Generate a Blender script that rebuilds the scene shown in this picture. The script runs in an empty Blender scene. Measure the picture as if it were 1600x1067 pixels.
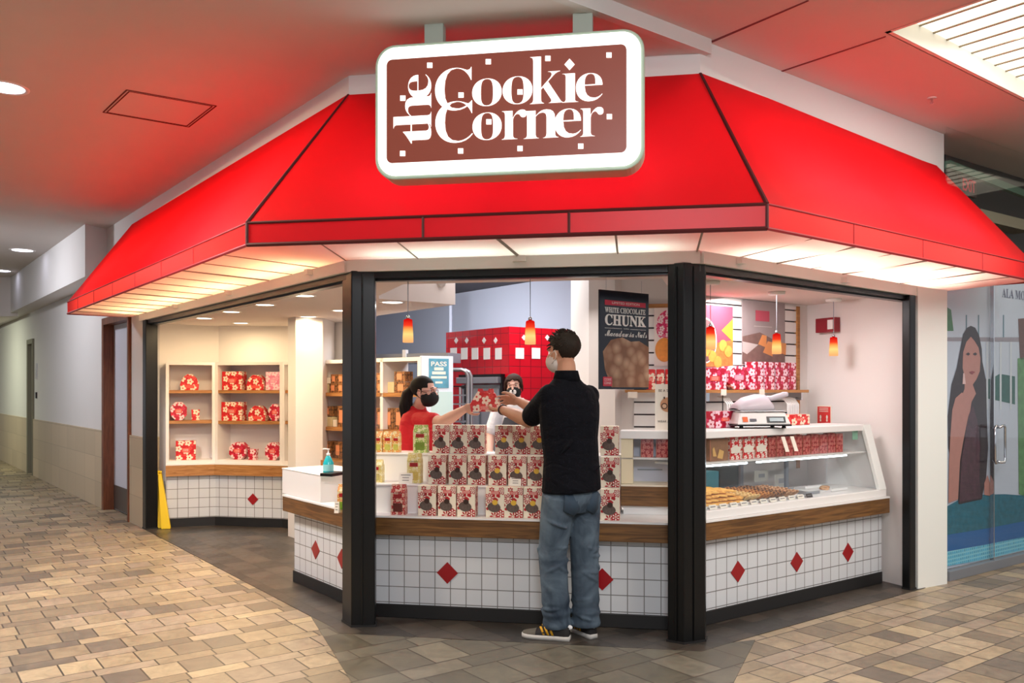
import bpy, math, random
from mathutils import Vector, Matrix
random.seed(7)
S = bpy.context.scene
COL = S.collection
PI = math.pi
# ------------------------------------------------------------------ camera
EH, FP, HY = 1.45, 1326.0, 608.0          # eye height, focal length in px (1600 wide), horizon row
cam_d = bpy.data.cameras.new('camera'); cam = bpy.data.objects.new('camera', cam_d); COL.objects.link(cam)
cam.location = (0, 0, EH); cam.rotation_euler = (PI/2, 0, 0)
cam_d.sensor_width = 36.0; cam_d.lens = FP/1600*36.0
cam_d.shift_y = (HY-533.5)/1600.0
cam_d.clip_end = 200
S.camera = cam
# ------------------------------------------------------------------ world, exposure
wd = bpy.data.worlds.new('world'); S.world = wd; wd.use_nodes = True
bg = wd.node_tree.nodes['Background']; bg.inputs[0].default_value = (0.92, 0.95, 1.0, 1); bg.inputs[1].default_value = 0.64
S.view_settings.view_transform = 'Standard'; S.view_settings.look = 'None'
S.view_settings.exposure = 0.0; S.view_settings.gamma = 1.0; S.view_settings.use_curve_mapping = False
S.cycles.max_bounces = 8; S.cycles.diffuse_bounces = 4; S.cycles.glossy_bounces = 3
S.cycles.transmission_bounces = 8; S.cycles.transparent_max_bounces = 12; S.cycles.sample_clamp_indirect = 4.0
S.cycles.caustics_reflective = False; S.cycles.caustics_refractive = False

def area(loc, size, power, color=(1, 1, 1), target=None, shape='DISK', size_y=None, spread=PI):
    l = bpy.data.lights.new('lamp_or_fill_light', 'AREA'); l.energy = power; l.color = color; l.shape = shape; l.size = size
    if size_y: l.size_y = size_y
    l.spread = spread
    o = bpy.data.objects.new('lamp_or_fill_light', l); COL.objects.link(o); o.location = loc
    if target is not None:
        o.rotation_euler = (Vector(target)-Vector(loc)).to_track_quat('-Z', 'Y').to_euler()
    return o
WARM = (1.0, 0.74, 0.42); COOL = (0.90, 0.93, 1.0); NEUT = (1.0, 0.94, 0.86)
# mall lighting: ceiling downlights, plus unseen fill lights added above and beside the camera
area((-3.2, 5.4, 3.33), 0.18, 60, (0.85, 0.88, 1.0), (-3.2, 5.4, 0))
area((-6.0, 11.7, 3.33), 0.18, 90, (0.8, 0.85, 1.0), (-6.0, 11.7, 0))
area((-2.9, 4.4, 3.345), 0.5, 110, (1.0, 0.86, 0.68), (-2.9, 4.41, 0))
area((0.3, 0.2, 3.3), 1.2, 130, (0.95, 0.97, 1.0), (0.3, 3.2, 0))  # unseen fill above the camera, added to brighten the shop front
area((-7.2, 9.8, 3.3), 0.5, 70, (0.95, 0.95, 1.0), (-6.0, 10.6, 0.8))
area((-10.5, 14.5, 2.66), 0.4, 60, (0.95, 1.0, 0.72), (-10.2, 15.5, 0))
area((3.4, 4.2, 3.4), 1.6, 70, (1.0, 0.98, 0.97), (3.6, 4.9, 0), 'RECTANGLE', 2.4)  # unseen fill added to brighten the window graphic and right floor
area((3.0, 2.4, 3.3), 1.0, 45, (1.0, 0.93, 0.84), (2.6, 3.4, 0))  # unseen fill added over the right of the hall floor
# ------------------------------------------------------------------ geometry of the place
def W(px, py, Y): return Vector(((px-800)/FP*Y, Y, EH-(py-HY)/FP*Y))
def G(px, py, z=0.0): return W(px, py, (EH-z)*FP/(py-HY))
WL, WR = Vector((-1.0, 5.2)), Vector((1.075, 4.85))
class Frame:
    def __init__(s, o, a): s.o = Vector(o); s.a = a; s.d = Vector((math.cos(a), math.sin(a))); s.n = Vector((-math.sin(a), math.cos(a)))
    def P(s, u, v, z=0): q = s.o+s.d*u+s.n*v; return Vector((q.x, q.y, z))
    def at(s, px, py, v):
        k = (px-800)/FP; o = s.o+s.n*v
        u = (k*o.y-o.x)/(s.d.x-k*s.d.y); q = o+s.d*u
        return u, EH-(py-HY)/FP*q.y
    def u(s, px, v): return s.at(px, 600, v)[0]
FC = Frame(WL, math.atan2(-0.35, 2.075)); CW = (WR-WL).length
FL = Frame(WL, math.atan2(-0.790, 0.613))     # u negative = away from the camera
FR = Frame(WR, math.radians(35.8))
# ------------------------------------------------------------------ mesh helper
class MB:
    def __init__(s): s.v = []; s.f = []; s.m = []; s.k = 0
    def add(s, vs, fs):
        b = len(s.v); s.v += [tuple(v) for v in vs]
        for f in fs: s.f.append([b+i for i in f]); s.m.append(s.k)
        return s
    def box(s, c, d, rz=0, taper=1.0):
        cx, cy, cz = c; x, y, z = d[0]/2, d[1]/2, d[2]/2; vs = []
        for k, t in ((-1, 1.0), (1, taper)):
            for a, b in ((-1, -1), (1, -1), (1, 1), (-1, 1)):
                X, Y = a*x*t, b*y*t
                vs.append((cx+X*math.cos(rz)-Y*math.sin(rz), cy+X*math.sin(rz)+Y*math.cos(rz), cz+k*z))
        return s.add(vs, [(3, 2, 1, 0), (4, 5, 6, 7), (0, 1, 5, 4), (1, 2, 6, 5), (2, 3, 7, 6), (3, 0, 4, 7)])
    def bx(s, x0, x1, y0, y1, z0, z1): return s.box(((x0+x1)/2, (y0+y1)/2, (z0+z1)/2), (x1-x0, y1-y0, z1-z0))
    def prism(s, pts, z0, z1):
        n = len(pts)
        vs = [(p[0], p[1], z0) for p in pts]+[(p[0], p[1], z1) for p in pts]
        ar = sum(pts[i][0]*pts[(i+1) % n][1]-pts[(i+1) % n][0]*pts[i][1] for i in range(n))
        idx = list(range(n)) if ar > 0 else list(range(n))[::-1]
        fs = [idx[::-1], [i+n for i in idx]]
        for i in range(n): a, b = idx[i], idx[(i+1) % n]; fs.append((a, b, b+n, a+n))
        return s.add(vs, fs)
    def poly(s, pts): return s.add(pts, [list(range(len(pts)))])
    def slab(s, pts, off):   # polygon extruded by the vector off
        n = len(pts); off = Vector(off); vs = [Vector(p) for p in pts]; vs2 = [p+off for p in vs]
        return s.add(vs+vs2, [list(range(n))[::-1], [i+n for i in range(n)]]+[(i, (i+1) % n, (i+1) % n+n, i+n) for i in range(n)])
    def wall(s, p0, p1, z0, z1, t=0.06):
        d = Vector((p1[0]-p0[0], p1[1]-p0[1])).normalized(); n = Vector((-d.y, d.x))*t
        return s.prism([(p0[0], p0[1]), (p1[0], p1[1]), (p1[0]+n.x, p1[1]+n.y), (p0[0]+n.x, p0[1]+n.y)], z0, z1)
    def ring_loft(s, rings, cap=True, close=True):
        n = len(rings[0]); vs = [p for r in rings for p in r]; fs = []
        for i in range(len(rings)-1):
            for j in range(n if close else n-1):
                a = i*n+j; b = i*n+(j+1) % n; fs.append((a, b, b+n, a+n))
        if cap: fs.append(list(range(n))[::-1]); fs.append([(len(rings)-1)*n+j for j in range(n)])
        return s.add(vs, fs)
    def tube(s, pts, r, n=8, cap=True):
        pts = [Vector(p) for p in pts]; R = r if isinstance(r, (list, tuple)) else [r]*len(pts); rings = []
        up = None
        for i, p in enumerate(pts):
            t = (pts[min(i+1, len(pts)-1)]-pts[max(i-1, 0)]).normalized()
            if up is None: up = Vector((0, 0, 1)) if abs(t.z) < 0.9 else Vector((1, 0, 0))
            a = t.cross(up).normalized(); b = a.cross(t).normalized(); up = b
            rr = R[i] if isinstance(R[i], (list, tuple)) else (R[i], R[i])
            rings.append([p+a*math.cos(2*PI*k/n)*rr[0]+b*math.sin(2*PI*k/n)*rr[1] for k in range(n)])
        return s.ring_loft(rings, cap)
    def lathe(s, prof, n=20, c=(0, 0, 0), cap=True, sy=1.0):
        return s.ring_loft([[(c[0]+r*math.cos(2*PI*k/n), c[1]+sy*r*math.sin(2*PI*k/n), c[2]+z) for k in range(n)] for r, z in prof], cap)
    def ell(s, c, r, nu=16, nv=10, M=None):
        rings = []
        for i in range(nv+1):
            t = PI*i/nv; t = min(max(t, 0.04), PI-0.04)
            ring = []
            for k in range(nu):
                q = Vector((r[0]*math.sin(t)*math.cos(2*PI*k/nu), r[1]*math.sin(t)*math.sin(2*PI*k/nu), -r[2]*math.cos(t)))
                if M is not None: q = M@q
                ring.append(q+Vector(c))
            rings.append(ring)
        return s.ring_loft(rings)
    def disc(s, c, rx, rz, y=None, n=20, rot=0):   # flat ellipse in the xz plane facing -y
        return s.add([(c[0]+rx*math.cos(2*PI*k/n)*math.cos(rot)-rz*math.sin(2*PI*k/n)*math.sin(rot), c[1], c[2]+rx*math.cos(2*PI*k/n)*math.sin(rot)+rz*math.sin(2*PI*k/n)*math.cos(rot)) for k in range(n)], [list(range(n))])
    def build(s, name, mat, parent=None, smooth=False, bevel=0, seg=2, sub=0, loc=None, rz=0):
        me = bpy.data.meshes.new(name); me.from_pydata(s.v, [], s.f)
        mats = mat if isinstance(mat, (list, tuple)) else [mat]
        for m in mats: me.materials.append(m)
        uv = me.uv_layers.new(name='UVMap')
        me.update()
        for p in me.polygons:
            p.material_index = min(s.m[p.index], len(mats)-1); p.use_smooth = smooth
            n = p.normal; ax = max(range(3), key=lambda i: abs(n[i]))
            for li in p.loop_indices:
                c = me.vertices[me.loops[li].vertex_index].co
                uv.data[li].uv = (c.y, c.z) if ax == 0 else ((c.x, c.z) if ax == 1 else (c.x, c.y))
        o = bpy.data.objects.new(name, me); COL.objects.link(o)
        if parent: o.parent = parent
        if loc is not None: o.location = loc
        o.rotation_euler.z = rz
        if bevel:
            b = o.modifiers.new('edge', 'BEVEL'); b.width = bevel; b.segments = seg; b.limit_method = 'ANGLE'
        if sub:
            b = o.modifiers.new('smooth', 'SUBSURF'); b.levels = sub; b.render_levels = sub
        return o
def tag(o, label, cat, group=None):
    o['label'] = label; o['category'] = cat
    if group: o['group'] = group
    return o
def thing(name, label, cat, loc=(0, 0, 0), rz=0, group=None):
    o = bpy.data.objects.new(name, None); COL.objects.link(o); o.empty_display_size = 0.05
    o.location = loc; o.rotation_euler.z = rz
    return tag(o, label, cat, group)
def struct(o): o['kind'] = 'structure'; return o
def dup(root, loc, rz, label, group=None, scale=None):
    def cp(o, par):
        c = o.copy(); COL.objects.link(c); c.parent = par
        for ch in o.children: cp(ch, c)
        return c
    r = cp(root, None); r.location = loc; r.rotation_euler.z = rz; r['label'] = label
    if group: r['group'] = group
    if scale: r.scale = scale
    return r
# ------------------------------------------------------------------ materials
def nt(name):
    m = bpy.data.materials.new(name); m.use_nodes = True; t = m.node_tree
    return m, t, t.nodes['Principled BSDF'], t.nodes, t.links
def hexc(r, g, b): return tuple(((c/255)/12.92 if c/255 <= 0.04045 else (((c/255)+0.055)/1.055)**2.4) for c in (r, g, b))
def mat(name, c, rough=0.6, metal=0.0, emis=None, es=0.0, noise=0.0, nscale=30, bump=0.0, alpha=1.0, trans=0.0, spec=None):
    m, t, p, N, L = nt(name); c = hexc(*c)
    p.inputs['Base Color'].default_value = (*c, 1); p.inputs['Roughness'].default_value = rough; p.inputs['Metallic'].default_value = metal
    if spec is not None: p.inputs['Specular IOR Level'].default_value = spec
    if emis: p.inputs['Emission Color'].default_value = (*hexc(*emis), 1); p.inputs['Emission Strength'].default_value = es
    if trans: p.inputs['Transmission Weight'].default_value = trans
    if alpha < 1: p.inputs['Alpha'].default_value = alpha
    if noise or bump:
        tc = N.new('ShaderNodeTexCoord'); n = N.new('ShaderNodeTexNoise'); n.inputs['Scale'].default_value = nscale; n.inputs['Detail'].default_value = 4
        L.new(tc.outputs['Object'], n.inputs['Vector'])
        if noise:
            mx = N.new('ShaderNodeMix'); mx.data_type = 'RGBA'
            mx.inputs[6].default_value = (*[x*(1-noise) for x in c], 1); mx.inputs[7].default_value = (*[min(1, x*(1+noise)) for x in c], 1)
            L.new(n.outputs['Fac'], mx.inputs[0]); L.new(mx.outputs[2], p.inputs['Base Color'])
        if bump:
            b = N.new('ShaderNodeBump'); b.inputs['Strength'].default_value = bump; b.inputs['Distance'].default_value = 0.01
            L.new(n.outputs['Fac'], b.inputs['Height']); L.new(b.outputs['Normal'], p.inputs['Normal'])
    return m
def emat(name, c, s):
    m = bpy.data.materials.new(name); m.use_nodes = True; t = m.node_tree; t.nodes.clear()
    e = t.nodes.new('ShaderNodeEmission'); o = t.nodes.new('ShaderNodeOutputMaterial'); e.inputs[0].default_value = (*hexc(*c), 1); e.inputs[1].default_value = s
    t.links.new(e.outputs[0], o.inputs[0]); return m
def math_n(N, L, op, a, b=None, c=None):
    n = N.new('ShaderNodeMath'); n.operation = op
    for i, x in enumerate((a, b, c)):
        if x is None: continue
        if isinstance(x, (int, float)): n.inputs[i].default_value = x
        else: L.new(x, n.inputs[i])
    return n.outputs[0]
def fabric_trans(name, c, tw, tc=None, rough=0.5, gloss=0.06):
    m = bpy.data.materials.new(name); m.use_nodes = True; t = m.node_tree; N = t.nodes; L = t.links; N.clear()
    o = N.new('ShaderNodeOutputMaterial'); d = N.new('ShaderNodeBsdfDiffuse'); tr = N.new('ShaderNodeBsdfTranslucent'); g = N.new('ShaderNodeBsdfGlossy')
    g.inputs['Roughness'].default_value = rough
    d.inputs[0].default_value = (*hexc(*c), 1); tr.inputs[0].default_value = (*hexc(*(tc or c)), 1)
    m1 = N.new('ShaderNodeMixShader'); m1.inputs[0].default_value = tw; L.new(d.outputs[0], m1.inputs[1]); L.new(tr.outputs[0], m1.inputs[2])
    m2 = N.new('ShaderNodeMixShader'); m2.inputs[0].default_value = gloss; L.new(m1.outputs[0], m2.inputs[1]); L.new(g.outputs[0], m2.inputs[2])
    L.new(m2.outputs[0], o.inputs[0]); return m
def paver(name, stops, rot, lw=0.30, rh=0.16, rough=0.42, mortar=(70, 62, 52), second=True, msize=0.012, bumpy=0.25):
    m, t, p, N, L = nt(name)
    tc = N.new('ShaderNodeTexCoord'); mp = N.new('ShaderNodeMapping'); mp.inputs['Rotation'].default_value = (0, 0, rot)
    L.new(tc.outputs['Object'], mp.inputs[0]); sx = N.new('ShaderNodeSeparateXYZ'); L.new(mp.outputs[0], sx.inputs[0])
    per = rh*2
    v = math_n(N, L, 'DIVIDE', sx.outputs[1], per); fr = math_n(N, L, 'FRACT', v); fl = math_n(N, L, 'FLOOR', v)
    if second: w = math_n(N, L, 'MAXIMUM', math_n(N, L, 'MULTIPLY', fr, 0.75), math_n(N, L, 'SUBTRACT', math_n(N, L, 'MULTIPLY', fr, 1.5), 0.5))
    else: w = fr
    vv = math_n(N, L, 'MULTIPLY', math_n(N, L, 'ADD', fl, w), 0.4)
    wn = N.new('ShaderNodeTexWhiteNoise'); wn.noise_dimensions = '1D'; L.new(fl, wn.inputs['W'])
    uu = math_n(N, L, 'ADD', sx.outputs[0], math_n(N, L, 'MULTIPLY', wn.outputs[0], 0.7))
    cb = N.new('ShaderNodeCombineXYZ'); L.new(uu, cb.inputs[0]); L.new(vv, cb.inputs[1])
    br = N.new('ShaderNodeTexBrick'); L.new(cb.outputs[0], br.inputs['Vector'])
    br.inputs['Color1'].default_value = (0, 0, 0, 1); br.inputs['Color2'].default_value = (1, 1, 1, 1); br.inputs['Mortar'].default_value = (0.5, 0.5, 0.5, 1)
    br.inputs['Scale'].default_value = 1.0; br.inputs['Mortar Size'].default_value = msize*0.4; br.inputs['Mortar Smooth'].default_value = 0.15
    br.inputs['Brick Width'].default_value = lw; br.inputs['Row Height'].default_value = 0.2; br.offset = 0.45; br.squash = 0.62; br.squash_frequency = 2
    cr = N.new('ShaderNodeValToRGB'); cr.color_ramp.interpolation = 'LINEAR'
    while len(cr.color_ramp.elements) < len(stops): cr.color_ramp.elements.new(0.5)
    for e, (q, c) in zip(cr.color_ramp.elements, stops): e.position = q; e.color = (*hexc(*c), 1)
    L.new(br.outputs['Color'], cr.inputs[0])
    n = N.new('ShaderNodeTexNoise'); n.inputs['Scale'].default_value = 9; n.inputs['Detail'].default_value = 6; n.inputs['Roughness'].default_value = 0.65; n.inputs['Distortion'].default_value = 1.2
    L.new(mp.outputs[0], n.inputs['Vector'])
    mx = N.new('ShaderNodeMix'); mx.data_type = 'RGBA'; mx.blend_type = 'MULTIPLY'; mx.inputs[0].default_value = 0.75
    c2 = N.new('ShaderNodeValToRGB'); c2.color_ramp.elements[0].position = 0.3; c2.color_ramp.elements[0].color = (0.55, 0.52, 0.5, 1); c2.color_ramp.elements[1].position = 0.7; c2.color_ramp.elements[1].color = (1.15, 1.12, 1.08, 1)
    L.new(n.outputs['Fac'], c2.inputs[0]); L.new(cr.outputs[0], mx.inputs[6]); L.new(c2.outputs[0], mx.inputs[7])
    m3 = N.new('ShaderNodeMix'); m3.data_type = 'RGBA'; m3.inputs[7].default_value = (*hexc(*mortar), 1)
    L.new(br.outputs['Fac'], m3.inputs[0]); L.new(mx.outputs[2], m3.inputs[6]); L.new(m3.outputs[2], p.inputs['Base Color'])
    p.inputs['Roughness'].default_value = rough
    rr = math_n(N, L, 'ADD', math_n(N, L, 'MULTIPLY', n.outputs['Fac'], 0.3), rough-0.15); L.new(rr, p.inputs['Roughness'])
    h = math_n(N, L, 'SUBTRACT', math_n(N, L, 'MULTIPLY', n.outputs['Fac'], 0.3), br.outputs['Fac'])
    b = N.new('ShaderNodeBump'); b.inputs['Strength'].default_value = bumpy; b.inputs['Distance'].default_value = 0.01; L.new(h, b.inputs['Height']); L.new(b.outputs[0], p.inputs['Normal'])
    return m
def grid(name, c, grout, size=0.1, g=0.0035, rough=0.25, var=0.05, coord='UV', off=(0, 0), hsize=None):
    m, t, p, N, L = nt(name)
    tc = N.new('ShaderNodeTexCoord'); mp = N.new('ShaderNodeMapping'); mp.inputs['Location'].default_value = (off[0], off[1], 0); L.new(tc.outputs[coord], mp.inputs[0])
    br = N.new('ShaderNodeTexBrick'); L.new(mp.outputs[0], br.inputs['Vector']); br.offset = 0.0
    a = hexc(*c)
    br.inputs['Color1'].default_value = (*[x*(1-var) for x in a], 1); br.inputs['Color2'].default_value = (*[min(1, x*(1+var)) for x in a], 1); br.inputs['Mortar'].default_value = (*hexc(*grout), 1)
    br.inputs['Scale'].default_value = 1; br.inputs['Mortar Size'].default_value = g; br.inputs['Mortar Smooth'].default_value = 0.1
    br.inputs['Brick Width'].default_value = size; br.inputs['Row Height'].default_value = hsize or size
    L.new(br.outputs['Color'], p.inputs['Base Color']); p.inputs['Roughness'].default_value = rough
    inv = math_n(N, L, 'SUBTRACT', 1.0, br.outputs['Fac'])
    b = N.new('ShaderNodeBump'); b.inputs['Strength'].default_value = 0.4; b.inputs['Distance'].default_value = 0.003; L.new(inv, b.inputs['Height']); L.new(b.outputs[0], p.inputs['Normal'])
    return m
def wood(name, c1, c2, sx=1.5, sy=30, rough=0.45):
    m, t, p, N, L = nt(name)
    tc = N.new('ShaderNodeTexCoord'); mp = N.new('ShaderNodeMapping'); mp.inputs['Scale'].default_value = (sx, sx*4, sy); L.new(tc.outputs['Object'], mp.inputs[0])
    n = N.new('ShaderNodeTexNoise'); n.inputs['Scale'].default_value = 1.6; n.inputs['Detail'].default_value = 5; n.inputs['Distortion'].default_value = 1.6; L.new(mp.outputs[0], n.inputs['Vector'])
    cr = N.new('ShaderNodeValToRGB'); cr.color_ramp.elements[0].position = 0.35; cr.color_ramp.elements[0].color = (*hexc(*c1), 1); cr.color_ramp.elements[1].position = 0.62; cr.color_ramp.elements[1].color = (*hexc(*c2), 1)
    L.new(n.outputs['Fac'], cr.inputs[0]); L.new(cr.outputs[0], p.inputs['Base Color']); p.inputs['Roughness'].default_value = rough
    return m
def flowers(name, base, petal, accent, scale=14, rough=0.4, R=0.44, rnd=0.5):
    """a five-petalled blossom print, laid out in metres over each face"""
    m, t, p, N, L = nt(name)
    tc = N.new('ShaderNodeTexCoord'); col = None
    prev = N.new('ShaderNodeRGB'); prev.outputs[0].default_value = (*hexc(*base), 1); prev = prev.outputs[0]
    for (sc, off, pc, rad) in ((scale*1.35, 3.3, accent, R*0.85), (scale, 0.0, petal, R)):
        mp = N.new('ShaderNodeMapping'); mp.inputs['Location'].default_value = (off, off*0.7, 0); mp.inputs['Scale'].default_value = (sc, sc, sc); L.new(tc.outputs['UV'], mp.inputs[0])
        vo = N.new('ShaderNodeTexVoronoi'); vo.voronoi_dimensions = '2D'; vo.inputs['Scale'].default_value = 1; vo.inputs['Randomness'].default_value = rnd; L.new(mp.outputs[0], vo.inputs['Vector'])
        sb = N.new('ShaderNodeVectorMath'); sb.operation = 'SUBTRACT'; L.new(mp.outputs[0], sb.inputs[0]); L.new(vo.outputs['Position'], sb.inputs[1])
        sp = N.new('ShaderNodeSeparateXYZ'); L.new(sb.outputs[0], sp.inputs[0])
        th = math_n(N, L, 'ARCTAN2', sp.outputs[1], sp.outputs[0])
        cs = math_n(N, L, 'ABSOLUTE', math_n(N, L, 'COSINE', math_n(N, L, 'MULTIPLY', th, 2.5)))
        Rr = math_n(N, L, 'MULTIPLY', math_n(N, L, 'ADD', math_n(N, L, 'MULTIPLY', cs, 0.45), 0.6), rad)
        inside = math_n(N, L, 'LESS_THAN', vo.outputs['Distance'], Rr)
        notcen = math_n(N, L, 'GREATER_THAN', vo.outputs['Distance'], rad*0.22)
        msk = math_n(N, L, 'MULTIPLY', inside, notcen)
        mx = N.new('ShaderNodeMix'); mx.data_type = 'RGBA'; L.new(msk, mx.inputs[0]); L.new(prev, mx.inputs[6]); mx.inputs[7].default_value = (*hexc(*pc), 1); prev = mx.outputs[2]
    L.new(prev, p.inputs['Base Color']); p.inputs['Roughness'].default_value = rough
    return m
M = {}
DR = -math.radians(36.5)
M['paver'] = paver('stone_pavers', [(0.0, (112, 104, 94)), (0.25, (146, 132, 110)), (0.5, (168, 152, 124)), (0.75, (156, 142, 126)), (1.0, (188, 172, 140))], DR)
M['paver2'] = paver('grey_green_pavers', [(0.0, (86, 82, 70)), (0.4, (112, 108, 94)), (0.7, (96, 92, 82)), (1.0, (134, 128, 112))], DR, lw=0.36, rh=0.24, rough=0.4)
M['slate'] = paver('dark_slate_tiles', [(0.0, (50, 46, 42)), (0.5, (66, 60, 54)), (1.0, (82, 74, 66))], math.radians(52.2), lw=0.26, rh=0.2, rough=0.36, mortar=(36, 33, 30), second=False, msize=0.008)
M['plaster'] = mat('ceiling_paint', (214, 208, 206), 0.85, noise=0.03, nscale=3)
M['wallpaint'] = mat('wall_paint', (216, 214, 214), 0.8, noise=0.02, nscale=3)
M['shopwall'] = mat('shop_wall_paint', (236, 230, 226), 0.75)
M['shopceil'] = mat('shop_ceiling_paint', (226, 214, 208), 0.8)
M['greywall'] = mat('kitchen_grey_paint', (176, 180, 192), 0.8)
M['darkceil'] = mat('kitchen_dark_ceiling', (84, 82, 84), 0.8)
M['wainscot'] = grid('travertine_wainscot', (190, 172, 146), (158, 142, 120), 0.46, 0.003, 0.5, 0.08, hsize=0.31)
M['white'] = mat('white_laminate', (238, 236, 234), 0.4)
M['whitetrim'] = mat('white_painted_metal', (236, 238, 234), 0.5)
M['black'] = mat('black_anodised_metal', (14, 14, 15), 0.32, 0.3)
M['blackbase'] = mat('black_base_tile', (26, 24, 24), 0.5)
M['tile'] = grid('white_glazed_tile', (214, 216, 220), (120, 118, 116), 0.1, 0.0028, 0.22, 0.03)
M['redtile'] = grid('red_glazed_tile', (205, 14, 34), (120, 10, 22), 0.112, 0.003, 0.3, 0.08)
M['diamond'] = mat('red_diamond_tile', (152, 14, 24), 0.3)
M['oak'] = wood('oak_band', (86, 56, 26), (128, 88, 46))
M['oakwarm'] = wood('oak_shelf', (150, 98, 48), (186, 132, 76))
M['doorwood'] = wood('door_frame_wood', (96, 50, 28), (124, 70, 42), 6, 2)
M['fabric'] = fabric_trans('red_awning_vinyl', (196, 6, 22), 0.5, (250, 26, 40), 0.38, 0.05)
M['valance'] = fabric_trans('red_valance_vinyl', (206, 30, 36), 0.5, (255, 70, 70), 0.4, 0.04)
M['valance_c'] = fabric_trans('darkened_valance_vinyl', (190, 8, 24), 0.22, (240, 20, 36), 0.4, 0.03)  # same vinyl, colour darkened for the middle where the tubes over-light it
M['piping'] = mat('dark_red_piping', (78, 8, 12), 0.6)
M['soffit'] = fabric_trans('translucent_soffit_panel', (236, 236, 228), 0.6, (252, 252, 246), 0.4, 0.03)
M['steel'] = mat('brushed_steel', (176, 178, 184), 0.3, 0.9)
M['chrome'] = mat('polished_chrome', (205, 208, 214), 0.12, 1.0)
M['steelgrey'] = mat('grey_steel_panel', (140, 144, 152), 0.45, 0.4)

# ================================================================== the setting
V2 = lambda p: (p.x, p.y)
def offs(v, ue=-4.75, ur=2.6):     # the shop line (left wing, middle, right wing) moved v metres inwards; its four corners
    def inter(o1, d1, o2, d2):
        k = ((o2.x-o1.x)*d2.y-(o2.y-o1.y)*d2.x)/(d1.x*d2.y-d1.y*d2.x); return o1+d1*k
    a = inter(FL.o+FL.n*v, FL.d, FC.o+FC.n*v, FC.d); b = inter(FC.o+FC.n*v, FC.d, FR.o+FR.n*v, FR.d)
    return [FL.o+FL.n*v+FL.d*ue, a, b, FR.o+FR.n*v+FR.d*ur]
far = FL.P(-4.62, 0.0)
# floors
m = MB(); m.box((0, 10, -0.05), (50, 44, 0.1)); struct(m.build('floor', M['paver']))
j = [FL.P(-4.6, -0.02), FL.P(0.02, -0.10), FC.P(0.0, -0.17), FC.P(CW, -0.17), FR.P(0.25, -0.1), FR.P(2.35, -0.05)]
m = MB(); m.prism([(p.x, p.y) for p in j]+[(4.6, 8.2), (3, 14.5), (-3, 15), (-5.2, 11.2)], 0.0, 0.004)
struct(m.build('floor_shop', M['slate']))
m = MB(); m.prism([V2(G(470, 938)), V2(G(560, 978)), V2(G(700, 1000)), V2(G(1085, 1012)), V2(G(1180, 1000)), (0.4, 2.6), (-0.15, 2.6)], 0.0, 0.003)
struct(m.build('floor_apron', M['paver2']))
# hall ceiling: left part, and the part over the right wing a little higher with its light well
cz, cz2 = 3.37, 3.45
e0 = Vector((1.14, 4.85)); e1 = e0-Vector((0.79, 0.613))*14
bl = [(-14, 20), (-4.9, 10.3), (-4.2, 9.3), V2(WL), V2(WR), V2(e0), V2(e1), (-16, -4)]
m = MB(); m.prism([(-4.76, 10.14), V2(WL+Vector((0.02, 0.1))), V2(WR+Vector((-.05, .12))), V2(e0), V2(e1), (-20, -4), (-20, 22), (-11.0, 18.2)], cz, cz+0.25)
struct(m.build('ceiling', M['plaster']))
c0 = Vector((2.095, 4.756)); dr = Vector((0.79, 0.613)); dp = Vector((0.613, -0.79))
m = MB()
q0 = e0; q1 = e1
def RP(a, b): return V2(c0+dr*a+dp*b)     # coordinates along the light well
def rect(a0, a1, b0, b1): m.prism([RP(a0, b0), RP(a1, b0), RP(a1, b1), RP(a0, b1)], cz2, cz2+0.1)
rect(-14, -0.70, -0.67, 0); rect(-0.70, 2.19, -0.80, 0); rect(2.19, 9, -3.5, 0); rect(-14, 0, 0, 2.6); rect(4.5, 9, 0, 6); rect(-14, 4.5, 2.6, 6)
struct(m.build('ceiling_right', M['plaster']))
m = MB(); m.wall(V2(e1), V2(e0), cz-0.004, cz2+0.1, 0.05); struct(m.build('trim_1', M['wallpaint']))
m = MB()
for a in (-1.5, 0.9): 
    pa, pb = RP(a-0.004, -1.9 if a < 0 else -0.95), RP(a+0.004, 0.0)
m.slab([(*V2(G(1111, 64, cz2)), cz2-0.003), (*V2(G(1113, 66, cz2)), cz2-0.003), (*V2(G(1264, 1, cz2)), cz2-0.003), (*V2(G(1262, 0, cz2)), cz2-0.003)], (0, 0, 0.004))
m.slab([(*V2(G(1216, 112, cz2)), cz2-0.003), (*V2(G(1217, 113.5, cz2)), cz2-0.003), (*V2(G(1384, 57.5, cz2)), cz2-0.003), (*V2(G(1384, 56, cz2)), cz2-0.003)], (0, 0, 0.004))
struct(m.build('trim_2', mat('ceiling_joint', (120, 60, 66), 0.9)))
# light well
m = MB()
wz = cz2+0.12
m.wall(RP(4.5, -0.005), RP(-0.005, -0.005), cz2, wz, 0.03); m.wall(RP(-0.005, 0), RP(-0.005, 2.6), cz2, wz, 0.03)
m.wall(RP(-0.005, 2.6), RP(4.5, 2.6), cz2, wz, 0.03); m.wall(RP(4.5, 2.6), RP(4.5, 0), cz2, wz, 0.03)
lw = thing('luminous_ceiling_panel', 'large bright slatted light panel recessed in the ceiling above the right wing', 'ceiling light', (c0.x, c0.y, cz2))
def rel(o, t): o.parent = t; o.location = -Vector(t.location); return o
rel(m.build('reveal', M['whitetrim']), lw)
m = MB(); m.slab([(*RP(0, 0), wz), (*RP(4.5, 0), wz), (*RP(4.5, 2.6), wz), (*RP(0, 2.6), wz)], (0, 0, 0.02)); rel(m.build('diffuser', emat('skylight_panel', (255, 240, 214), 2.0)), lw)
m = MB()
k = 0.16
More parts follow.
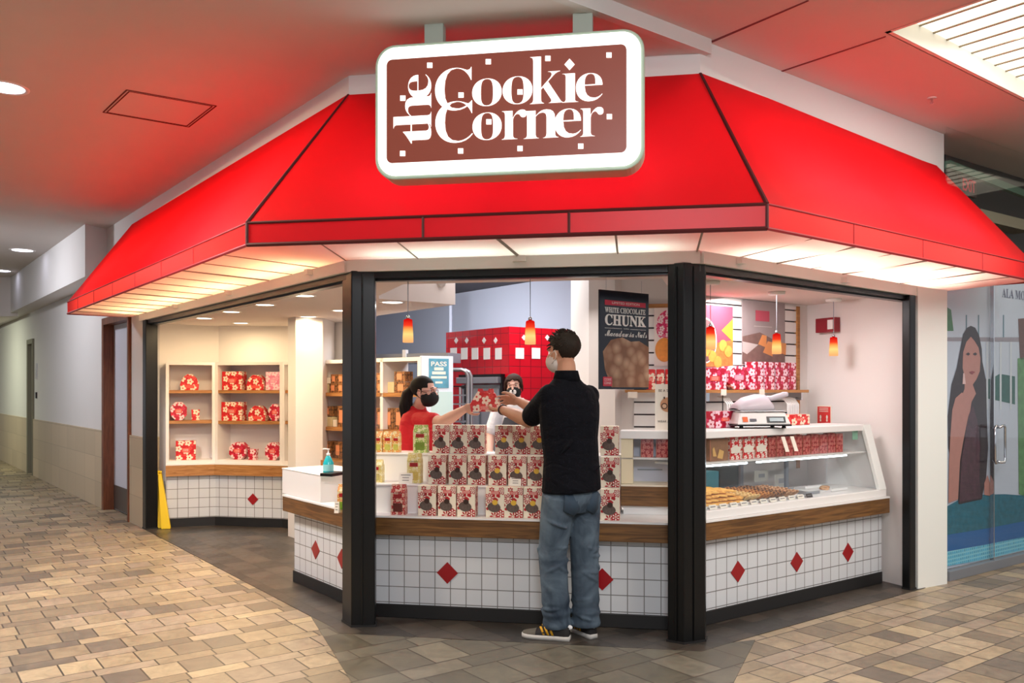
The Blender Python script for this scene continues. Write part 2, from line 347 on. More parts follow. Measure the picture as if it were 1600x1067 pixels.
while k < 4.4: m.slab([(*RP(k, 0), wz-0.008), (*RP(k+0.014, 0), wz-0.008), (*RP(k+0.014, 2.6), wz-0.008), (*RP(k, 2.6), wz-0.008)], (0, 0, 0.007)); k += 0.165
sl = rel(m.build('louver_slats', mat('louver_slat', (150, 138, 118), 0.7)), lw)
# corridor wall at the left, in line with the left wing
WLp = lambda u, v=0.0: V2(FL.P(u, v))
wz1, dz = 0.95, 2.28
m = MB(); m.wall(WLp(-22), WLp(-12.05), wz1, 2.9, 0.15); m.wall(WLp(-11.45), WLp(-6.40), wz1, 3.4, 0.15); m.wall(WLp(-12.05), WLp(-11.45), 2.3, 2.9, 0.15)
m.wall(WLp(-5.15), WLp(-4.62), wz1, 2.25, 0.15); m.wall(WLp(-6.4), WLp(-5.15), dz, 3.4, 0.15)
struct(m.build('wall_left', M['wallpaint']))
m = MB(); m.wall(WLp(-22, -0.02), WLp(-12.05, -0.02), 0, wz1, 0.17); m.wall(WLp(-11.45, -0.02), WLp(-6.40, -0.02), 0, wz1, 0.17); m.wall(WLp(-5.15, -0.02), WLp(-4.62, -0.02), 0, wz1, 0.17)
struct(m.build('trim_wainscot', M['wainscot'], ))
# projecting upper wall over the corridor wall, and the lower ceiling of the far corridor
m = MB(); m.prism([WLp(-6.30, 0), WLp(-6.12, -0.27), WLp(-22, -0.27), WLp(-22, 0.0)], 2.76, cz); struct(m.build('wall_upper_left', M['wallpaint']))
m = MB(); m.prism([(-25, 14.6), (-8.47, 14.55), WLp(-22, -0.27), (-25, 24)], 2.70, cz); struct(m.build('ceiling_corridor', M['plaster']))
m = MB(); m.box((-18, 27, 1.6), (24, 0.1, 3.4)); struct(m.build('wall_back', M['wallpaint']))
# bulkhead strip above the awning
def strip(mb, p0, p1, za0, za1, zb0, zb1, t=0.08):
    d = Vector((p1[0]-p0[0], p1[1]-p0[1])).normalized(); n = Vector((-d.y, d.x))*t
    mb.slab([(p0[0], p0[1], za0), (p1[0], p1[1], zb0), (p1[0], p1[1], zb1), (p0[0], p0[1], za1)], (n.x, n.y, 0))
TLL = Vector((-4.14, 9.25)); TRR = Vector((3.25, 6.61)); TRX = V2(W(1475, 225, 6.66))
m = MB(); FLfar = FL.P(-5.15, 0)
strip(m, V2(FLfar), V2(WL), 2.28, cz, 2.28, cz); strip(m, V2(WL), V2(WR), 2.24, cz, 2.24, cz); strip(m, V2(WR), TRX, 2.24, 3.46, 2.24, 3.46)
struct(m.build('wall_bulkhead', M['wallpaint']))
# white fascia beam and black header over the openings
m = MB()
for F, a, b in ((FL, -4.72, 0.0), (FC, 0.0, CW), (FR, 0.0, 2.47)):
    P0, P1 = F.P(a, -0.03), F.P(b, -0.03)
    za = 2.235
    strip(m, V2(P0), V2(P1), 2.165, za, 2.165 if F is not FR else 2.125, za if F is not FR else 2.2, 0.12)
struct(m.build('trim_fascia', M['whitetrim']))
m = MB()
for F, a, b in ((FL, -4.62, 0.0), (FC, 0.0, CW), (FR, 0.0, 2.27)):
    P0, P1 = F.P(a, 0.0), F.P(b, 0.0)
    strip(m, V2(P0), V2(P1), 2.125, 2.165, 2.125 if F is not FR else 2.10, 2.165 if F is not FR else 2.125, 0.14)
    P0, P1 = F.P(a, 0.03), F.P(b, 0.03)
    strip(m, V2(P0), V2(P1), 2.112, 2.126, 2.112 if F is not FR else 2.09, 2.126 if F is not FR else 2.10, 0.06)
struct(m.build('trim_header', M['black']))
# corner posts and jamb posts
def post(name, label, pts, z1, grooves=()):
    c = sum((Vector(p) for p in pts), Vector((0, 0)))/len(pts)
    t = thing(name, label, 'post', (c.x, c.y, 0))
    m = MB(); m.prism([(p[0]-c.x, p[1]-c.y) for p in pts], 0.004, z1); m.build('post_body', M['black'], t, bevel=0.006)
    m = MB()
    for p, q in grooves: m.tube([(p[0]-c.x, p[1]-c.y, 0.02), (p[0]-c.x, p[1]-c.y, z1-0.02)], q, 6)
    if grooves: m.build('edge_bead', M['black'], t)
    m = MB(); m.prism([((p[0]-c.x)*1.06, (p[1]-c.y)*1.06) for p in pts], 0.003, 0.016); m.build('floor_plate', M['blackbase'], t)
    return t
pl = [V2(G(535, 972)), V2(G(549, 981)), V2(G(586, 980)), V2(G(588, 972)), (-0.935, 5.315), (-1.06, 5.335)]
post('corner_post', 'wide black metal corner post between the left wing and the middle counter', pl, 2.17, [(V2(G(566, 981)), 0.006)])
pr = [V2(G(1043, 1003)), V2(G(1069, 1008)), V2(G(1102, 1003)), V2(G(1103.5, 998)), (1.06, 4.975), (0.95, 4.99)]
post('corner_post', 'wide black metal corner post between the customer and the cookie case', pr, 2.17, [(V2(G(1056, 1006)), 0.006), (V2(G(1085, 1006)), 0.006)])
pj = [FL.P(-4.62, -0.02), FL.P(-4.50, -0.02), FL.P(-4.50, 0.10), FL.P(-4.62, 0.10)]
post('jamb_post', 'slim black metal post beside the wainscot wall at the shop entrance', [V2(p) for p in pj], 2.17)
pj = [FR.P(2.18, -0.03), FR.P(2.26, -0.03), FR.P(2.26, 0.03), FR.P(2.18, 0.03)]
post('jamb_post', 'slim black metal post beside the white pillar at the far end of the cookie case', [V2(p) for p in pj], 2.13)
# pier right of the right wing
m = MB(); pa = FR.P(2.27, -0.04); pb = FR.P(2.40, -0.05); pc = G(1480, 912)
m.prism([V2(pa), V2(pb), (pc.x, pc.y), (pc.x-0.3, pc.y+0.4), (pa.x-0.1, pa.y+0.3)], 0, 2.19); struct(m.build('wall_pier', M['whitetrim']))
# ================================================================== shop shell
sc = 2.15
o6 = offs(0.62)
m = MB()
oo = offs(0.10, -5.1, 2.4)
# ceiling over the counters (with the raised kitchen ceiling behind it)
s1 = offs(0.50)
kc = [(-1.03, 6.58), (-0.47, 7.03), (-1.27, 8.07)]
m.prism([V2(oo[0]), V2(oo[1]), V2(s1[1]), V2(G(592, 462, sc)), kc[0], kc[1], kc[2], (-1.9, 9.9), (-3.9, 10.0), (-4.25, 9.72)], sc, sc+0.22)
m.prism([V2(oo[1]), V2(oo[2]), V2(s1[2]), V2(s1[1])], sc, sc+0.22)
m.prism([V2(oo[2]), V2(oo[3]), (3.0, 7.7), (2.5, 7.4), (1.35, 6.45), (1.12, 6.0), V2(s1[2])], sc, sc+0.22)
struct(m.build('ceiling_shop', M['shopceil']))
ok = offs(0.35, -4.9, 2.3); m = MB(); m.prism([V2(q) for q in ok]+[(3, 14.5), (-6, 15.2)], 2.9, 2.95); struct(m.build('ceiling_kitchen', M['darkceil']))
# kitchen back walls
m = MB(); kb = (-0.87, 12.9); m.wall((-2.6, 15.2-0.05), kb, 0, 2.9, 0.1)
kb1 = V2(Vector(kb)+Vector((0.613, -0.79))*4.6)
m.wall(kb, kb1, 0, 2.9, 0.1); m.wall((-4.6, 12.2), (-2.4, 15.2), 0, 2.9, 0.1); struct(m.build('wall_kitchen', M['greywall']))
m = MB(); m.tube([(-0.93*0.94, 12.9*0.94, 0), (-0.93*0.94, 12.9*0.94, 2.85)], 0.025, 8); struct(m.build('trim_3', M['greywall']))
# walls behind the gift shelves and beside the case
m = MB()
m.wall((-3.86, 8.95), (-3.27, 9.46), 0, sc, 0.05); m.wall((-3.27, 9.46), (-2.2, 9.42), 0, sc, 0.05)
struct(m.build('wall_shop_left', M['shopwall']))
m = MB(); m.prism([V2(G(450, 838)), V2(G(462, 842)), (-1.86, 8.34), (-1.86, 8.9), (-2.2, 9.42), (-2.36, 9.42)], 0, sc); struct(m.build('wall_partition', M['shopwall']))
m = MB()
rw0 = FR.P(2.26, 0.035); rw1 = Vector((2.47, 7.10))
m.wall(V2(rw0), V2(rw1), 0, sc, -0.08)
rwL = rw1.xy-FR.d*1.30
m.wall((rwL.x, rwL.y), (rw1.x, rw1.y), 0, sc, 0.08)
struct(m.build('wall_shop_right', M['shopwall']))
w2b = rwL; w2a = rwL-Vector((0.985, -0.17))*0.62
m = MB(); m.wall(V2(w2a), V2(w2b), 0, 2.6, 0.08); struct(m.build('wall_shop_back', M['shopwall']))
m = MB(); 
pp = [W(892, 600, 7.05), W(920, 600, 6.45), W(961, 600, 6.30), W(993, 600, 6.75)]
m.prism([V2(pp[0]), V2(pp[1]), V2(pp[2]), V2(pp[3]), (1.1, 7.3)], 0, 2.7); struct(m.build('wall_pillar', M['shopwall']))
# slat wall behind the case: panels with dark grooves
SW = Frame(rwL, FR.a); SB = Frame(w2a, math.atan2(-0.17, 0.985))
def slats(F, u0, u1, v, z0, z1, step=0.093):
    m = MB(); z = z0
    while z < z1-0.01: m.bx(u0, u1, -0.018, 0, z, min(z+step-0.012, z1)); z += step
    t = thing('slatwall_panel', '', 'slat wall', F.P(0, v, 0), F.a)
    m.build('slat_boards', M['white'], t); b = MB(); b.bx(u0, u1, -0.004, -0.001, z0, z1); b.build('groove_backing', mat('slat_groove', (60, 52, 56), 0.8), t)
    return t
t = slats(SW, 0.02, 1.12, -0.003, 0.8, 2.13); t['label'] = 'white slat wall behind the cookie case holding the gift box shelf'
m = MB(); m.bx(1.12, 1.155, -0.03, 0, 0.8, 2.13); m.build('edge_trim', M['oakwarm'], t)
t = slats(SB, 0.12, 0.60, -0.003, 0.8, 2.06); t['label'] = 'narrow white slat wall beside the pillar with the hanging poster'
m = MB(); m.bx(0.11, 0.61, -0.03, 0, 2.06, 2.09); m.build('edge_trim', M['oakwarm'], t)
# ================================================================== doors of the corridor
def door(name, u0, u1, z1, label_frame, kick=True):
    w = u1-u0
    m = MB(); fr = 0.09
    m.bx(0, fr, -0.03, 0.16, 0, z1); m.bx(w-fr*0.6, w, -0.03, 0.16, 0, z1); m.bx(fr, w-fr*0.6, -0.03, 0.16, z1-0.08, z1)
    d = m.build(name, label_frame, None, loc=FL.P(u0, 0), rz=FL.a); struct(d)
    m = MB(); m.bx(fr, w-fr*0.6, 0.09, 0.13, 0.01, z1-0.08); lf = m.build('door_leaf', M['leaf'], d)
    if kick:
        m = MB(); m.bx(fr+0.02, w-fr*0.6-0.02, 0.082, 0.09, 0.02, 0.30); m.build('kick_plate', M['kick'], d)
        m = MB(); m.tube([(w-0.16, 0.10, 0.97), (w-0.16, 0.04, 0.97)], 0.016, 8); m.tube([(w-0.15, 0.045, 0.97), (w-0.30, 0.045, 0.97)], 0.011, 8); m.bx(w-0.19, w-0.13, 0.075, 0.09, 0.90, 1.04); m.build('door_handle', M['black'], d)
    return d
M['leaf'] = mat('pale_grey_door', (206, 208, 222), 0.5); M['kick'] = mat('dark_kick_plate', (92, 84, 80), 0.4, 0.5)
M['leaf2'] = mat('olive_door', (120, 116, 96), 0.6)
door('door_1', -6.42, -5.16, 2.30, M['doorwood'])
d2 = door('door_2', -12.05, -11.45, 2.3, M['leaf2'], False)
# small plates on the corridor wall beside the far door
m = MB(); m.bx(-0.02, 0.02, -0.03, 0, 0, 0.26); tag(m.build('wall_sign', mat('sign_plate', (196, 198, 196), 0.5), loc=FL.P(-11.15, 0, 1.62), rz=FL.a), 'small pale sign plate on the corridor wall beside the far door', 'sign')
m = MB(); m.bx(-0.04, 0.04, -0.02, 0, 0, 0.1); tag(m.build('card_reader', M['black'], loc=FL.P(-11.2, 0, 1.30), rz=FL.a), 'small black card reader on the corridor wall beside the far door', 'card reader')
# ceiling downlights of the hall
def downlight(px, py, z, r, label, e, c=(235, 235, 255), group='recessed ceiling lights of the hall'):
    p = G(px, py, z); t = thing('recessed_downlight', label, 'ceiling light', (p.x, p.y, z), 0, group)
    m = MB(); m.lathe([(r, 0.0), (r*1.12, -0.006), (r*1.25, -0.004), (r*1.27, 0.0)], 24, cap=False); m.build('trim_ring', M['white'], t, smooth=True)
    m = MB(); m.lathe([(r, -0.002), (0.001, -0.002)], 24, cap=False); m.build('lens', emat('lamp_lens', c, e), t)
    return p
downlight(8, 137, cz, 0.11, 'large recessed downlight in the reddish ceiling nearest the viewer', 9)
downlight(35, 391, cz, 0.13, 'recessed downlight in the grey ceiling above the corridor', 7)
downlight(2, 423, cz, 0.13, 'recessed downlight at the far end of the corridor ceiling', 7)
# access hatch, sprinkler
h = [G(161, 175, cz), G(198, 140, cz), G(338, 165, cz), G(295, 198, cz)]
hc = sum(h, Vector())/4; m = MB()
for a, b in ((0, 1), (1, 2), (2, 3), (3, 0)):
    for s_ in (1.0, 0.93):
        A = (h[a]-hc)*s_; B = (h[b]-hc)*s_; d = (B-A).normalized(); n = Vector((-d.y, d.x, 0))*0.004
        m.slab([A-n+Vector((0, 0, -.004)), B-n+Vector((0, 0, -.004)), B+n+Vector((0, 0, -.004)), A+n+Vector((0, 0, -.004))], (0, 0, 0.003))
t = thing('access_hatch', 'rectangular access hatch outlined in the red lit ceiling at the left', 'hatch', (hc.x, hc.y, cz))
m.build('hatch_joint', mat('hatch_joint', (96, 26, 30), 0.9), t)
m = MB(); m.slab([(p-hc)*0.97+Vector((0, 0, -0.002)) for p in h], (0, 0, 0.001)); m.build('hatch_door', M['plaster'], t)
p = G(1456, 153, cz2)
t = thing('sprinkler_head', 'small sprinkler head in the ceiling over the right wing', 'sprinkler', (p.x, p.y, cz2))
m = MB(); m.lathe([(0.03, 0), (0.028, -0.006), (0.01, -0.008)], 14); m.build('escutcheon', M['plaster'], t)
m = MB(); m.lathe([(0.008, -0.006), (0.006, -0.03), (0.014, -0.032), (0.014, -0.036)], 10); m.build('nozzle', M['chrome'], t)
# ================================================================== awning
A2, B2, AL, BR = Vector((-1.47, 4.71)), Vector((1.27, 4.226)), Vector((-4.71, 8.99)), Vector((3.87, 6.28))
WLL, WRR = Vector((-4.2, 9.36)), Vector((3.25, 6.46))
zb, zv, zt = 2.25, 2.372, 3.25
def v3(p, z): return Vector((p[0], p[1], z))
aw = thing('awning', 'big red illuminated awning wrapping the shop front below the ceiling', 'awning', (0, 4.5, zb))
O = Vector((0, 4.5, zb))
def apoly(name, mtl, *polys):
    m = MB()
    for p in polys: m.poly([Vector(q)-O for q in p])
    return m.build(name, mtl, aw)
apoly('canopy_panel', M['fabric'], [v3(A2, zv), v3(B2, zv), v3(WR-Vector((0, .01)), zt), v3(WL-Vector((0, .01)), zt)])
apoly('canopy_panel', M['fabric'], [v3(AL, zv), v3(A2, zv), v3(WL-Vector((.01, .01)), zt), v3(TLL, zt)], [v3(TLL, zt), v3(WLL, zb), v3(AL, zb), v3(AL, zv)])
apoly('canopy_panel', M['fabric'], [v3(B2, zv), v3(BR, zv), v3(TRR, zt), v3(WR-Vector((-.01, .01)), zt)], [v3(BR, zb), v3(WRR, zb), v3(TRR, zt), v3(BR, zv)])
for p, q in ((A2, B2), (AL, A2), (B2, BR)): apoly('valance', M['valance'] if q is BR or p is AL else M['valance_c'], [v3(p, zb), v3(q, zb), v3(q, zv), v3(p, zv)])
# piping: along the valance, seams, hips
PIPM = [M['piping']]
def bar(m, p, q, r=0.008, n=6): MB().tube([Vector(p)-O, Vector(q)-O], r, n).build('piping', PIPM[0], aw)
def lerp(p, q, t): return Vector(p)+(Vector(q)-Vector(p))*t
def seam_t(p, q, px):     # where column px crosses the plan line p-q
    k = (px-800)/FP; d = q-p; return (k*p.y-p.x)/(d.x-k*d.y)
m = MB()
bar(m, v3(A2, zv), v3(B2, zv), 0.009); bar(m, v3(A2, zb), v3(B2, zb), 0.012)
for px in (661, 889): t_ = seam_t(A2, B2, px); bar(m, v3(lerp(A2, B2, t_), zb), v3(lerp(A2, B2, t_), zv), 0.008)
bar(m, v3(A2, zb), v3(A2, zv), 0.01); bar(m, v3(B2, zb), v3(B2, zv), 0.009)
bar(m, v3(A2, zv), v3(WL, zt), 0.012); bar(m, v3(B2, zv), v3(WR, zt), 0.012)
PIPM[0] = mat('red_piping', (150, 26, 34), 0.6)
for p, q, cols in ((AL, A2, (302, 252, 211, 176, 147, 122)), (B2, BR, (1334, 1442, 1535))):
    bar(m, v3(p, zv), v3(q, zv), 0.006); bar(m, v3(p, zb), v3(q, zb), 0.009)
    for px in cols: t_ = seam_t(p, q, px); bar(m, v3(lerp(p, q, t_), zb), v3(lerp(p, q, t_), zv), 0.0045)
bar(m, v3(AL, zb), v3(WLL, zb), 0.012); bar(m, v3(BR, zb), v3(WRR, zb-0.03), 0.014)
# soffit panels
def sof(name, pts): return apoly(name, M['soffit'], pts)
fi = FC.P(0, -0.03); fj = FC.P(CW, -0.03); zs = 2.238
sof('soffit_panel', [v3(A2, zb), v3(B2, zb), v3(fj, zs), v3(fi, zs)])
sof('soffit_panel', [v3(AL, zb), v3(A2, zb), v3(fi, zs), v3(WLL, zs)])
sof('soffit_panel', [v3(B2, zb), v3(BR, zb), v3(WRR, 2.19), v3(fj, zs)])
m = MB()
RIBM = mat('soffit_rib', (150, 142, 130), 0.6)
def rib(m, p, q, r=0.006): MB().tube([Vector(p)-O, Vector(q)-O], r, 4).build('soffit_rib', RIBM, aw)
for px1, px2, r in ((500, 540, 0.004), (619, 653, 0.005), (776, 810, 0.011), (962, 965, 0.006), (1098, 1089, 0.006)):
    t1 = seam_t(A2, B2, px1); t2 = seam_t(Vector(V2(fi)), Vector(V2(fj)), px2)
    rib(m, v3(lerp(A2, B2, t1), zb-0.004), v3(lerp(fi.xy, fj.xy, t2), zs-0.004), r)
for k in range(1, 13):
    t_ = k/13.0; big = k in (3, 7, 11)
    rib(m, v3(lerp(A2, AL, t_), zb-0.003), v3(lerp(fi.xy, WLL, t_), zs-0.003), 0.006 if big else 0.003)
for k in range(1, 8):
    t_ = k/8.0; q = lerp(fj.xy, WRR, t_)
    rib(m, v3(lerp(B2, BR, t_), zb-0.003), v3(q, zs+(2.19-zs)*t_-0.003), 0.007 if k in (2, 4, 6) else 0.003)
m = MB()
for px, py in ((484, 420), (358, 457), (275, 482)):
    u, z = FL.at(px, py, -0.04); q = FL.P(u, -0.05, 2.215)-O; MB().box(q, (0.05, 0.04, 0.035), FL.a).build('bracket', M['whitetrim'], aw)
u = FC.u(812, -0.04); MB().box(FC.P(u, -0.05, 2.215)-O, (0.08, 0.04, 0.035), FC.a).build('bracket', M['whitetrim'], aw)
for px, zz in ((1157, 2.205), (1320, 2.17)): u = FR.u(px, -0.04); MB().box(FR.P(u, -0.05, zz)-O, (0.05, 0.04, 0.035), FR.a).build('bracket', M['whitetrim'], aw)
# fluorescent tubes inside the awning
TUBE = {'L': emat('warm_tube', (255, 216, 158), 44.0), 'C': emat('white_tube', (236, 255, 240), 21.0), 'R': emat('neutral_tube', (255, 246, 224), 50.0)}
def tubes(F, u0, u1, n, v, z, key, zend=None):
    for k in range(n):
        a = u0+(u1-u0)*(k+0.06)/n; b = u0+(u1-u0)*(k+0.94)/n
        m = MB(); m.tube([F.P(a, v, z)-O, F.P(b, v, z)-O], 0.02, 6); m.build('fluorescent_tube', TUBE[key], aw)
tubes(FL, -4.9, -0.15, 4, -0.17, 2.44, 'L'); tubes(FC, 0.1, CW-0.1, 2, -0.16, 2.42, 'C'); tubes(FR, 0.15, 2.6, 2, -0.17, 2.46, 'R')

# ================================================================== text helper
def text_mesh(body, bold=0.0):
    c = bpy.data.curves.new('lettering', 'FONT'); c.body = body; c.offset = bold; c.resolution_u = 4
    o = bpy.data.objects.new('lettering', c); COL.objects.link(o)
    bpy.context.view_layer.update()
    me = bpy.data.meshes.new_from_object(o.evaluated_get(bpy.context.evaluated_depsgraph_get()))
    bpy.data.objects.remove(o); bpy.data.curves.remove(c)
    return me
def text_into(mb, body, x0, x1, z0, z1, y=0.0, up=False, bold=0.0, flip=None):
    """letters fitted to a box in the local xz plane, facing -y; up = read upwards"""
    me = text_mesh(body, bold)
    if not me.vertices: return
    vs = [v.co.copy() for v in me.vertices]; fs = [list(p.vertices) for p in me.polygons]
    ax, bx_ = min(v.x for v in vs), max(v.x for v in vs); ay, by = min(v.y for v in vs), max(v.y for v in vs)
    out = []
    for v in vs:
        s_, t_ = (v.x-ax)/max(bx_-ax, 1e-6), (v.y-ay)/max(by-ay, 1e-6)
        if up: out.append((x1-(x1-x0)*t_, y, z0+(z1-z0)*s_))
        else: out.append((x0+(x1-x0)*s_, y, z0+(z1-z0)*t_))
    mb.add(out, fs); bpy.data.meshes.remove(me)
def boldserif(t):
    return ''.join(chr(0x1D400+ord(c)-65) if 'A' <= c <= 'Z' else (chr(0x1D41A+ord(c)-97) if 'a' <= c <= 'z' else c) for c in t)
def script_(t):
    return ''.join(chr(0x1D4D0+ord(c)-65) if 'A' <= c <= 'Z' else (chr(0x1D4EA+ord(c)-97) if 'a' <= c <= 'z' else c) for c in t)
def rrect(x0, x1, z0, z1, r, y, n=8):
    pts = []
    for cx, cz_, a0 in ((x1-r, z1-r, 0), (x0+r, z1-r, 90), (x0+r, z0+r, 180), (x1-r, z0+r, 270)):
        for k in range(n+1):
            a = math.radians(a0+90*k/n); pts.append((cx+r*math.cos(a), y, cz_+r*math.sin(a)))
    return pts[::-1]
# ================================================================== the illuminated sign
SG = Frame((0.0, 4.33), FC.a)
sg = thing('illuminated_sign', 'large lit sign with white border reading the Cookie Corner above the awning', 'sign', SG.P(0, 0, 2.9), SG.a)
def sp(px, py): u, z = SG.at(px, py, 0.0); return u, z-2.9
x0, zb0 = sp(585, 278); x1, zt1 = sp(1007, 46)
zlo = (sp(590, 277)[1]+sp(1000, 267)[1])/2; zhi = (sp(600, 68)[1]+sp(985, 44)[1])/2
m = MB(); m.slab(rrect(x0, x1, zlo, zhi, 0.11, 0.012), (0, 0.15, 0)); m.build('cabinet', mat('sign_cabinet', (176, 196, 176), 0.5), sg, bevel=0.006)
m = MB(); m.slab(rrect(x0+0.018, x1-0.018, zlo+0.018, zhi-0.018, 0.095, 0.004), (0, 0.02, 0)); m.build('border_panel', emat('sign_white_light', (255, 252, 244), 2.2), sg)
pb = [sp(604, 253.5), sp(979, 239.5), sp(979, 70), sp(606, 92)]
ix0, ix1 = pb[0][0], pb[1][0]; iz0 = (pb[0][1]+pb[1][1])/2; iz1 = (pb[2][1]+pb[3][1])/2
mm, t_, p_, N_, L_ = nt('sign_brown'); p_.inputs['Base Color'].default_value = (*hexc(112, 52, 40), 1); p_.inputs['Roughness'].default_value = 0.4
p_.inputs['Emission Color'].default_value = (*hexc(128, 62, 48), 1); p_.inputs['Emission Strength'].default_value = 0.62
m = MB(); m.slab(rrect(ix0, ix1, iz0, iz1, 0.03, 0.0), (0, 0.02, 0)); m.build('face_panel', mm, sg)
m = MB(); LM = emat('sign_lettering_light', (255, 250, 242), 2.2)
def g(body, a, b, c, d, up=False):     # glyph into the pixel box a..b, c..d (top, bottom)
    u0, zt_ = sp((a+b)/2, c); u1, zb_ = sp((a+b)/2, d); uu0 = sp(a, 200)[0]; uu1 = sp(b, 200)[0]
    text_into(m, boldserif(body), uu0, uu1, zb_, zt_, -0.003, up, bold=-0.011)
for a in (('C', 680, 738, 106.5, 173), ('o', 738, 784, 123, 166), ('o', 785.5, 832, 119.5, 163), ('k', 828, 880, 88, 161.5), ('e', 900, 941.5, 114.6, 158.5),
          ('C', 680.5, 739, 158.5, 223.5), ('o', 738.5, 784, 176, 219), ('r', 784, 823, 172, 217.5), ('n', 818, 873, 171.5, 216), ('e', 866.5, 908, 170, 215), ('r', 906.5, 943, 168, 213)): g(*a)
g('\u0131'.replace('\u0131', 'l'), 878, 904, 115, 160)
def pq(cx, cy, hw, hh, dia=False):
    if dia: q = [(cx, cy-hh), (cx+hw, cy), (cx, cy+hh), (cx-hw, cy)]
    else: q = [(cx-hw, cy-hh), (cx+hw, cy-hh), (cx+hw, cy+hh), (cx-hw, cy+hh)]
    m.poly([(sp(a, b)[0], -0.003, sp(a, b)[1]) for a, b in q][::-1])
pq(890, 101, 8, 9, True)
g('t', 630, 674, 192, 224, True); g('h', 615, 674, 147, 200, True); g('e', 638, 674, 117, 154, True)
for x, y in ((372, 241), (677, 222), (987, 205), (1305, 188), (232, 412), (535, 396), (842, 380), (680, 535), (1307, 508), (231, 700), (533, 687), (842, 674), (1158, 662)):
    pq(560+x/3.333, 30+y/3.333, 4.1, 4.1)
m.build('lettering', LM, sg)
for px in (680, 911):
    u = SG.u(px, 0.09); m = MB(); m.bx(u-0.05, u+0.05, 0.06, 0.12, zhi-0.01, cz-2.9); m.build('hanger', mat('hanger_paint', (170, 178, 168), 0.6), sg)
# ================================================================== counters
def counter(name, label, F, u0, u1, vf=0.22, vw=0.155, diamonds=(), end=None, ms=None, depth=0.55, mit0=0.0, mit1=0.0):
    """tiled base + plinth + oak band + white top; mit0/mit1 = extra length at the back edge of each end (mitred corners)"""
    t = thing(name, label, 'counter', F.P(u0, vf, 0), F.a); L_ = u1-u0
    def foot(v, grow=0.0): return [(-grow+mit0*(v-vf), v-vf), (L_+grow+mit1*(v-vf), v-vf)]
    def body(v, vb, z0, z1, gr0=0, gr1=0):
        a = (-gr0+mit0*(v-vf), v-vf); b = (L_+gr1+mit1*(v-vf), v-vf); c = (L_+gr1+mit1*(vb-vf), vb-vf); d = (-gr0+mit0*(vb-vf), vb-vf)
        return [a, b, c, d]
    g0 = 0.07 if end == 'l' else 0; g1 = 0.07 if end == 'r' else 0
    m = MB(); m.prism(body(vf-0.008, vf+depth, 0.004, 0.09, g0*0.2, g1*0.2), 0.004, 0.09); m.build('plinth', M['blackbase'], t, bevel=0.004)
    m = MB(); m.prism(body(vf, vf+depth, 0, 0, 0, 0), 0.09, 0.54); m.build('tiled_base', M['tile'], t)
    m = MB(); m.prism(body(vw, vf+depth, 0, 0, g0, g1), 0.535, 0.645); m.build('oak_band', M['oak'], t, bevel=0.004)
    m = MB(); m.prism(body(vw-0.002, vf+depth, 0, 0, g0, g1), 0.645, 0.657); m.build('counter_top', M['white'], t)
    for px, py in diamonds:
        u, z = F.at(px, py, vf-0.002); m = MB(); r = 0.068
        m.slab([(u-u0-r, -0.004, z), (u-u0, -0.004, z-r), (u-u0+r, -0.004, z), (u-u0, -0.004, z+r)], (0, 0.006, 0)); m.build('diamond_tile', M['diamond'], t)
    return t
o22 = offs(0.22); cornerL, cornerR = o22[1], o22[2]
def ucoord(F, p): return (Vector((p.x, p.y))-F.o).dot(F.d)
tl = math.tan((FC.a-FL.a)/2); tr = math.tan((FR.a-FC.a)/2)
uLend = FL.u(456, 0.2)
counter('register_counter', 'tiled counter with oak band at the shop entrance holding the white register box', FL, uLend, ucoord(FL, cornerL), vf=0.22, diamonds=((493, 859), (534, 873)), end='l', mit1=-tl)
counter('display_counter', 'tiled counter with oak band in the middle carrying the rows of cookie boxes', FC, ucoord(FC, cornerL), ucoord(FC, cornerR), diamonds=((699, 895), (941, 905)), mit0=tl, mit1=-tr)
counter('case_counter', 'tiled counter with oak band and three red diamonds under the glass cookie case', FR, ucoord(FR, cornerR), 2.235, diamonds=((1153, 893), (1245, 878), (1325, 863)), mit0=tr)
# stepped white riser display on the middle counter
uA, uB = FC.u(548, 0.33), FC.u(968, 0.33)
rz_ = (0.657, 0.84, 1.025)
t = thing('stepped_riser', 'white stepped display riser carrying three rows of cookie boxes', 'display stand', FC.P(0, 0.29, 0.657), FC.a)
m = MB(); m.bx(uA+0.06, uB, 0.01, 0.42, 0, rz_[1]-0.657-0.012); m.bx(uA+0.12, uB, 0.20, 0.42, rz_[1]-0.657, rz_[2]-0.657-0.012); m.build('riser_body', M['white'], t)
m = MB(); m.bx(uA+0.05, uB, 0.0, 0.2, rz_[1]-0.657-0.012, rz_[1]-0.657); m.build('step_board', M['white'], t, bevel=0.003)
m = MB(); m.bx(uA+0.11, uB, 0.19, 0.43, rz_[2]-0.657-0.012, rz_[2]-0.657); m.build('step_board', M['white'], t, bevel=0.003)
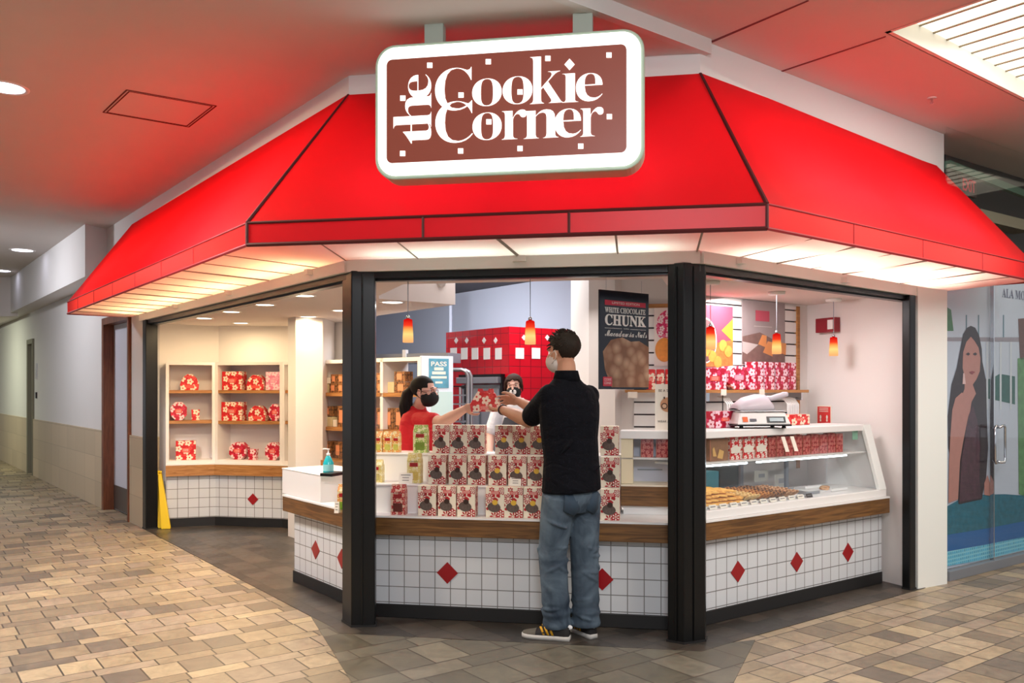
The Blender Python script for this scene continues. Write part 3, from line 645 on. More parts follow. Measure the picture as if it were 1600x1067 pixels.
# ------------------------------------------------------------------ cookie boxes
M['cream'] = mat('cream_card', (238, 226, 204), 0.5)
M['redprint'] = mat('red_print', (176, 22, 32), 0.5); M['pinkprint'] = mat('pink_red_label', (206, 70, 66), 0.5)
M['whiteprint'] = mat('white_print', (244, 236, 222), 0.5); M['tanprint'] = mat('tan_print', (196, 120, 96), 0.5)
M['win'] = mat('cookie_window', (98, 84, 78), 0.12, noise=0.6, nscale=70)
M['stk_b'] = mat('brown_sticker', (52, 30, 20), 0.4); M['stk_y'] = mat('gold_sticker', (222, 178, 62), 0.4)
M['sideflow'] = flowers('red_side_print', (160, 24, 34), (232, 200, 176), (206, 90, 80), 22)
BW, BH, BD = 0.116, 0.188, 0.075
def petal(m, c, a, r0, r1, w, y):
    ca, sa = math.cos(a), math.sin(a)
    def q(r, s_): return (c[0]+r*ca-s_*sa, y, c[1]+r*sa+s_*ca)
    m.poly([q(r0, 0), q(r0+(r1-r0)*0.5, -w), q(r0+(r1-r0)*0.85, -w*0.8), q(r1, 0), q(r0+(r1-r0)*0.85, w*0.8), q(r0+(r1-r0)*0.5, w)])
def clipx(m, x0, x1, z0, z1, start):    # trims the print to its face
    def cut(poly, ax, lim, sg):
        out = []
        for k in range(len(poly)):
            a, b = poly[k-1], poly[k]; ia, ib = sg*(lim-a[ax]) >= 0, sg*(lim-b[ax]) >= 0
            if ia != ib: t = (lim-a[ax])/(b[ax]-a[ax]); out.append(tuple(a[q]+(b[q]-a[q])*t for q in range(3)))
            if ib: out.append(b)
        return out
    V_, F_ = [], []
    for f in m.f:
        p = [tuple(m.v[k]) for k in f]
        for ax, lim, sg in ((0, x0, -1), (0, x1, 1), (2, z0, -1), (2, z1, 1)):
            if len(p) > 2: p = cut(p, ax, lim, sg)
        if len(p) > 2: F_.append(list(range(len(V_), len(V_)+len(p)))); V_ += p
    m.v, m.f, m.m = V_, F_, [0]*len(F_)
def cookie_box(stk):
    t = thing('cookie_box', '', 'box', (0, 0, 0), FC.a, 'floral cookie boxes on the stepped display')
    m = MB(); m.bx(-BW/2, BW/2, 0, BD, 0, BH); m.k = 0
    b = m.build('carton', [M['cream']], t, bevel=0.002)
    m = MB(); m.bx(BW/2, BW/2+0.0008, 0.004, BD-0.004, 0.003, BH-0.003); m.build('side_print', M['sideflow'], t); m = MB(); m.bx(-BW/2-0.0008, -BW/2, 0.004, BD-0.004, 0.003, BH-0.003); m.build('side_print', M['sideflow'], t)
    y = -0.001; m = MB()
    c = (-0.034, 0.118)
    for k in range(9): petal(m, c, 2*PI*k/9+0.2, 0.006, 0.034, 0.0075, y)
    for cc, n, r, w in (((0.004, 0.128), 3, 0.03, 0.017), ((0.044, 0.165), 7, 0.026, 0.007), ((-0.02, 0.172), 6, 0.018, 0.005), ((0.035, 0.022), 6, 0.030, 0.011), ((-0.004, 0.008), 7, 0.030, 0.005), ((-0.046, 0.07), 3, 0.026, 0.010)):
        for k in range(n): petal(m, cc, 2*PI*k/n+0.5, 0.003, r, w, y)
    clipx(m, -BW/2+0.001, BW/2-0.001, 0.001, BH-0.001, 0); m.build('flower_print', M['redprint'], t)
    m = MB(); y = -0.0016
    for k in range(9): petal(m, c, 2*PI*k/9+0.2, 0.012, 0.028, 0.003, y)
    for k in range(7): petal(m, (0.044, 0.165), 2*PI*k/7+0.5, 0.006, 0.02, 0.003, y)
    for k in range(6): petal(m, (0.035, 0.022), 2*PI*k/6+0.5, 0.008, 0.022, 0.004, y)
    clipx(m, -BW/2+0.001, BW/2-0.001, 0.001, BH-0.001, 0); m.build('petal_print', M['whiteprint'], t)
    m = MB(); m.bx(-0.024, 0.028, -0.002, 0, 0.143, 0.163); m.build('brand_label', M['pinkprint'], t)
    m = MB(); text_into(m, 'COOKIE', -0.02, 0.024, 0.153, 0.160, -0.0024); text_into(m, 'CORNER', -0.02, 0.024, 0.145, 0.151, -0.0024); m.build('label_lettering', M['whiteprint'], t)
    m = MB(); m.disc((-0.006, -0.0022, 0.063), 0.041, 0.030, n=24, rot=-0.12); m.build('cookie_window', M['win'], t)
    m = MB(); m.disc((0.0, -0.003, 0.093), 0.0175, 0.0165, n=20); m.build('sticker', stk, t)
    return t
def at_front(px, v, z): return FC.P(FC.u(px, v), v, z)
protoB = cookie_box(M['stk_b']); protoY = cookie_box(M['stk_y']); usedB = usedY = False
rows = [('bottom row', 0.19, rz_[0], (653, 684, 714), (759, 788, 818), 938), ('middle row', 0.33, rz_[1], (669, 701, 730.5), (763, 794, 824), 938.5), ('top row', 0.50, rz_[2], (675.5, 703, 730), (773.5, 801, 829), 938)]
pos3 = ('the one on the left', 'the centre one', 'the one on the right')
for rn, v, z, lt, rt_, one in rows:
    for grp, cols in (('brown', lt), ('gold', rt_)):
        for i, px in enumerate(cols):
            P_ = FC.P(FC.u(px, v)+BW/2, v, z+0.0005)
            lab = 'floral cookie box with %s sticker, %s of its trio in the %s' % (grp, ('leftmost', 'middle', 'rightmost')[i], rn)
            if grp == 'brown' and not usedB: o = protoB; usedB = True; o.location = P_; o['label'] = lab
            elif grp == 'gold' and not usedY: o = protoY; usedY = True; o.location = P_; o['label'] = lab
            else: o = dup(protoB if grp == 'brown' else protoY, P_, FC.a+random.uniform(-.03, .03), lab)
    P_ = FC.P(FC.u(one, v)+BW/2, v, z+0.0005); dup(protoB, P_, FC.a, 'floral cookie box standing alone right of the customer in the %s' % rn)
# other packs on the risers
def pack(px0, px1, py0, v, z, F, body, label, name='cookie_bag', cat='cookie bag', win=(110, 60, 40), dep=0.06, words=None, group='tall snack bags on the stepped display'):
    u0, zt_ = F.at(px0, py0, v); u1, _ = F.at(px1, py0, v); w = u1-u0; h = zt_-z
    t = thing(name, label, cat, F.P((u0+u1)/2, v, z+0.0005), F.a, group)
    m = MB(); m.ring_loft([[(-w/2*a, y0_, zz), (w/2*a, y0_, zz), (w/2*a, y1_, zz), (-w/2*a, y1_, zz)] for a, y0_, y1_, zz in ((1, 0, dep, 0), (1, 0, dep, h*0.75), (0.98, dep*0.35, dep*0.65, h*0.97), (0.98, dep*0.35, dep*0.65, h))])
    m.build('bag_body', body, t)
    m = MB(); m.bx(-w*0.3, w*0.3, -0.002, 0, h*0.55, h*0.68); m.build('brand_label', M['redprint'], t)
    m = MB(); m.bx(-w*0.33, w*0.33, -0.002, 0, h*0.1, h*0.38); m.build('product_window', mat('product_window', win, 0.35, noise=0.35, nscale=90), t)
    if words:
        m = MB(); k = 0.5
        text_into(m, words, -w*0.28, w*0.28, h*0.70, h*0.745, -0.001); text_into(m, 'COOKIE', -w*0.24, w*0.24, h*0.62, h*0.66, -0.0026); text_into(m, 'CORNER', -w*0.24, w*0.24, h*0.565, h*0.605, -0.0026)
        m.build('bag_lettering', mat('bag_ink', (70, 58, 46), 0.6), t)
    return t
M['bagred'] = flowers('red_cream_bag', (224, 190, 168), (176, 40, 44), (206, 130, 110), 30)
M['bagyel'] = flowers('yellow_cream_bag', (232, 216, 160), (222, 200, 120), (240, 230, 196), 30)
M['baggrn'] = flowers('green_cream_bag', (216, 212, 160), (150, 176, 84), (226, 224, 190), 30)
M['bagorg'] = flowers('orange_cream_bag', (232, 206, 140), (226, 150, 70), (240, 228, 190), 30)
pack(610.5, 632.5, 757, 0.20, rz_[0], FC, M['bagred'], 'red and cream cookie bag standing alone on the counter left of the bottom row', win=(96, 38, 30), words='COOKIES')
pack(636, 657, 708, 0.36, rz_[1], FC, M['bagyel'], 'pale yellow lemon cookie bag behind the small white card', win=(206, 176, 92), words='LEMON')
pack(645.5, 667, 664, 0.52, rz_[2], FC, M['baggrn'], 'green and cream cookie bag on the top step beside the red-shirted person', win=(110, 130, 50), words='MATCHA')
pack(570, 597, 718, 0.36, rz_[1], FC, M['bagyel'], 'yellow snack pack half hidden by the post on the middle step', win=(196, 180, 110), dep=0.05)
for i, (a, b, nm) in enumerate(((581, 597, 'hard against the black post'), (598.5, 612, 'second from the black post'), (612.5, 624, 'third from the black post'))):
    pack(a, b, 674, 0.54, rz_[2], FC, M['bagorg'], 'orange and cream snack pack on the top step, '+nm, win=(196, 190, 90), dep=0.05)
pack(527, 541, 757, 0.24, rz_[0], FC, M['bagorg'], 'orange and green snack pack left of the post on the register counter', win=(120, 160, 50), dep=0.05)
def card(F, px0, px1, py0, v, z, label, lines=3, lean=0.012):
    u0, zt_ = F.at(px0, py0, v); u1, _ = F.at(px1, py0, v); w = u1-u0; h = zt_-z
    t = thing('price_card', label, 'sign card', F.P((u0+u1)/2, v, z+0.0005), F.a, 'small white price cards')
    m = MB(); m.slab([(-w/2, 0, 0), (w/2, 0, 0), (w/2, lean, h), (-w/2, lean, h)], (0, 0.002, 0)); m.slab([(-w/2, 0.03, 0), (w/2, 0.03, 0), (w/2, lean, h), (-w/2, lean, h)], (0, 0.002, 0)); m.build('card', M['whiteprint'], t)
    m = MB()
    for k in range(lines):
        zz = h*(0.8-0.25*k); yy = lean*zz/h-0.001; ww = w*(0.36 if k == 0 else 0.25)
        m.poly([(-ww, yy, zz-0.002), (ww, yy, zz-0.002), (ww, yy, zz+0.002), (-ww, yy, zz+0.002)])
    m.build('print_lines', mat('grey_ink', (110, 100, 96), 0.6), t)
    return t
card(FC, 623, 644, 739, 0.335, rz_[1], 'small white price card before the pale yellow bag')
card(FC, 796.5, 814, 745, 0.318, rz_[1], 'small white price card standing before the middle row of gold sticker boxes')
card(FC, 522, 529, 784, 0.20, rz_[0], 'small white card on the register counter beside the orange pack')
# register box and the things on it
R0 = FL.u(444, 0.20); R1 = FL.u(504, 0.20)
t = thing('register_box', 'white laminate box riser on the counter at the entrance', 'counter box', FL.P(R0, 0.185, 0.657), FL.a)
m = MB(); m.bx(0, R1-R0, 0, 0.42, 0, 0.185); m.build('box_body', M['white'], t, bevel=0.003)
m = MB(); m.bx(-0.004, R1-R0+0.004, -0.004, 0.424, 0.185, 0.193); m.build('box_top', M['white'], t, bevel=0.003)
bt = 0.657+0.193+0.001
p = G(513, 742, bt)
t = thing('sanitizer_bottle', 'clear pump bottle of teal hand sanitizer on the white register box', 'bottle', (p.x, p.y, bt))
m = MB(); m.lathe([(0.034, 0.0), (0.037, 0.01), (0.037, 0.085), (0.02, 0.12), (0.013, 0.135)], 18); m.build('bottle_body', mat('teal_gel', (40, 184, 196), 0.15, spec=0.6), t, smooth=True)
m = MB(); m.lathe([(0.0375, 0.03), (0.0375, 0.075)], 18, cap=False); m.build('bottle_label', mat('pale_label', (150, 220, 224), 0.5), t, smooth=True)
m = MB(); m.lathe([(0.014, 0.135), (0.014, 0.15), (0.006, 0.152), (0.005, 0.175), (0.011, 0.177), (0.011, 0.184)], 14); m.tube([(0, 0, 0.18), (-0.03, -0.005, 0.183), (-0.036, -0.006, 0.176)], 0.005, 8); m.build('pump', M['white'], t, smooth=True)
p = G(520, 743, bt)
t = thing('card_terminal', 'flat black card terminal lying on the register box beside the sanitizer', 'card terminal', (p.x, p.y, bt), FL.a+0.5)
m = MB(); m.box((0, 0, 0.012), (0.10, 0.16, 0.022)); m.build('terminal_body', M['black'], t, bevel=0.004)
m = MB(); m.box((0, 0.03, 0.0245), (0.07, 0.07, 0.002)); m.build('terminal_screen', mat('grey_screen', (92, 98, 104), 0.2), t)
M['glass'] = None
def glassmat(name, tint=(1, 1, 1), refl=0.08):
    m = bpy.data.materials.new(name); m.use_nodes = True; t = m.node_tree; N = t.nodes; N.clear()
    o = N.new('ShaderNodeOutputMaterial'); tr = N.new('ShaderNodeBsdfTransparent'); gl = N.new('ShaderNodeBsdfGlossy'); gl.inputs['Roughness'].default_value = 0.02
    tr.inputs[0].default_value = (*tint, 1)
    lwt = N.new('ShaderNodeLayerWeight'); lwt.inputs[0].default_value = 0.12; fr = N.new('ShaderNodeMath'); fr.operation = 'MULTIPLY_ADD'; t.links.new(lwt.outputs['Facing'], fr.inputs[0]); fr.inputs[1].default_value = 0.12; fr.inputs[2].default_value = 0.035
    mx = N.new('ShaderNodeMixShader'); t.links.new(fr.outputs[0], mx.inputs[0]); t.links.new(tr.outputs[0], mx.inputs[1]); t.links.new(gl.outputs[0], mx.inputs[2]); t.links.new(mx.outputs[0], o.inputs[0])
    return m
M['glass'] = glassmat('clear_glass', (0.97, 0.98, 0.98)); M['acrylic'] = glassmat('clear_acrylic', (0.93, 0.95, 0.96))
p = G(524, 740, bt)
t = thing('acrylic_stand', 'clear curved acrylic holder behind the card terminal', 'holder', (p.x+0.03, p.y+0.10, bt), FL.a+0.6)
m = MB(); m.bx(-0.09, 0.09, 0, 0.003, 0, 0.15); m.build('acrylic_back', M['acrylic'], t)
m = MB(); m.ring_loft([[(-0.09+0.0, -0.06*math.sin(a), 0.002+0.12*(1-math.cos(a))), (0.09, -0.06*math.sin(a), 0.002+0.12*(1-math.cos(a)))] for a in [PI/2*k/8 for k in range(9)]], cap=False, close=False); m.build('acrylic_curve', M['acrylic'], t)
p = G(519, 700, 0.9)
t = thing('sneeze_guard', 'tall clear acrylic guard standing behind the register box', 'guard', FL.P(R1-0.1, 0.50, 0.851), FL.a)
m = MB(); m.bx(-0.02, 0.36, 0, 0.005, 0, 0.42); m.build('acrylic_sheet', M['acrylic'], t)
m = MB(); m.bx(-0.03, 0.37, -0.03, 0.03, -0.001, 0.006); m.build('guard_foot', M['white'], t)

# ================================================================== glass cookie case on the right counter
CU0, CU1 = FR.u(1096, 0.17), 2.215
case = thing('cookie_case', 'long white glass fronted cookie display case on the right counter', 'display case', FR.P(CU0, 0.17, 0.658), FR.a)
CL = CU1-CU0; zt_c = 1.185-0.658; vt = 0.14; dc = 0.50
m = MB(); m.prism([(0, 0), (CL, 0), (CL, dc), (dc*0.46, dc)], 0, 0.052); m.build('case_base', M['white'], case, bevel=0.004)
m = MB(); m.prism([((vt-.01)*0.42, vt-0.01), (CL, vt-0.01), (CL, dc), (dc*0.46, dc)], zt_c-0.045, zt_c); m.build('case_top', M['white'], case, bevel=0.004)
m = MB(); m.bx(0.01, CL-0.05, vt-0.01, 0.40, 0.318, 0.330); m.build('glass_shelf', M['white'], case)
def slope(x0, x1, y0, z0, y1, z1, th): 
    m = MB(); m.slab([(x0, y0, z0), (x1, y0, z0), (x1, y1, z1), (x0, y1, z1)], (0, th, 0)); return m
slope(0.0, CL-0.05, 0.02, 0.052, vt, zt_c-0.045, 0.005).build('front_glass', M['glass'], case)
slope(CL-0.09, CL, -0.003, 0.052, vt-0.012, zt_c, 0.03).build('end_frame', M['whitetrim'], case, bevel=0.003)
m = MB(); m.slab([(CL-0.012, 0.02, 0.05), (CL-0.012, dc, 0.05), (CL-0.012, dc, zt_c-0.04), (CL-0.012, vt, zt_c-0.04)], (0.01, 0, 0)); m.build('end_panel', M['white'], case)
m = MB()
for k in range(3): m.bx(0.42+k*0.52, 0.45+k*0.52, dc-0.03, dc-0.01, 0.052, zt_c-0.045)
m.build('rear_post', M['steelgrey'], case)
m = MB(); m.bx(0.45, CL-0.02, dc-0.02, dc-0.012, 0.052, zt_c-0.05); m.build('sliding_glass', M['acrylic'], case)
for a, b in ((0.10, 0.62), (0.72, 1.75)):
    m = MB(); m.tube([(a, vt+0.02, 0.305), (b, vt+0.02, 0.305)], 0.006, 8); m.build('light_tube', emat('case_tube', (235, 246, 255), 9.0), case)
# trays of cookies
def cookie_mat(name, c, d, k): 
    m, t, p, N, L = nt(name); tc = N.new('ShaderNodeTexCoord'); n = N.new('ShaderNodeTexNoise'); n.inputs['Scale'].default_value = k; n.inputs['Detail'].default_value = 3; L.new(tc.outputs['Object'], n.inputs['Vector'])
    cr = N.new('ShaderNodeValToRGB'); cr.color_ramp.elements[0].position = 0.42; cr.color_ramp.elements[0].color = (*hexc(*d), 1); cr.color_ramp.elements[1].position = 0.52; cr.color_ramp.elements[1].color = (*hexc(*c), 1)
    L.new(n.outputs['Fac'], cr.inputs[0]); L.new(cr.outputs[0], p.inputs['Base Color']); p.inputs['Roughness'].default_value = 0.7; return m
kinds = [('golden', cookie_mat('golden_cookie', (240, 184, 88), (214, 146, 56), 30), 0.047), ('pale', cookie_mat('pale_cookie', (232, 200, 140), (214, 170, 100), 30), 0.036),
         ('orange brown', cookie_mat('orange_cookie', (206, 138, 62), (150, 88, 36), 60), 0.036), ('chocolate chip', cookie_mat('chip_cookie', (172, 116, 66), (74, 42, 24), 70), 0.036), ('light nutty', cookie_mat('nut_cookie', (206, 160, 116), (160, 110, 74), 60), 0.036)]
protoC = {}
for nm, mt, r in kinds:
    m = MB(); n = 18
    prof = [(0.2*r, 0.0), (0.9*r, 0.001), (r, 0.005), (0.93*r, 0.011), (0.55*r, 0.016), (0.1*r, 0.017)]
    m.ring_loft([[(rr*(1+0.05*math.sin(5*a+rr*90))*math.cos(a), rr*(1+0.04*math.cos(3*a))*math.sin(a), z) for a in [2*PI*k/n for k in range(n)]] for rr, z in prof])
    o = m.build('cookie', mt, None, smooth=True); tag(o, '', 'cookie'); protoC[nm] = [o, False]
def put_cookie(nm, u, v, z, tilt, label, grp, sc_=1.0):
    o, used = protoC[nm]
    if used: o = o.copy(); COL.objects.link(o)
    else: protoC[nm][1] = True
    o.location = FR.P(u, v, z); o.rotation_euler = (tilt, random.uniform(-0.12, 0.12), random.uniform(0, 6)) if tilt == 0 else (tilt+random.uniform(-0.08, 0.08), random.uniform(-.08, .08), FR.a)
    o['label'] = label; o['group'] = grp; o['category'] = 'cookie'
dz_ = 0.658+0.052
def tray(u0, u1, label):
    t = thing('cookie_tray', label, 'tray', FR.P(u0, 0.235, dz_+0.001), FR.a)
    w = u1-u0; m = MB(); m.bx(0, w, 0, 0.38, 0, 0.006); m.build('tray_base', M['white'], t); m = MB(); m.bx(0, w, -0.006, 0, 0, 0.016); m.bx(0, w, 0.38, 0.386, 0, 0.016); m.build('tray_rim', M['white'], t); return t
gk = {'golden': 'thick golden cookies heaped at the near end of the case', 'pale': 'pale cookies shingled beside the golden heap', 'orange brown': 'orange brown cookies shingled in the middle of the case', 'chocolate chip': 'dark chocolate chip cookies shingled behind the name cards', 'light nutty': 'light nutty cookies at the far end of the cookie rows'}
tray(CU0+0.10, CU0+0.52, 'white tray under the heap of golden cookies')
tray(CU0+0.53, CU0+0.79, 'white tray under the pale and orange brown cookies')
tray(CU0+0.80, CU0+1.14, 'white tray under the chocolate chip cookies')
for layer in range(4):
    for i in range(5-layer//2):
        for jv in range(4-layer//2):
            u = CU0+0.145+0.078*i+0.02*layer+random.uniform(-.008, .008); v = 0.275+jv*0.09+layer*0.02
            put_cookie('golden', u, v, dz_+0.012+0.021*layer, 0, 'thick round golden cookie in the heap nearest the black post', gk['golden'])
def shingle(nm, u0, cols, nrow, lab):
    for c in range(cols):
        for r in range(nrow):
            put_cookie(nm, u0+c*0.066+random.uniform(-.004, .004), 0.265+r*0.031, dz_+0.026+random.uniform(0, 0.005)+0.001*r, -0.62, lab, gk[nm])
shingle('pale', CU0+0.565, 2, 10, 'small pale cookie leaning in the rows beside the golden heap')
shingle('orange brown', CU0+0.70, 2, 11, 'orange brown cookie leaning in the rows at the middle of the case')
shingle('chocolate chip', CU0+0.84, 2, 11, 'dark chocolate chip cookie leaning in the rows behind the name cards')
shingle('light nutty', CU0+0.98, 2, 10, 'light nutty cookie leaning in the last filled rows of the case')
for k in range(11):
    u = CU0+0.15+k*0.098; w = 0.066
    t = thing('name_card', 'small white name card in the row along the front edge of the cookie case', 'sign card', FR.P(u, 0.205, dz_+0.001), FR.a, 'name cards in front of the cookie trays')
    m = MB(); m.slab([(-w/2, 0, 0), (w/2, 0, 0), (w/2, 0.012, 0.026), (-w/2, 0.012, 0.026)], (0, 0.0015, 0)); m.build('card', M['whiteprint'] if k != 10 else M['stk_b'], t)
    if k == 10: t['label'] = 'dark brown name card at the far end of the row of white cards'; t.pop('group', None) if hasattr(t, 'pop') else None
    m = MB(); m.poly([(-w*0.36, 0.0045, 0.012), (w*0.36, 0.0045, 0.012), (w*0.36, 0.0065, 0.017), (-w*0.36, 0.0065, 0.017)]); m.build('print_lines', mat('grey_ink', (120, 120, 124), 0.6), t)
for k, (u, w) in enumerate(((CU0+1.30, 0.16), (CU0+1.62, 0.2))):
    t = thing('tray_box', ('shallow clear empty tray in the bare middle of the cookie case', 'shallow white tray with a little pastry at the far end of the cookie case')[k], 'tray', FR.P(u, 0.40, dz_+0.001), FR.a)
    m = MB(); m.bx(-w/2, w/2, -0.1, 0.12, 0, 0.004); m.bx(-w/2, w/2, -0.1, -0.096, 0, 0.02); m.bx(-w/2, w/2, 0.116, 0.12, 0, 0.02); m.build('tray_body', M['white'] if k else M['steel'], t)
for i in range(3): put_cookie('light nutty', CU0+1.58+i*0.05, 0.40+0.03*i, dz_+0.006, 0, 'light nutty cookie lying flat on the small tray at the far end', 'flat cookies on the small far tray')
# bags standing on the shelf of the case
shz = 0.658+0.331
M['bagdeep'] = flowers('deep_red_bag', (150, 26, 36), (206, 120, 110), (190, 80, 76), 34); M['bagbright'] = flowers('bright_red_bag', (196, 18, 30), (240, 226, 214), (224, 70, 70), 26)
def shelf_bag(px0, px1, v, z, h, body, label, dep=0.07, group='gift bags on the shelf of the cookie case', F=FR, lab=True, yaw=0):
    u0, u1 = F.u(px0, v), F.u(px1, v); w = u1-u0
    t = thing('gift_bag', label, 'gift bag', F.P((u0+u1)/2, v, z+0.0005), F.a+yaw, group)
    m = MB(); m.ring_loft([[(-w/2*a, 0, zz), (w/2*a, 0, zz), (w/2*a, y1, zz), (-w/2*a, y1, zz)] for a, y1, zz in ((0.97, dep, 0), (1, dep, h*0.6), (0.98, dep*0.5, h))]); m.build('bag_body', body, t)
    m = MB(); m.bx(-w/2*0.985, -w/2*0.985+0.004, -0.0015, 0, 0.004, h*0.98); m.build('bag_seam', M['tanprint'], t)
    if lab: m = MB(); m.slab([(-w*0.35, -0.001, h*0.28), (w*0.35, -0.001, h*0.28), (w*0.42, -0.001, h*0.5), (0, -0.001, h*0.62), (-w*0.42, -0.001, h*0.5)], (0, 0.0008, 0)); m.build('bag_label', M['whiteprint'], t)
    return t
shelf_bag(1109, 1138, 0.34, shz, 0.14, mat('brown_cookie_bag', (150, 110, 84), 0.4, noise=0.4, nscale=28), 'brown snack bag with cookie picture at the near end of the case shelf', lab=False)
bb_ = [o for o in bpy.data.objects if o.get('label') == 'brown snack bag with cookie picture at the near end of the case shelf'][0]
m = MB(); m.poly([(-0.02, -0.002, 0.02), (0.03, -0.002, 0.01), (0.045, -0.002, 0.06), (0.0, -0.002, 0.075)]); m.poly([(-0.06, -0.002, 0.03), (-0.025, -0.002, 0.03), (-0.05, -0.002, 0.09), (-0.065, -0.002, 0.08)]); m.build('cookie_picture', mat('bag_cookie_print', (222, 178, 112), 0.5), bb_)
for i, (a, b) in enumerate(((1140, 1159), (1160, 1179), (1180, 1199))):
    shelf_bag(a, b, 0.34, shz, 0.152, M['bagbright'], 'bright red bag with cream label on the case shelf, %s' % ('nearest the brown bag', 'middle of the three', 'nearest the dull red bags')[i])
xs = [1201, 1213, 1226, 1240, 1254, 1267, 1280, 1293, 1306, 1318]
names = ['first', 'second', 'third', 'fourth', 'fifth', 'sixth', 'seventh', 'eighth', 'ninth', 'last']
for i, px in enumerate(xs[:-1]):
    shelf_bag(px, xs[i+1]-1, 0.34, shz, 0.135+0.006*(i % 2), M['bagdeep'], 'dull red flowered bag on the case shelf, %s after the bright red ones' % names[i], lab=False)
t = thing('hang_card', 'green sticky note stuck inside the case glass near the far end', 'note', FR.P(2.05, 0.32, 1.11), FR.a); m = MB(); m.bx(-0.035, 0.035, 0, 0.002, -0.035, 0.03); m.build('note', mat('green_note', (120, 176, 150), 0.6), t)
for k, px in enumerate((1221, 1235)):
    u, _ = FR.at(px, 700, 0.27); t = thing('hang_card', ('white price strip taped to the case glass, nearer the scale foot', 'white price strip taped to the case glass, farther one')[k], 'note', FR.P(u, 0.262, 1.06), FR.a)
    m = MB(); m.slab([(-0.02, -0.004, 0.07), (0.02, -0.004, 0.07), (0.035, -0.03, -0.03), (-0.005, -0.03, -0.03)], (0, 0.001, 0)); m.build('paper_strip', M['whiteprint'], t)
# scale on top of the case
ctop = 1.1865
u, _ = FR.at(1183, 660, 0.42)
t = thing('weighing_scale', 'white digital weighing scale with steel scoop tray on top of the cookie case', 'scale', FR.P(u, 0.42, ctop), FR.a-0.5)
m = MB(); m.ring_loft([[(-0.185*a, -0.11*b, z), (0.185*a, -0.11*b, z), (0.185*a, 0.12, z), (-0.185*a, 0.12, z)] for a, b, z in ((1.0, 1.1, 0.025), (1.0, 1.1, 0.035), (0.86, 0.85, 0.105))]); m.build('scale_body', M['white'], t, bevel=0.006)
m = MB(); m.bx(-0.19, 0.19, -0.125, 0.125, 0.016, 0.026); m.build('scale_base', M['black'], t)
for x in (-.15, .15):
    for y in (-.09, .09): m = MB(); m.lathe([(0.016, 0), (0.012, 0.016)], 12, (x, y, 0)); m.build('foot', M['black'], t)
m = MB(); m.bx(-0.155, 0.155, -0.09, 0.11, 0.113, 0.119); m.build('weighing_plate', M['steel'], t, bevel=0.002)
m = MB(); m.ring_loft([[(x+0.01*math.cos(a), -0.085*k_*math.cos(a), 0.121+hh*math.sin(a)) for a in [PI*q/8 for q in range(9)]] for x, k_, hh in ((-0.165, 0.75, 0.012), (-0.15, 0.95, 0.045), (-0.10, 1, 0.085), (-0.02, 1, 0.105), (0.05, 0.9, 0.10), (0.085, 0.7, 0.055), (0.09, 0.5, 0.02))], cap=False, close=False)
m.tube([(0.02, 0, 0.205), (0.10, 0, 0.20), (0.19, 0, 0.225), (0.215, 0, 0.23)], [0.012, 0.014, 0.017, 0.012], 10)
o = m.build('scoop_tray', mat('pale_scoop', (214, 206, 216), 0.3), t, smooth=True); o.modifiers.new('thick', 'SOLIDIFY').thickness = 0.004
m = MB(); m.slab([(0.02, -0.124, 0.040), (0.15, -0.124, 0.040), (0.15, -0.108, 0.08), (0.02, -0.108, 0.08)], (0, 0.004, 0)); m.build('display_bezel', M['black'], t)
m = MB(); m.slab([(0.035, -0.1255, 0.048), (0.135, -0.1255, 0.048), (0.135, -0.113, 0.072), (0.035, -0.113, 0.072)], (0, 0.002, 0)); m.build('display_screen', mat('lcd_grey', (150, 168, 176), 0.2), t)
m = MB(); m.slab([(-0.15, -0.1245, 0.045), (-0.115, -0.1245, 0.045), (-0.115, -0.110, 0.078), (-0.15, -0.110, 0.078)], (0, 0.003, 0)); m.build('maker_badge', mat('orange_badge', (226, 96, 30), 0.5), t)
m = MB(); m.slab([(-0.10, -0.1235, 0.048), (-0.055, -0.1235, 0.048), (-0.055, -0.115, 0.066), (-0.10, -0.115, 0.066)], (0, 0.003, 0)); m.build('maker_badge', mat('grey_badge', (84, 84, 96), 0.5), t)
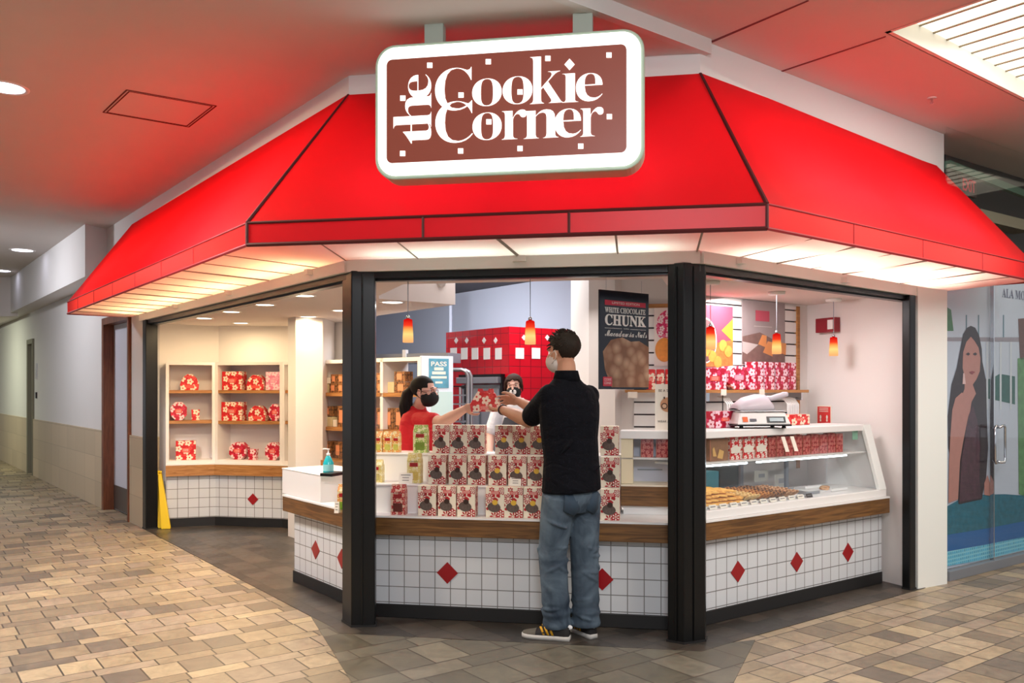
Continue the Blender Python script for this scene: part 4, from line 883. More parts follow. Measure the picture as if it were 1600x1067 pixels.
# gift boxes (flower print)
M['giftred'] = flowers('red_hibiscus_wrap', (200, 22, 28), (240, 222, 196), (222, 70, 62), 12, R=0.40); M['giftcrim'] = flowers('crimson_hibiscus_wrap', (180, 10, 40), (244, 208, 206), (210, 50, 76), 12, R=0.40)
M['giftpink'] = flowers('pink_hibiscus_wrap', (232, 132, 160), (246, 214, 220), (240, 170, 190), 12); M['giftmag'] = flowers('magenta_hibiscus_wrap', (172, 8, 46), (246, 212, 224), (206, 60, 104), 12, R=0.38)
M['lab'] = mat('gift_label_red', (232, 84, 70), 0.5); M['labpink'] = mat('gift_label_pink', (240, 150, 176), 0.5)
def gift(kind, F, px0, px1, v, z, h, mt, label, group, dep=None, lab=M['lab'], yaw=0.0, name='gift_box', cat='gift box'):
    u0, u1 = F.u(px0, v), F.u(px1, v); w = u1-u0; dep = dep or w*0.45
    t = thing(name, label, cat, F.P((u0+u1)/2, v+dep*0.1, z+0.0005), F.a+yaw, group)
    m = MB()
    if kind == 'square': m.ring_loft([[(-w/2, 0, 0.0), (w/2, 0, 0.0), (w/2, 0, h), (-w/2, 0, h)], [(-w/2, dep, 0), (w/2, dep, 0), (w/2, dep, h), (-w/2, dep, h)]])
    elif kind == 'small': m.ring_loft([[(x*w/2*k, y*dep, zz) for x, y in ((-1, 0), (1, 0), (1, 1), (-1, 1))] for k, zz in ((0.86, 0), (0.9, h*0.8), (1.0, h))])
    else:
        if kind == 'round': prof = [(w/2*math.cos(PI/8+PI/4*k), h/2+h/2*0.98*math.sin(PI/8+PI/4*k)/math.cos(PI/8)*1.0) for k in range(8)]; prof = [(x, min(max(zz, 0), h)) for x, zz in prof]
        elif kind == 'gable': prof = [(-w/2*0.92, 0), (w/2*0.92, 0), (w/2, h*0.35), (w/2*0.75, h*0.75), (w/2*0.3, h), (-w/2*0.3, h), (-w/2*0.75, h*0.75), (-w/2, h*0.35)]
        m.ring_loft([[(x, 0, zz) for x, zz in prof], [(x, dep, zz) for x, zz in prof]])
    m.build('wrapped_body', mt, t, bevel=0.002)
    if kind in ('square', 'round'): m = MB(); m.slab(rrect(-w*0.2, w*0.2, h*0.40, h*0.62, 0.01, -0.0035, 4), (0, 0.003, 0)); m.build('brand_label', lab, t); m = MB(); text_into(m, 'COOKIE', -w*0.13, w*0.13, h*0.52, h*0.57, -0.0042); text_into(m, 'CORNER', -w*0.13, w*0.13, h*0.45, h*0.50, -0.0042); m.build('label_lettering', M['whiteprint'], t)
    if kind == 'gable': m = MB(); m.slab(rrect(-w*0.25, w*0.25, h*0.80, h*0.86, 0.004, -0.003, 3), (0, 0.003, 0)); m.bx(-w*0.2, w*0.25, -0.002, 0, h*0.12, h*0.3); m.build('carry_slot', lab, t)
    return t
# slat wall shelf with gift boxes, posters
shv = SW.o.y
z_s = SW.at(1180, 609, -0.12)[1]
ua, ub = SW.u(1085, -0.1), SW.u(1247, -0.1)
t = thing('gift_shelf', 'oak shelf on the slat wall holding the magenta flowered gift boxes', 'shelf', SW.P(ua, -0.02, z_s-0.022), SW.a)
m = MB(); m.bx(0, ub-ua, -0.18, 0, 0, 0.022); m.build('shelf_board', M['oakwarm'], t)
m = MB(); m.bx(0.05, 0.07, -0.16, 0, -0.06, 0); m.bx(ub-ua-0.07, ub-ua-0.05, -0.16, 0, -0.06, 0); m.build('bracket', M['chrome'], t)
hh = lambda py, v: SW.at(1180, py, v)[1]-z_s
gg = 'gift boxes on the slat wall shelf'
gift('square', SW, 1100, 1137, -0.17, z_s, hh(576, -0.17), M['giftmag'], 'square magenta flowered gift box on the slat wall shelf beside the black post', gg, lab=M['lab'])
gift('round', SW, 1139, 1174, -0.17, z_s, hh(572, -0.17), M['giftmag'], 'round magenta flowered gift box on the slat wall shelf', gg, lab=M['labpink'], dep=0.13)
h2 = hh(565, -0.17)/2
for i, (a, b) in enumerate(((1181.5, 1196), (1198, 1213), (1215, 1234), (1235, 1246))):
    for k in range(2):
        gift('small', SW, a, b, -0.165, z_s+k*(h2+0.001), h2-0.001, M['giftmag'], 'small magenta flowered box, %s layer of the %s pair of stacked boxes' % (('lower', 'upper')[k], ('first', 'second', 'third', 'fourth')[i]), 'small stacked boxes on the slat wall shelf', dep=0.10)
for k, px in enumerate((1131, 1191)):
    u = SW.u(px, -0.205); m = MB(); m.bx(-0.03, 0.03, -0.002, 0, -0.045, 0.0); tag(m.build('price_tag', M['whiteprint'], loc=SW.P(u, -0.202, z_s+0.005), rz=SW.a), ('white price tag hanging from the slat wall shelf nearest the post', 'white price tag hanging from the slat wall shelf under the stacked boxes')[k], 'price tag')
def poster(F, px0, px1, py0, py1, v, label, base, name='poster'):
    u0, z1 = F.at(px0, py0, v); u1, _ = F.at(px1, py0, v); _, z0 = F.at(px0, py1, v)
    t = thing(name, label, 'poster', F.P(u0, v, z0), F.a); m = MB(); m.bx(0, u1-u0, 0, 0.008, 0, z1-z0); m.build('poster_board', base, t)
    return t, u1-u0, z1-z0
t, w, h = poster(SW, 1080, 1145, 474, 572, -0.045, 'red poster with round cookie bowl picture on the slat wall beside the post', mat('poster_pink', (196, 66, 88), 0.5, noise=0.15, nscale=8))
m = MB(); m.poly([(0.0, -0.001, 0), (w, -0.001, 0), (w, -0.001, h*0.45), (0, -0.001, h*0.30)]); m.build('cookie_picture', mat('cookie_photo', (176, 116, 58), 0.5, noise=0.6, nscale=26), t)
m = MB(); m.poly([(w, -0.0015, h*0.42), (w, -0.0015, h*0.80), (w*0.72, -0.0015, h*0.60)]); m.build('yellow_patch', mat('poster_yellow', (238, 176, 50), 0.5), t)
m = MB(); m.disc((w*0.32, -0.002, h*0.42), 0.13, 0.17, n=28); m.build('bowl_rim', M['whiteprint'], t); m = MB(); m.disc((w*0.32, -0.003, h*0.42), 0.12, 0.16, n=28); m.build('bowl_picture', mat('bowl_photo', (110, 78, 80), 0.5, noise=0.3, nscale=20), t)
m = MB()
for i in range(7): m.disc((w*(0.1+0.13*i), -0.0035, h*(0.08+0.09*((i*3) % 4))), 0.045, 0.045, n=12)
m.build('cookie_picture', mat('cookie_print', (222, 158, 70), 0.5, noise=0.2, nscale=40), t)
t, w, h = poster(SW, 1160, 1226.5, 468, 567, -0.03, 'grey brown poster of dark cookies with a small red square on the slat wall', mat('poster_taupe', (150, 138, 138), 0.5, noise=0.12, nscale=10))
m = MB(); m.poly([(0, -0.001, 0), (w, -0.001, 0), (w, -0.001, h*0.30), (w*0.4, -0.001, h*0.5), (0, -0.001, h*0.42)]); m.build('cookie_picture', mat('dark_cookie_photo', (118, 92, 86), 0.5, noise=0.4, nscale=22), t)
m = MB()
for cx, cz_, r in ((0.45, 0.36, 0.05), (0.58, 0.24, 0.06), (0.92, 0.25, 0.05)): m.poly([(w*cx-r, -0.002, h*cz_-r*0.5), (w*cx+r, -0.002, h*cz_-r), (w*cx+r*1.1, -0.002, h*cz_+r*0.9), (w*cx, -0.002, h*cz_+r)])
m.build('cookie_picture', mat('amber_cookie_photo', (214, 142, 84), 0.5), t)
m = MB(); m.bx(w*0.3, w*0.62, -0.002, 0, h*0.68, h*0.85); m.build('red_square', mat('faded_red', (176, 74, 92), 0.5), t)
m = MB(); m.bx(w*0.26, w*0.68, -0.002, 0, h*0.59, h*0.60); m.poly([(0, -0.0015, h*0.34), (w*0.36, -0.0015, h*0.30), (w*0.1, -0.0015, h*0.14), (0, -0.0015, h*0.18)]); m.build('white_print', mat('dull_white_print', (190, 180, 176), 0.5), t)
# other stuff behind the case, on the slat wall
for i, (a, b, y0, lab_, px_) in enumerate(((1119, 1150, 643, 'red flowered box behind the scale on the side of the post', 0), (1235, 1267, 648, 'flat red flowered box behind the scale on the side of the far wall', 0))):
    gift('square', FR, a, b, 0.52, ctop, FR.at(a, y0, 0.52)[1]-ctop, M['giftred'] if i else M['giftmag'], lab_, None, dep=0.09)
t = thing('bag_rack', 'rack of white paper bags hanging behind the scale near the post', 'rack', SW.P(SW.u(1131, -0.16), -0.10, 1.22), SW.a)
for k in range(4): m = MB(); m.tube([(k*0.022, -0.09, 0), (k*0.022, -0.09, 0.12), (k*0.022, -0.05, 0.16), (k*0.022, 0, 0.17)], 0.008, 6); m.build('bag_edge', M['white'], t)
m = MB(); m.tube([(-0.06, -0.1, -0.05), (-0.06, -0.1, 0.2)], 0.004, 6); m.build('wire', M['black'], t)
t = thing('bag_rack', 'curved stack of white lids hanging behind the scale near the oak trim', 'rack', SW.P(SW.u(1226, -0.16), -0.10, 1.22), SW.a)
for k in range(7): m = MB(); m.tube([(k*0.022, -0.09, 0), (k*0.022, -0.09, 0.11), (k*0.022+0.008, -0.05, 0.15), (k*0.022+0.012, 0, 0.16)], 0.008, 6); m.build('lid_edge', M['white'], t)
# right wall: emergency box, notice
RWF = Frame((rw1.x, rw1.y), math.atan2(rw0.y-rw1.y, rw0.x-rw1.x))
u0, z1 = RWF.at(1270, 498, -0.09); u1, _ = RWF.at(1300, 498, -0.09); _, z0 = RWF.at(1270, 520, -0.09)
t = thing('alarm_strobe', 'red fire alarm strobe box on the pinkish side wall', 'alarm', RWF.P(u0, -0.002, z0), RWF.a)
m = MB(); m.bx(0, (u1-u0)*0.62, -0.06, 0, 0, z1-z0); m.build('alarm_box', mat('alarm_red', (140, 26, 40), 0.5), t, bevel=0.004)
m = MB(); m.bx((u1-u0)*0.62, u1-u0, -0.06, 0, 0, z1-z0); m.build('strobe_housing', mat('alarm_red', (150, 40, 50), 0.5), t, bevel=0.004)
m = MB(); m.bx((u1-u0)*0.7, (u1-u0)*0.95, -0.075, -0.055, 0.02, z1-z0-0.02); m.build('strobe_lens', M['white'], t)
u0, z1 = RWF.at(1277, 635, -0.01); u1, _ = RWF.at(1297, 635, -0.01); _, z0 = RWF.at(1277, 663, -0.01)
t = thing('distance_notice', 'small red notice with white symbols above the far end of the cookie case', 'notice', RWF.P(u0, -0.003, z0), RWF.a); w, h = u1-u0, z1-z0
m = MB(); m.bx(-0.01, w+0.01, -0.003, 0.0, -0.01, h+0.01); m.build('notice_border', M['whiteprint'], t); m = MB(); m.bx(0, w, -0.005, -0.003, 0, h); m.build('notice_board', mat('notice_red', (222, 54, 52), 0.5), t)
m = MB()
for cx in (0.25, 0.75): m.disc((w*cx, -0.006, h*0.42), w*0.07, h*0.12, n=12); m.bx(w*cx-0.008, w*cx+0.008, -0.0065, -0.006, h*0.18, h*0.3)
for k in range(3): m.bx(w*0.15, w*0.85, -0.0065, -0.006, h*(0.72+k*0.09), h*(0.75+k*0.09))
m.build('notice_symbols', M['whiteprint'], t)
# ------------------------------------------------------------------ middle part right of the customer: small case, ledge
LV = 0.44
ul, ur_ = FC.u(970, LV), FC.u(1048, LV)
t = thing('oak_ledge', 'oak faced raised ledge between the box display and the cookie case', 'ledge', FC.P(ul, LV, 0.658), FC.a)
zz0 = FC.at(1000, 791, LV)[1]-0.658; zz1 = FC.at(1000, 760, LV)[1]-0.658
m = MB(); m.bx(0.015, ur_-ul, 0.03, 0.22, 0, zz0); m.build('ledge_base', M['white'], t)
m = MB(); m.bx(0, ur_-ul, 0, 0.22, zz0, zz1); m.build('oak_front', M['oak'], t, bevel=0.003)
m = MB(); m.bx(0, ur_-ul, 0, 0.22, zz1, zz1+0.01); m.build('ledge_top', mat('cream_laminate', (232, 222, 200), 0.5), t)
zl = 0.658+zz1+0.012
t = thing('small_glass_case', 'small glass fronted shelf case standing on the oak ledge beside the post', 'display case', FC.P(ul, LV, zl), FC.a); w = ur_-ul; h = 1.185-zl
m = MB(); m.bx(0, 0.075, 0.05, 0.2, 0, h-0.05); m.build('end_panel', mat('cream_panel', (234, 220, 188), 0.5), t)
m = MB(); m.bx(0.075, w, 0.2, 0.21, 0, h-0.05); m.build('back_panel', mat('lavender_panel', (206, 206, 222), 0.5), t)
m = MB(); m.bx(0.0, w, 0.05, 0.2, h*0.46, h*0.46+0.01); m.build('glass_shelf', M['white'], t)
m = MB(); m.bx(-0.005, w, 0.03, 0.22, h-0.05, h); m.build('case_top', M['white'], t, bevel=0.003)
m = MB(); m.bx(0.08, w, 0.035, 0.04, 0.01, h-0.05); m.build('front_glass', M['glass'], t)
m = MB(); m.bx(0.10, w-0.05, 0.192, 0.198, h*0.22, h*0.24); m.build('rail', M['steelgrey'], t)
for k, (a, b) in enumerate(((1001, 1021), (1025, 1046))):
    shelf_bag(a, b, LV+0.10, zl+h*0.46+0.01, 0.115, M['bagdeep'], ('dark red flowered cup shaped bag in the small case, the one nearer the customer', 'dark red flowered cup shaped bag in the small case, the one nearer the post')[k], F=FC, lab=False, group='bags in the small glass case', dep=0.05)
# hanging poster
q0 = W(937, 452, 5.27); q1 = W(1013.5, 459, 5.53); PF = Frame((q0.x, q0.y), math.atan2(q1.y-q0.y, q1.x-q0.x))
z1 = q0.z; z0 = EH-(608-HY)/FP*5.27; w = (q1.xy-q0.xy).length; h = z1-z0
t = thing('hanging_poster', 'dark poster advertising white chocolate chunk cookies hanging beside the customer', 'poster', PF.P(0, 0, z0), PF.a)
m = MB(); m.bx(0, w, 0, 0.012, 0, h); m.build('poster_board', mat('poster_navy', (22, 24, 38), 0.14), t)
m, tt_, p_, N_, L_ = nt('cookie_closeup')
tc = N_.new('ShaderNodeTexCoord'); vo = N_.new('ShaderNodeTexVoronoi'); vo.inputs['Scale'].default_value = 15; nn = N_.new('ShaderNodeTexNoise'); nn.inputs['Scale'].default_value = 9; nn.inputs['Detail'].default_value = 5
L_.new(tc.outputs['Object'], vo.inputs['Vector']); L_.new(tc.outputs['Object'], nn.inputs['Vector'])
cr = N_.new('ShaderNodeValToRGB'); cr.color_ramp.elements[0].color = (*hexc(210, 170, 136), 1); cr.color_ramp.elements[1].color = (*hexc(128, 84, 54), 1); cr.color_ramp.elements[1].position = 0.75; L_.new(math_n(N_, L_, 'ADD', math_n(N_, L_, 'MULTIPLY', vo.outputs['Distance'], 0.8), math_n(N_, L_, 'MULTIPLY', nn.outputs['Fac'], 0.35)), cr.inputs[0]); L_.new(cr.outputs[0], p_.inputs['Base Color']); p_.inputs['Roughness'].default_value = 0.16
cm = m
m = MB(); m.poly([(0.10, -0.001, 0.012), (w, -0.001, 0.012), (w, -0.001, h*0.44), (w*0.80, -0.001, h*0.50), (w*0.62, -0.001, h*0.49), (w*0.45, -0.001, h*0.53), (w*0.22, -0.001, h*0.50), (w*0.06, -0.001, h*0.38), (w*0.10, -0.001, h*0.2)]); m.build('cookie_picture', cm, t)
m = MB(); m.bx(w*0.1, w*0.93, -0.002, 0, h*0.85, h*0.90); m.build('red_band', mat('poster_red', (196, 32, 62), 0.3), t)
m = MB(); text_into(m, 'LIMITED EDITION', w*0.24, w*0.80, h*0.865, h*0.888, -0.0028)
text_into(m, boldserif('WHITE CHOCOLATE'), w*0.1, w*0.93, h*0.775, h*0.83, -0.0015, bold=0.01)
text_into(m, boldserif('CHUNK'), w*0.1, w*0.94, h*0.645, h*0.76, -0.0015, bold=0.02)
text_into(m, 'WITH', w*0.47, w*0.58, h*0.612, h*0.624, -0.0015); m.bx(w*0.1, w*0.44, -0.0018, 0, h*0.616, h*0.619); m.bx(w*0.61, w*0.94, -0.0018, 0, h*0.616, h*0.619)
text_into(m, script_('Macadamia Nuts'), w*0.1, w*0.96, h*0.535, h*0.60, -0.0015, bold=0.005); m.build('lettering', mat('poster_white', (236, 232, 226), 0.3), t)
m = MB(); m.slab(rrect(w*0.06, w*0.24, h*0.03, h*0.125, 0.006, -0.003, 3), (0, 0.002, 0)); m.build('red_logo', mat('poster_logo', (196, 44, 66), 0.3), t)
m = MB(); text_into(m, 'COOKIE', w*0.08, w*0.22, h*0.085, h*0.11, -0.004); text_into(m, 'CORNER', w*0.08, w*0.22, h*0.05, h*0.075, -0.004); m.build('logo_lettering', mat('poster_white', (240, 220, 220), 0.3), t)
for x in (0.06, w-0.06): m = MB(); m.tube([(x, 0.006, h), (x, 0.006, sc-z0)], 0.0012, 5); m.build('hanging_wire', M['steel'], t)
# sign "wear a mask" on the small case, and poster + boxes on the narrow slat wall
u0, z1 = FC.at(1023.5, 600, 0.60); u1, _ = FC.at(1064, 600, 0.60)
t = thing('mask_sign', 'white sign with smiling cookie wearing glasses standing on the small glass case', 'sign', FC.P(u0, 0.60, 1.187), FC.a); w = u1-u0; h = z1-1.187
m = MB(); m.bx(0, w, 0, 0.004, 0, h); m.build('sign_board', M['whiteprint'], t)
m = MB(); m.disc((w*0.5, -0.002, h*0.55), w*0.30, w*0.29); m.build('cookie_face', mat('cookie_face', (206, 150, 112), 0.6), t)
m = MB(); text_into(m, 'BE A SMART', w*0.14, w*0.86, h*0.83, h*0.885, -0.0015); text_into(m, 'WEAR A MASK', w*0.1, w*0.9, h*0.16, h*0.21, -0.0015)
for cx in (0.36, 0.64): m.disc((w*cx, -0.003, h*0.52), w*0.12, w*0.12); m.disc((w*cx, -0.003, h*0.70), w*0.03, w*0.05)
m.build('sign_print', M['stk_b'], t)
m = MB()
for cx in (0.36, 0.64): m.disc((w*cx, -0.004, h*0.52), w*0.085, w*0.085)
m.build('eye_print', mat('eye_tan', (222, 184, 150), 0.6), t)
z_b = SB.at(1020, 609, -0.13)[1]
t = thing('gift_shelf', 'oak shelf on the narrow slat wall behind the hanging poster', 'shelf', SB.P(0.06, -0.02, z_b-0.02), SB.a); m = MB(); m.bx(0, 0.54, -0.16, 0, 0, 0.02); m.build('shelf_board', M['oakwarm'], t)
m = MB(); m.bx(0.02, 0.09, -0.164, -0.16, -0.04, 0.005); m.build('price_strip', M['whiteprint'], t)
for k, (a, b) in enumerate(((1010, 1024), (1025.5, 1038), (1039.5, 1054))):
    gift('square', SB, a, b, -0.165, z_b, SB.at(1020, 577, -0.165)[1]-z_b, M['giftred'], 'red flowered gift box on the narrow slat wall shelf, %s' % ('half behind the hanging poster', 'the middle of three', 'against the black post')[k], 'gift boxes on the narrow slat wall shelf', dep=0.1)
t, w, h = poster(SB, 1022, 1064, 478, 572, -0.03, 'white poster with round pink flower badge and golden cookie, half behind the post', mat('poster_white_board', (240, 228, 222), 0.5))
m = MB(); m.disc((w*0.55, -0.0015, h*0.66), w*0.48, h*0.27, n=30); m.build('flower_badge', flowers('pink_badge', (206, 36, 96), (246, 226, 228), (230, 120, 150), 22), t)
m = MB(); m.disc((w*0.38, -0.003, h*0.27), w*0.34, h*0.20, n=24); m.build('cookie_picture', mat('badge_cookie', (232, 150, 66), 0.5, noise=0.25, nscale=40), t)
# ------------------------------------------------------------------ pendants
def shade_mat():
    m = bpy.data.materials.new('pendant_glass'); m.use_nodes = True; t = m.node_tree; N = t.nodes; N.clear(); L = t.links
    o = N.new('ShaderNodeOutputMaterial'); e = N.new('ShaderNodeEmission'); tc = N.new('ShaderNodeTexCoord'); s_ = N.new('ShaderNodeSeparateXYZ'); L.new(tc.outputs['Object'], s_.inputs[0])
    cr = N.new('ShaderNodeValToRGB'); E = cr.color_ramp.elements
    E[0].position = 0.05; E[0].color = (*hexc(255, 176, 110), 1); E[1].position = 0.95; E[1].color = (*hexc(206, 16, 14), 1)
    for q, c in ((0.35, (255, 214, 130)), (0.55, (255, 168, 84)), (0.72, (238, 60, 34))): x = E.new(q); x.color = (*hexc(*c), 1)
    L.new(math_n(N, L, 'DIVIDE', s_.outputs[2], 0.145), cr.inputs[0]); L.new(cr.outputs[0], e.inputs[0]); e.inputs[1].default_value = 1.15; L.new(e.outputs[0], o.inputs[0]); return m
SM = shade_mat(); pend = None
for px, pc, p0, lab in ((637.5, 434, 535, 'pendant lamp above the red-shirted person'), (828.5, 431, 538, 'pendant lamp above the customer, before the red tiled oven block'), (1110, 441, 546, 'pendant lamp against the right edge of the black post'), (1213.5, 457, 553, 'pendant lamp before the grey brown poster'), (1302.5, 468, 556, 'pendant lamp nearest the pinkish side wall')):
    p = G(px, pc+1, sc-0.01); zb_ = EH-(p0-HY)/FP*p.y
    if pend is None:
        pend = thing('pendant_lamp', lab, 'pendant lamp', (p.x, p.y, zb_), 0, 'red glass pendant lamps over the counters')
        m = MB(); m.lathe([(0.033, 0), (0.0335, 0.03), (0.027, 0.14), (0.02, 0.145), (0.006, 0.146)], 20); m.build('glass_shade', SM, pend, smooth=True)
        m = MB(); m.lathe([(0.012, 0.144), (0.012, 0.162), (0.004, 0.17)], 12); m.build('socket_cap', M['chrome'], pend, smooth=True)
        m = MB(); m.tube([(0, 0, 0.16), (0, 0, sc-0.012-zb_)], 0.0025, 6); m.build('cord', M['steelgrey'], pend)
        m = MB(); m.lathe([(0.02, sc-0.022-zb_), (0.058, sc-0.02-zb_), (0.06, sc-zb_-0.0005)], 22); m.build('canopy', M['whitetrim'], pend, smooth=True); pz = zb_
    else:
        q = dup(pend, (p.x, p.y, zb_), 0, lab)
        for ch in q.children:
            if ch.name.startswith('canopy'): ch.location.z = pz-zb_
            if ch.name.startswith('cord'): ch.scale.z = (sc-0.012-zb_)/(sc-0.012-pz)

# ================================================================== gift shelves at the left
T0, T1, T2, T3 = W(259, 0, 8.86).xy, W(336, 0, 9.02).xy, W(441, 0, 8.86).xy, W(474, 0, 8.70).xy
def fr2(a, b): d = b-a; return Frame((a.x, a.y), math.atan2(d.y, d.x)), d.length
zlow, ztop = 0.665, 1.735
def bay(a, b, label, depth=0.26, left_end=False):
    F, w = fr2(a, b); t = thing('shelf_bay', label, 'shelf unit', F.P(0, 0, zlow), F.a, 'white shelf bays with oak shelves at the entrance'); H_ = ztop-zlow
    m = MB(); m.bx(0, 0.03, 0, depth, 0, H_); m.bx(w-0.03, w, 0, depth, 0, H_); m.bx(0.03, w-0.03, 0, depth, H_-0.03, H_); m.bx(0.03, w-0.03, 0, depth, 0, 0.035); m.build('bay_frame', M['shopwall'], t)
    m = MB(); m.bx(0.0, w, depth, depth+0.012, 0, H_); m.build('back_panel', M['shopwall'], t)
    zs_ = [EH-(609.5-HY)/FP*a.y-zlow, EH-(657.5-HY)/FP*a.y-zlow]
    for z in zs_: m = MB(); m.bx(0.03, w-0.03, 0.012, depth, z-0.032, z); m.build('shelf_board', M['oakwarm'], t)
    return F, [zlow+zs_[0], zlow+zs_[1], zlow+0.035]
B1, z1s = bay(T0, T1, 'white gift shelf bay at the far left with four flowered packages'); B2_, z2s = bay(T1, T2, 'wide white gift shelf bay holding nine flowered packages'); B3, z3s = bay(T2, T3, 'narrow white gift shelf bay half hidden by the partition wall', 0.2)
F_, w_ = fr2(T0, T3)
t = thing('tiled_cabinet', 'tiled base cabinet with oak band and red diamond below the gift shelves', 'cabinet', (T0.x, T0.y, 0), 0)
def off2(pts, v): 
    out = []
    for i, p in enumerate(pts):
        q = pts[min(i+1, len(pts)-1)]-pts[max(i-1, 0)]; q.normalize(); out.append((p.x-pts[0].x-(-q.y)*(-v), p.y-pts[0].y-(q.x)*(-v)))
    return out
def ribbon(m, v0, v1, za, zb__, ext=0.0):
    P_ = [Vector(p) for p in (T0, T1, T2, T3)]
    a = off2(P_, v0); b = off2(P_, v1)
    for i in range(3): m.prism([a[i], a[i+1], b[i+1], b[i]], za, zb__)
m = MB(); ribbon(m, 0.02, 0.27, 0.095, 0.54); m.build('tiled_base', M['tile'], t)
m = MB(); ribbon(m, 0.0, 0.27, 0.004, 0.095); m.build('plinth', M['blackbase'], t)
m = MB(); ribbon(m, -0.03, 0.27, 0.54, zlow-0.012); m.build('oak_band', M['oakwarm'], t)
m = MB(); ribbon(m, -0.03, 0.27, zlow-0.012, zlow-0.001); m.build('top_board', M['white'], t)
u, z = B2_.at(395, 780, 0.015); q = B2_.P(u, 0.014, z); dd = 0.062
m = MB(); m.slab([Vector((q.x-T0.x, q.y-T0.y, z))+Vector((B2_.d.x*a, B2_.d.y*a, b)) for a, b in ((-dd, 0), (0, -dd), (dd, 0), (0, dd))], (B2_.n.x*0.004, B2_.n.y*0.004, 0)); m.build('diamond_tile', M['diamond'], t)
GG = 'flowered gift packages on the entrance shelves'
def gs(F, kind, a, b, top, zt_, mt, lab_, lab=M['lab']):
    z = zt_; h = F.at(a, top, 0.05)[1]-z; gift(kind, F, a, b, 0.05, z, h, mt, lab_, GG, lab=lab)
gr, gc, gp = M['giftred'], M['giftcrim'], M['giftpink']
gs(B1, 'gable', 281, 311, 584.5, z1s[0], gr, 'red gable box alone on the upper shelf of the far left bay')
gs(B1, 'round', 265, 293, 628, z1s[1], gc, 'round crimson flowered box on the middle shelf of the far left bay')
gs(B1, 'small', 298.5, 312.5, 640, z1s[1], gr, 'tiny red flowered box on the middle shelf of the far left bay')
gs(B1, 'square', 274.5, 306, 689, z1s[2], gr, 'square red flowered box alone at the bottom of the far left bay')
gs(B2_, 'square', 346, 377, 580.5, z2s[0], gr, 'square red flowered box on the upper shelf of the wide bay')
gs(B2_, 'gable', 384, 412, 586, z2s[0], gr, 'red gable box between the square red and the pink box')
gs(B2_, 'square', 414.5, 437, 581, z2s[0], gp, 'pink flowered box on the upper shelf of the wide bay', M['labpink'])
gs(B2_, 'square', 345, 377, 628, z2s[1], gr, 'square red flowered box on the middle shelf of the wide bay')
gs(B2_, 'gable', 386.5, 414.5, 634, z2s[1], gr, 'red gable box on the middle shelf of the wide bay')
gs(B2_, 'round', 418.5, 438, 631, z2s[1], gc, 'round crimson box on the middle shelf of the wide bay')
gs(B2_, 'round', 356, 384, 691, z2s[2], gc, 'round crimson box at the bottom of the wide bay beside the tiny box')
gs(B2_, 'small', 386.5, 400.5, 701.5, z2s[2], gc, 'tiny red flowered box between two round boxes at the bottom')
gs(B2_, 'round', 412.5, 437, 691, z2s[2], gc, 'round crimson box at the bottom corner of the wide bay by the partition')
# wet floor sign folded against the shop wall
p = G(262, 826); t = thing('wet_floor_sign', 'yellow folded wet floor sign leaning against the wall by the entrance post', 'floor sign', (p.x, p.y-0.05, 0.005), math.radians(8))
ysm = mat('yellow_plastic', (236, 200, 30), 0.45)
for k, (x0, dy) in enumerate(((0.0, 0.0), (-0.07, 0.06))):
    m = MB(); m.slab([(x0-0.045, dy, 0), (x0+0.045, dy, 0), (x0-0.07, dy+0.1, 0.56), (x0-0.105, dy+0.1, 0.56)], (0.0, 0.035, 0.006)); m.build('sign_panel', ysm, t, bevel=0.004)
m = MB(); m.tube([(-0.11, 0.09, 0.55), (-0.10, 0.11, 0.585), (-0.07, 0.12, 0.575)], 0.014, 8); m.build('carry_handle', ysm, t)
# recessed lights of the shop ceiling, with real lamps under them
for i, (px, py, lab) in enumerate(((475, 461.7, 'recessed shop light nearest the black corner post'), (414, 476, 'recessed shop light, second from the corner post'), (361.5, 487, 'recessed shop light, third from the corner post'), (319, 497, 'recessed shop light above the far left shelf bay'), (376.5, 504.5, 'recessed shop light close to the wall over the wide shelf bay'), (482, 494.6, 'recessed shop light before the partition wall'), (533, 485, 'recessed shop light half hidden by the corner post'))):
    p = downlight(px, py, sc, 0.072, lab, 9, (255, 236, 206), 'recessed lights of the shop ceiling')
    area((p.x, p.y, sc-0.03), 0.14, (11, 11, 11, 9, 8, 5, 9)[i], WARM, (p.x, p.y, 0))
q = G(613, 472, sc); downlight(613, 472, sc, 0.08, 'recessed shop light seen through the middle opening', 9, (250, 246, 240), 'recessed lights of the shop ceiling'); area((q.x, q.y, sc-0.03), 0.14, 10, (1, .95, .88), (q.x, q.y, 0))
# unseen area lights: fill added to brighten the kitchen, then case and counter
area((-0.1, 7.2, 2.8), 1.2, 34, (1.0, 0.97, 0.97), (0.0, 6.6, 0))
area((0.2, 8.4, 2.85), 1.4, 60, COOL, (0.0, 9.0, 0.8))
area((-1.3, 10.2, 2.85), 1.2, 190, COOL, (-1.0, 11.5, 1.0))
area((1.7, 6.15, 2.12), 0.5, 16, (1.0, 0.93, 0.93), (1.9, 6.4, 0))
area((0.1, 5.75, 2.13), 0.3, 8, (1.0, 0.93, 0.9), (0.0, 5.6, 0), size_y=1.3, shape='RECTANGLE')
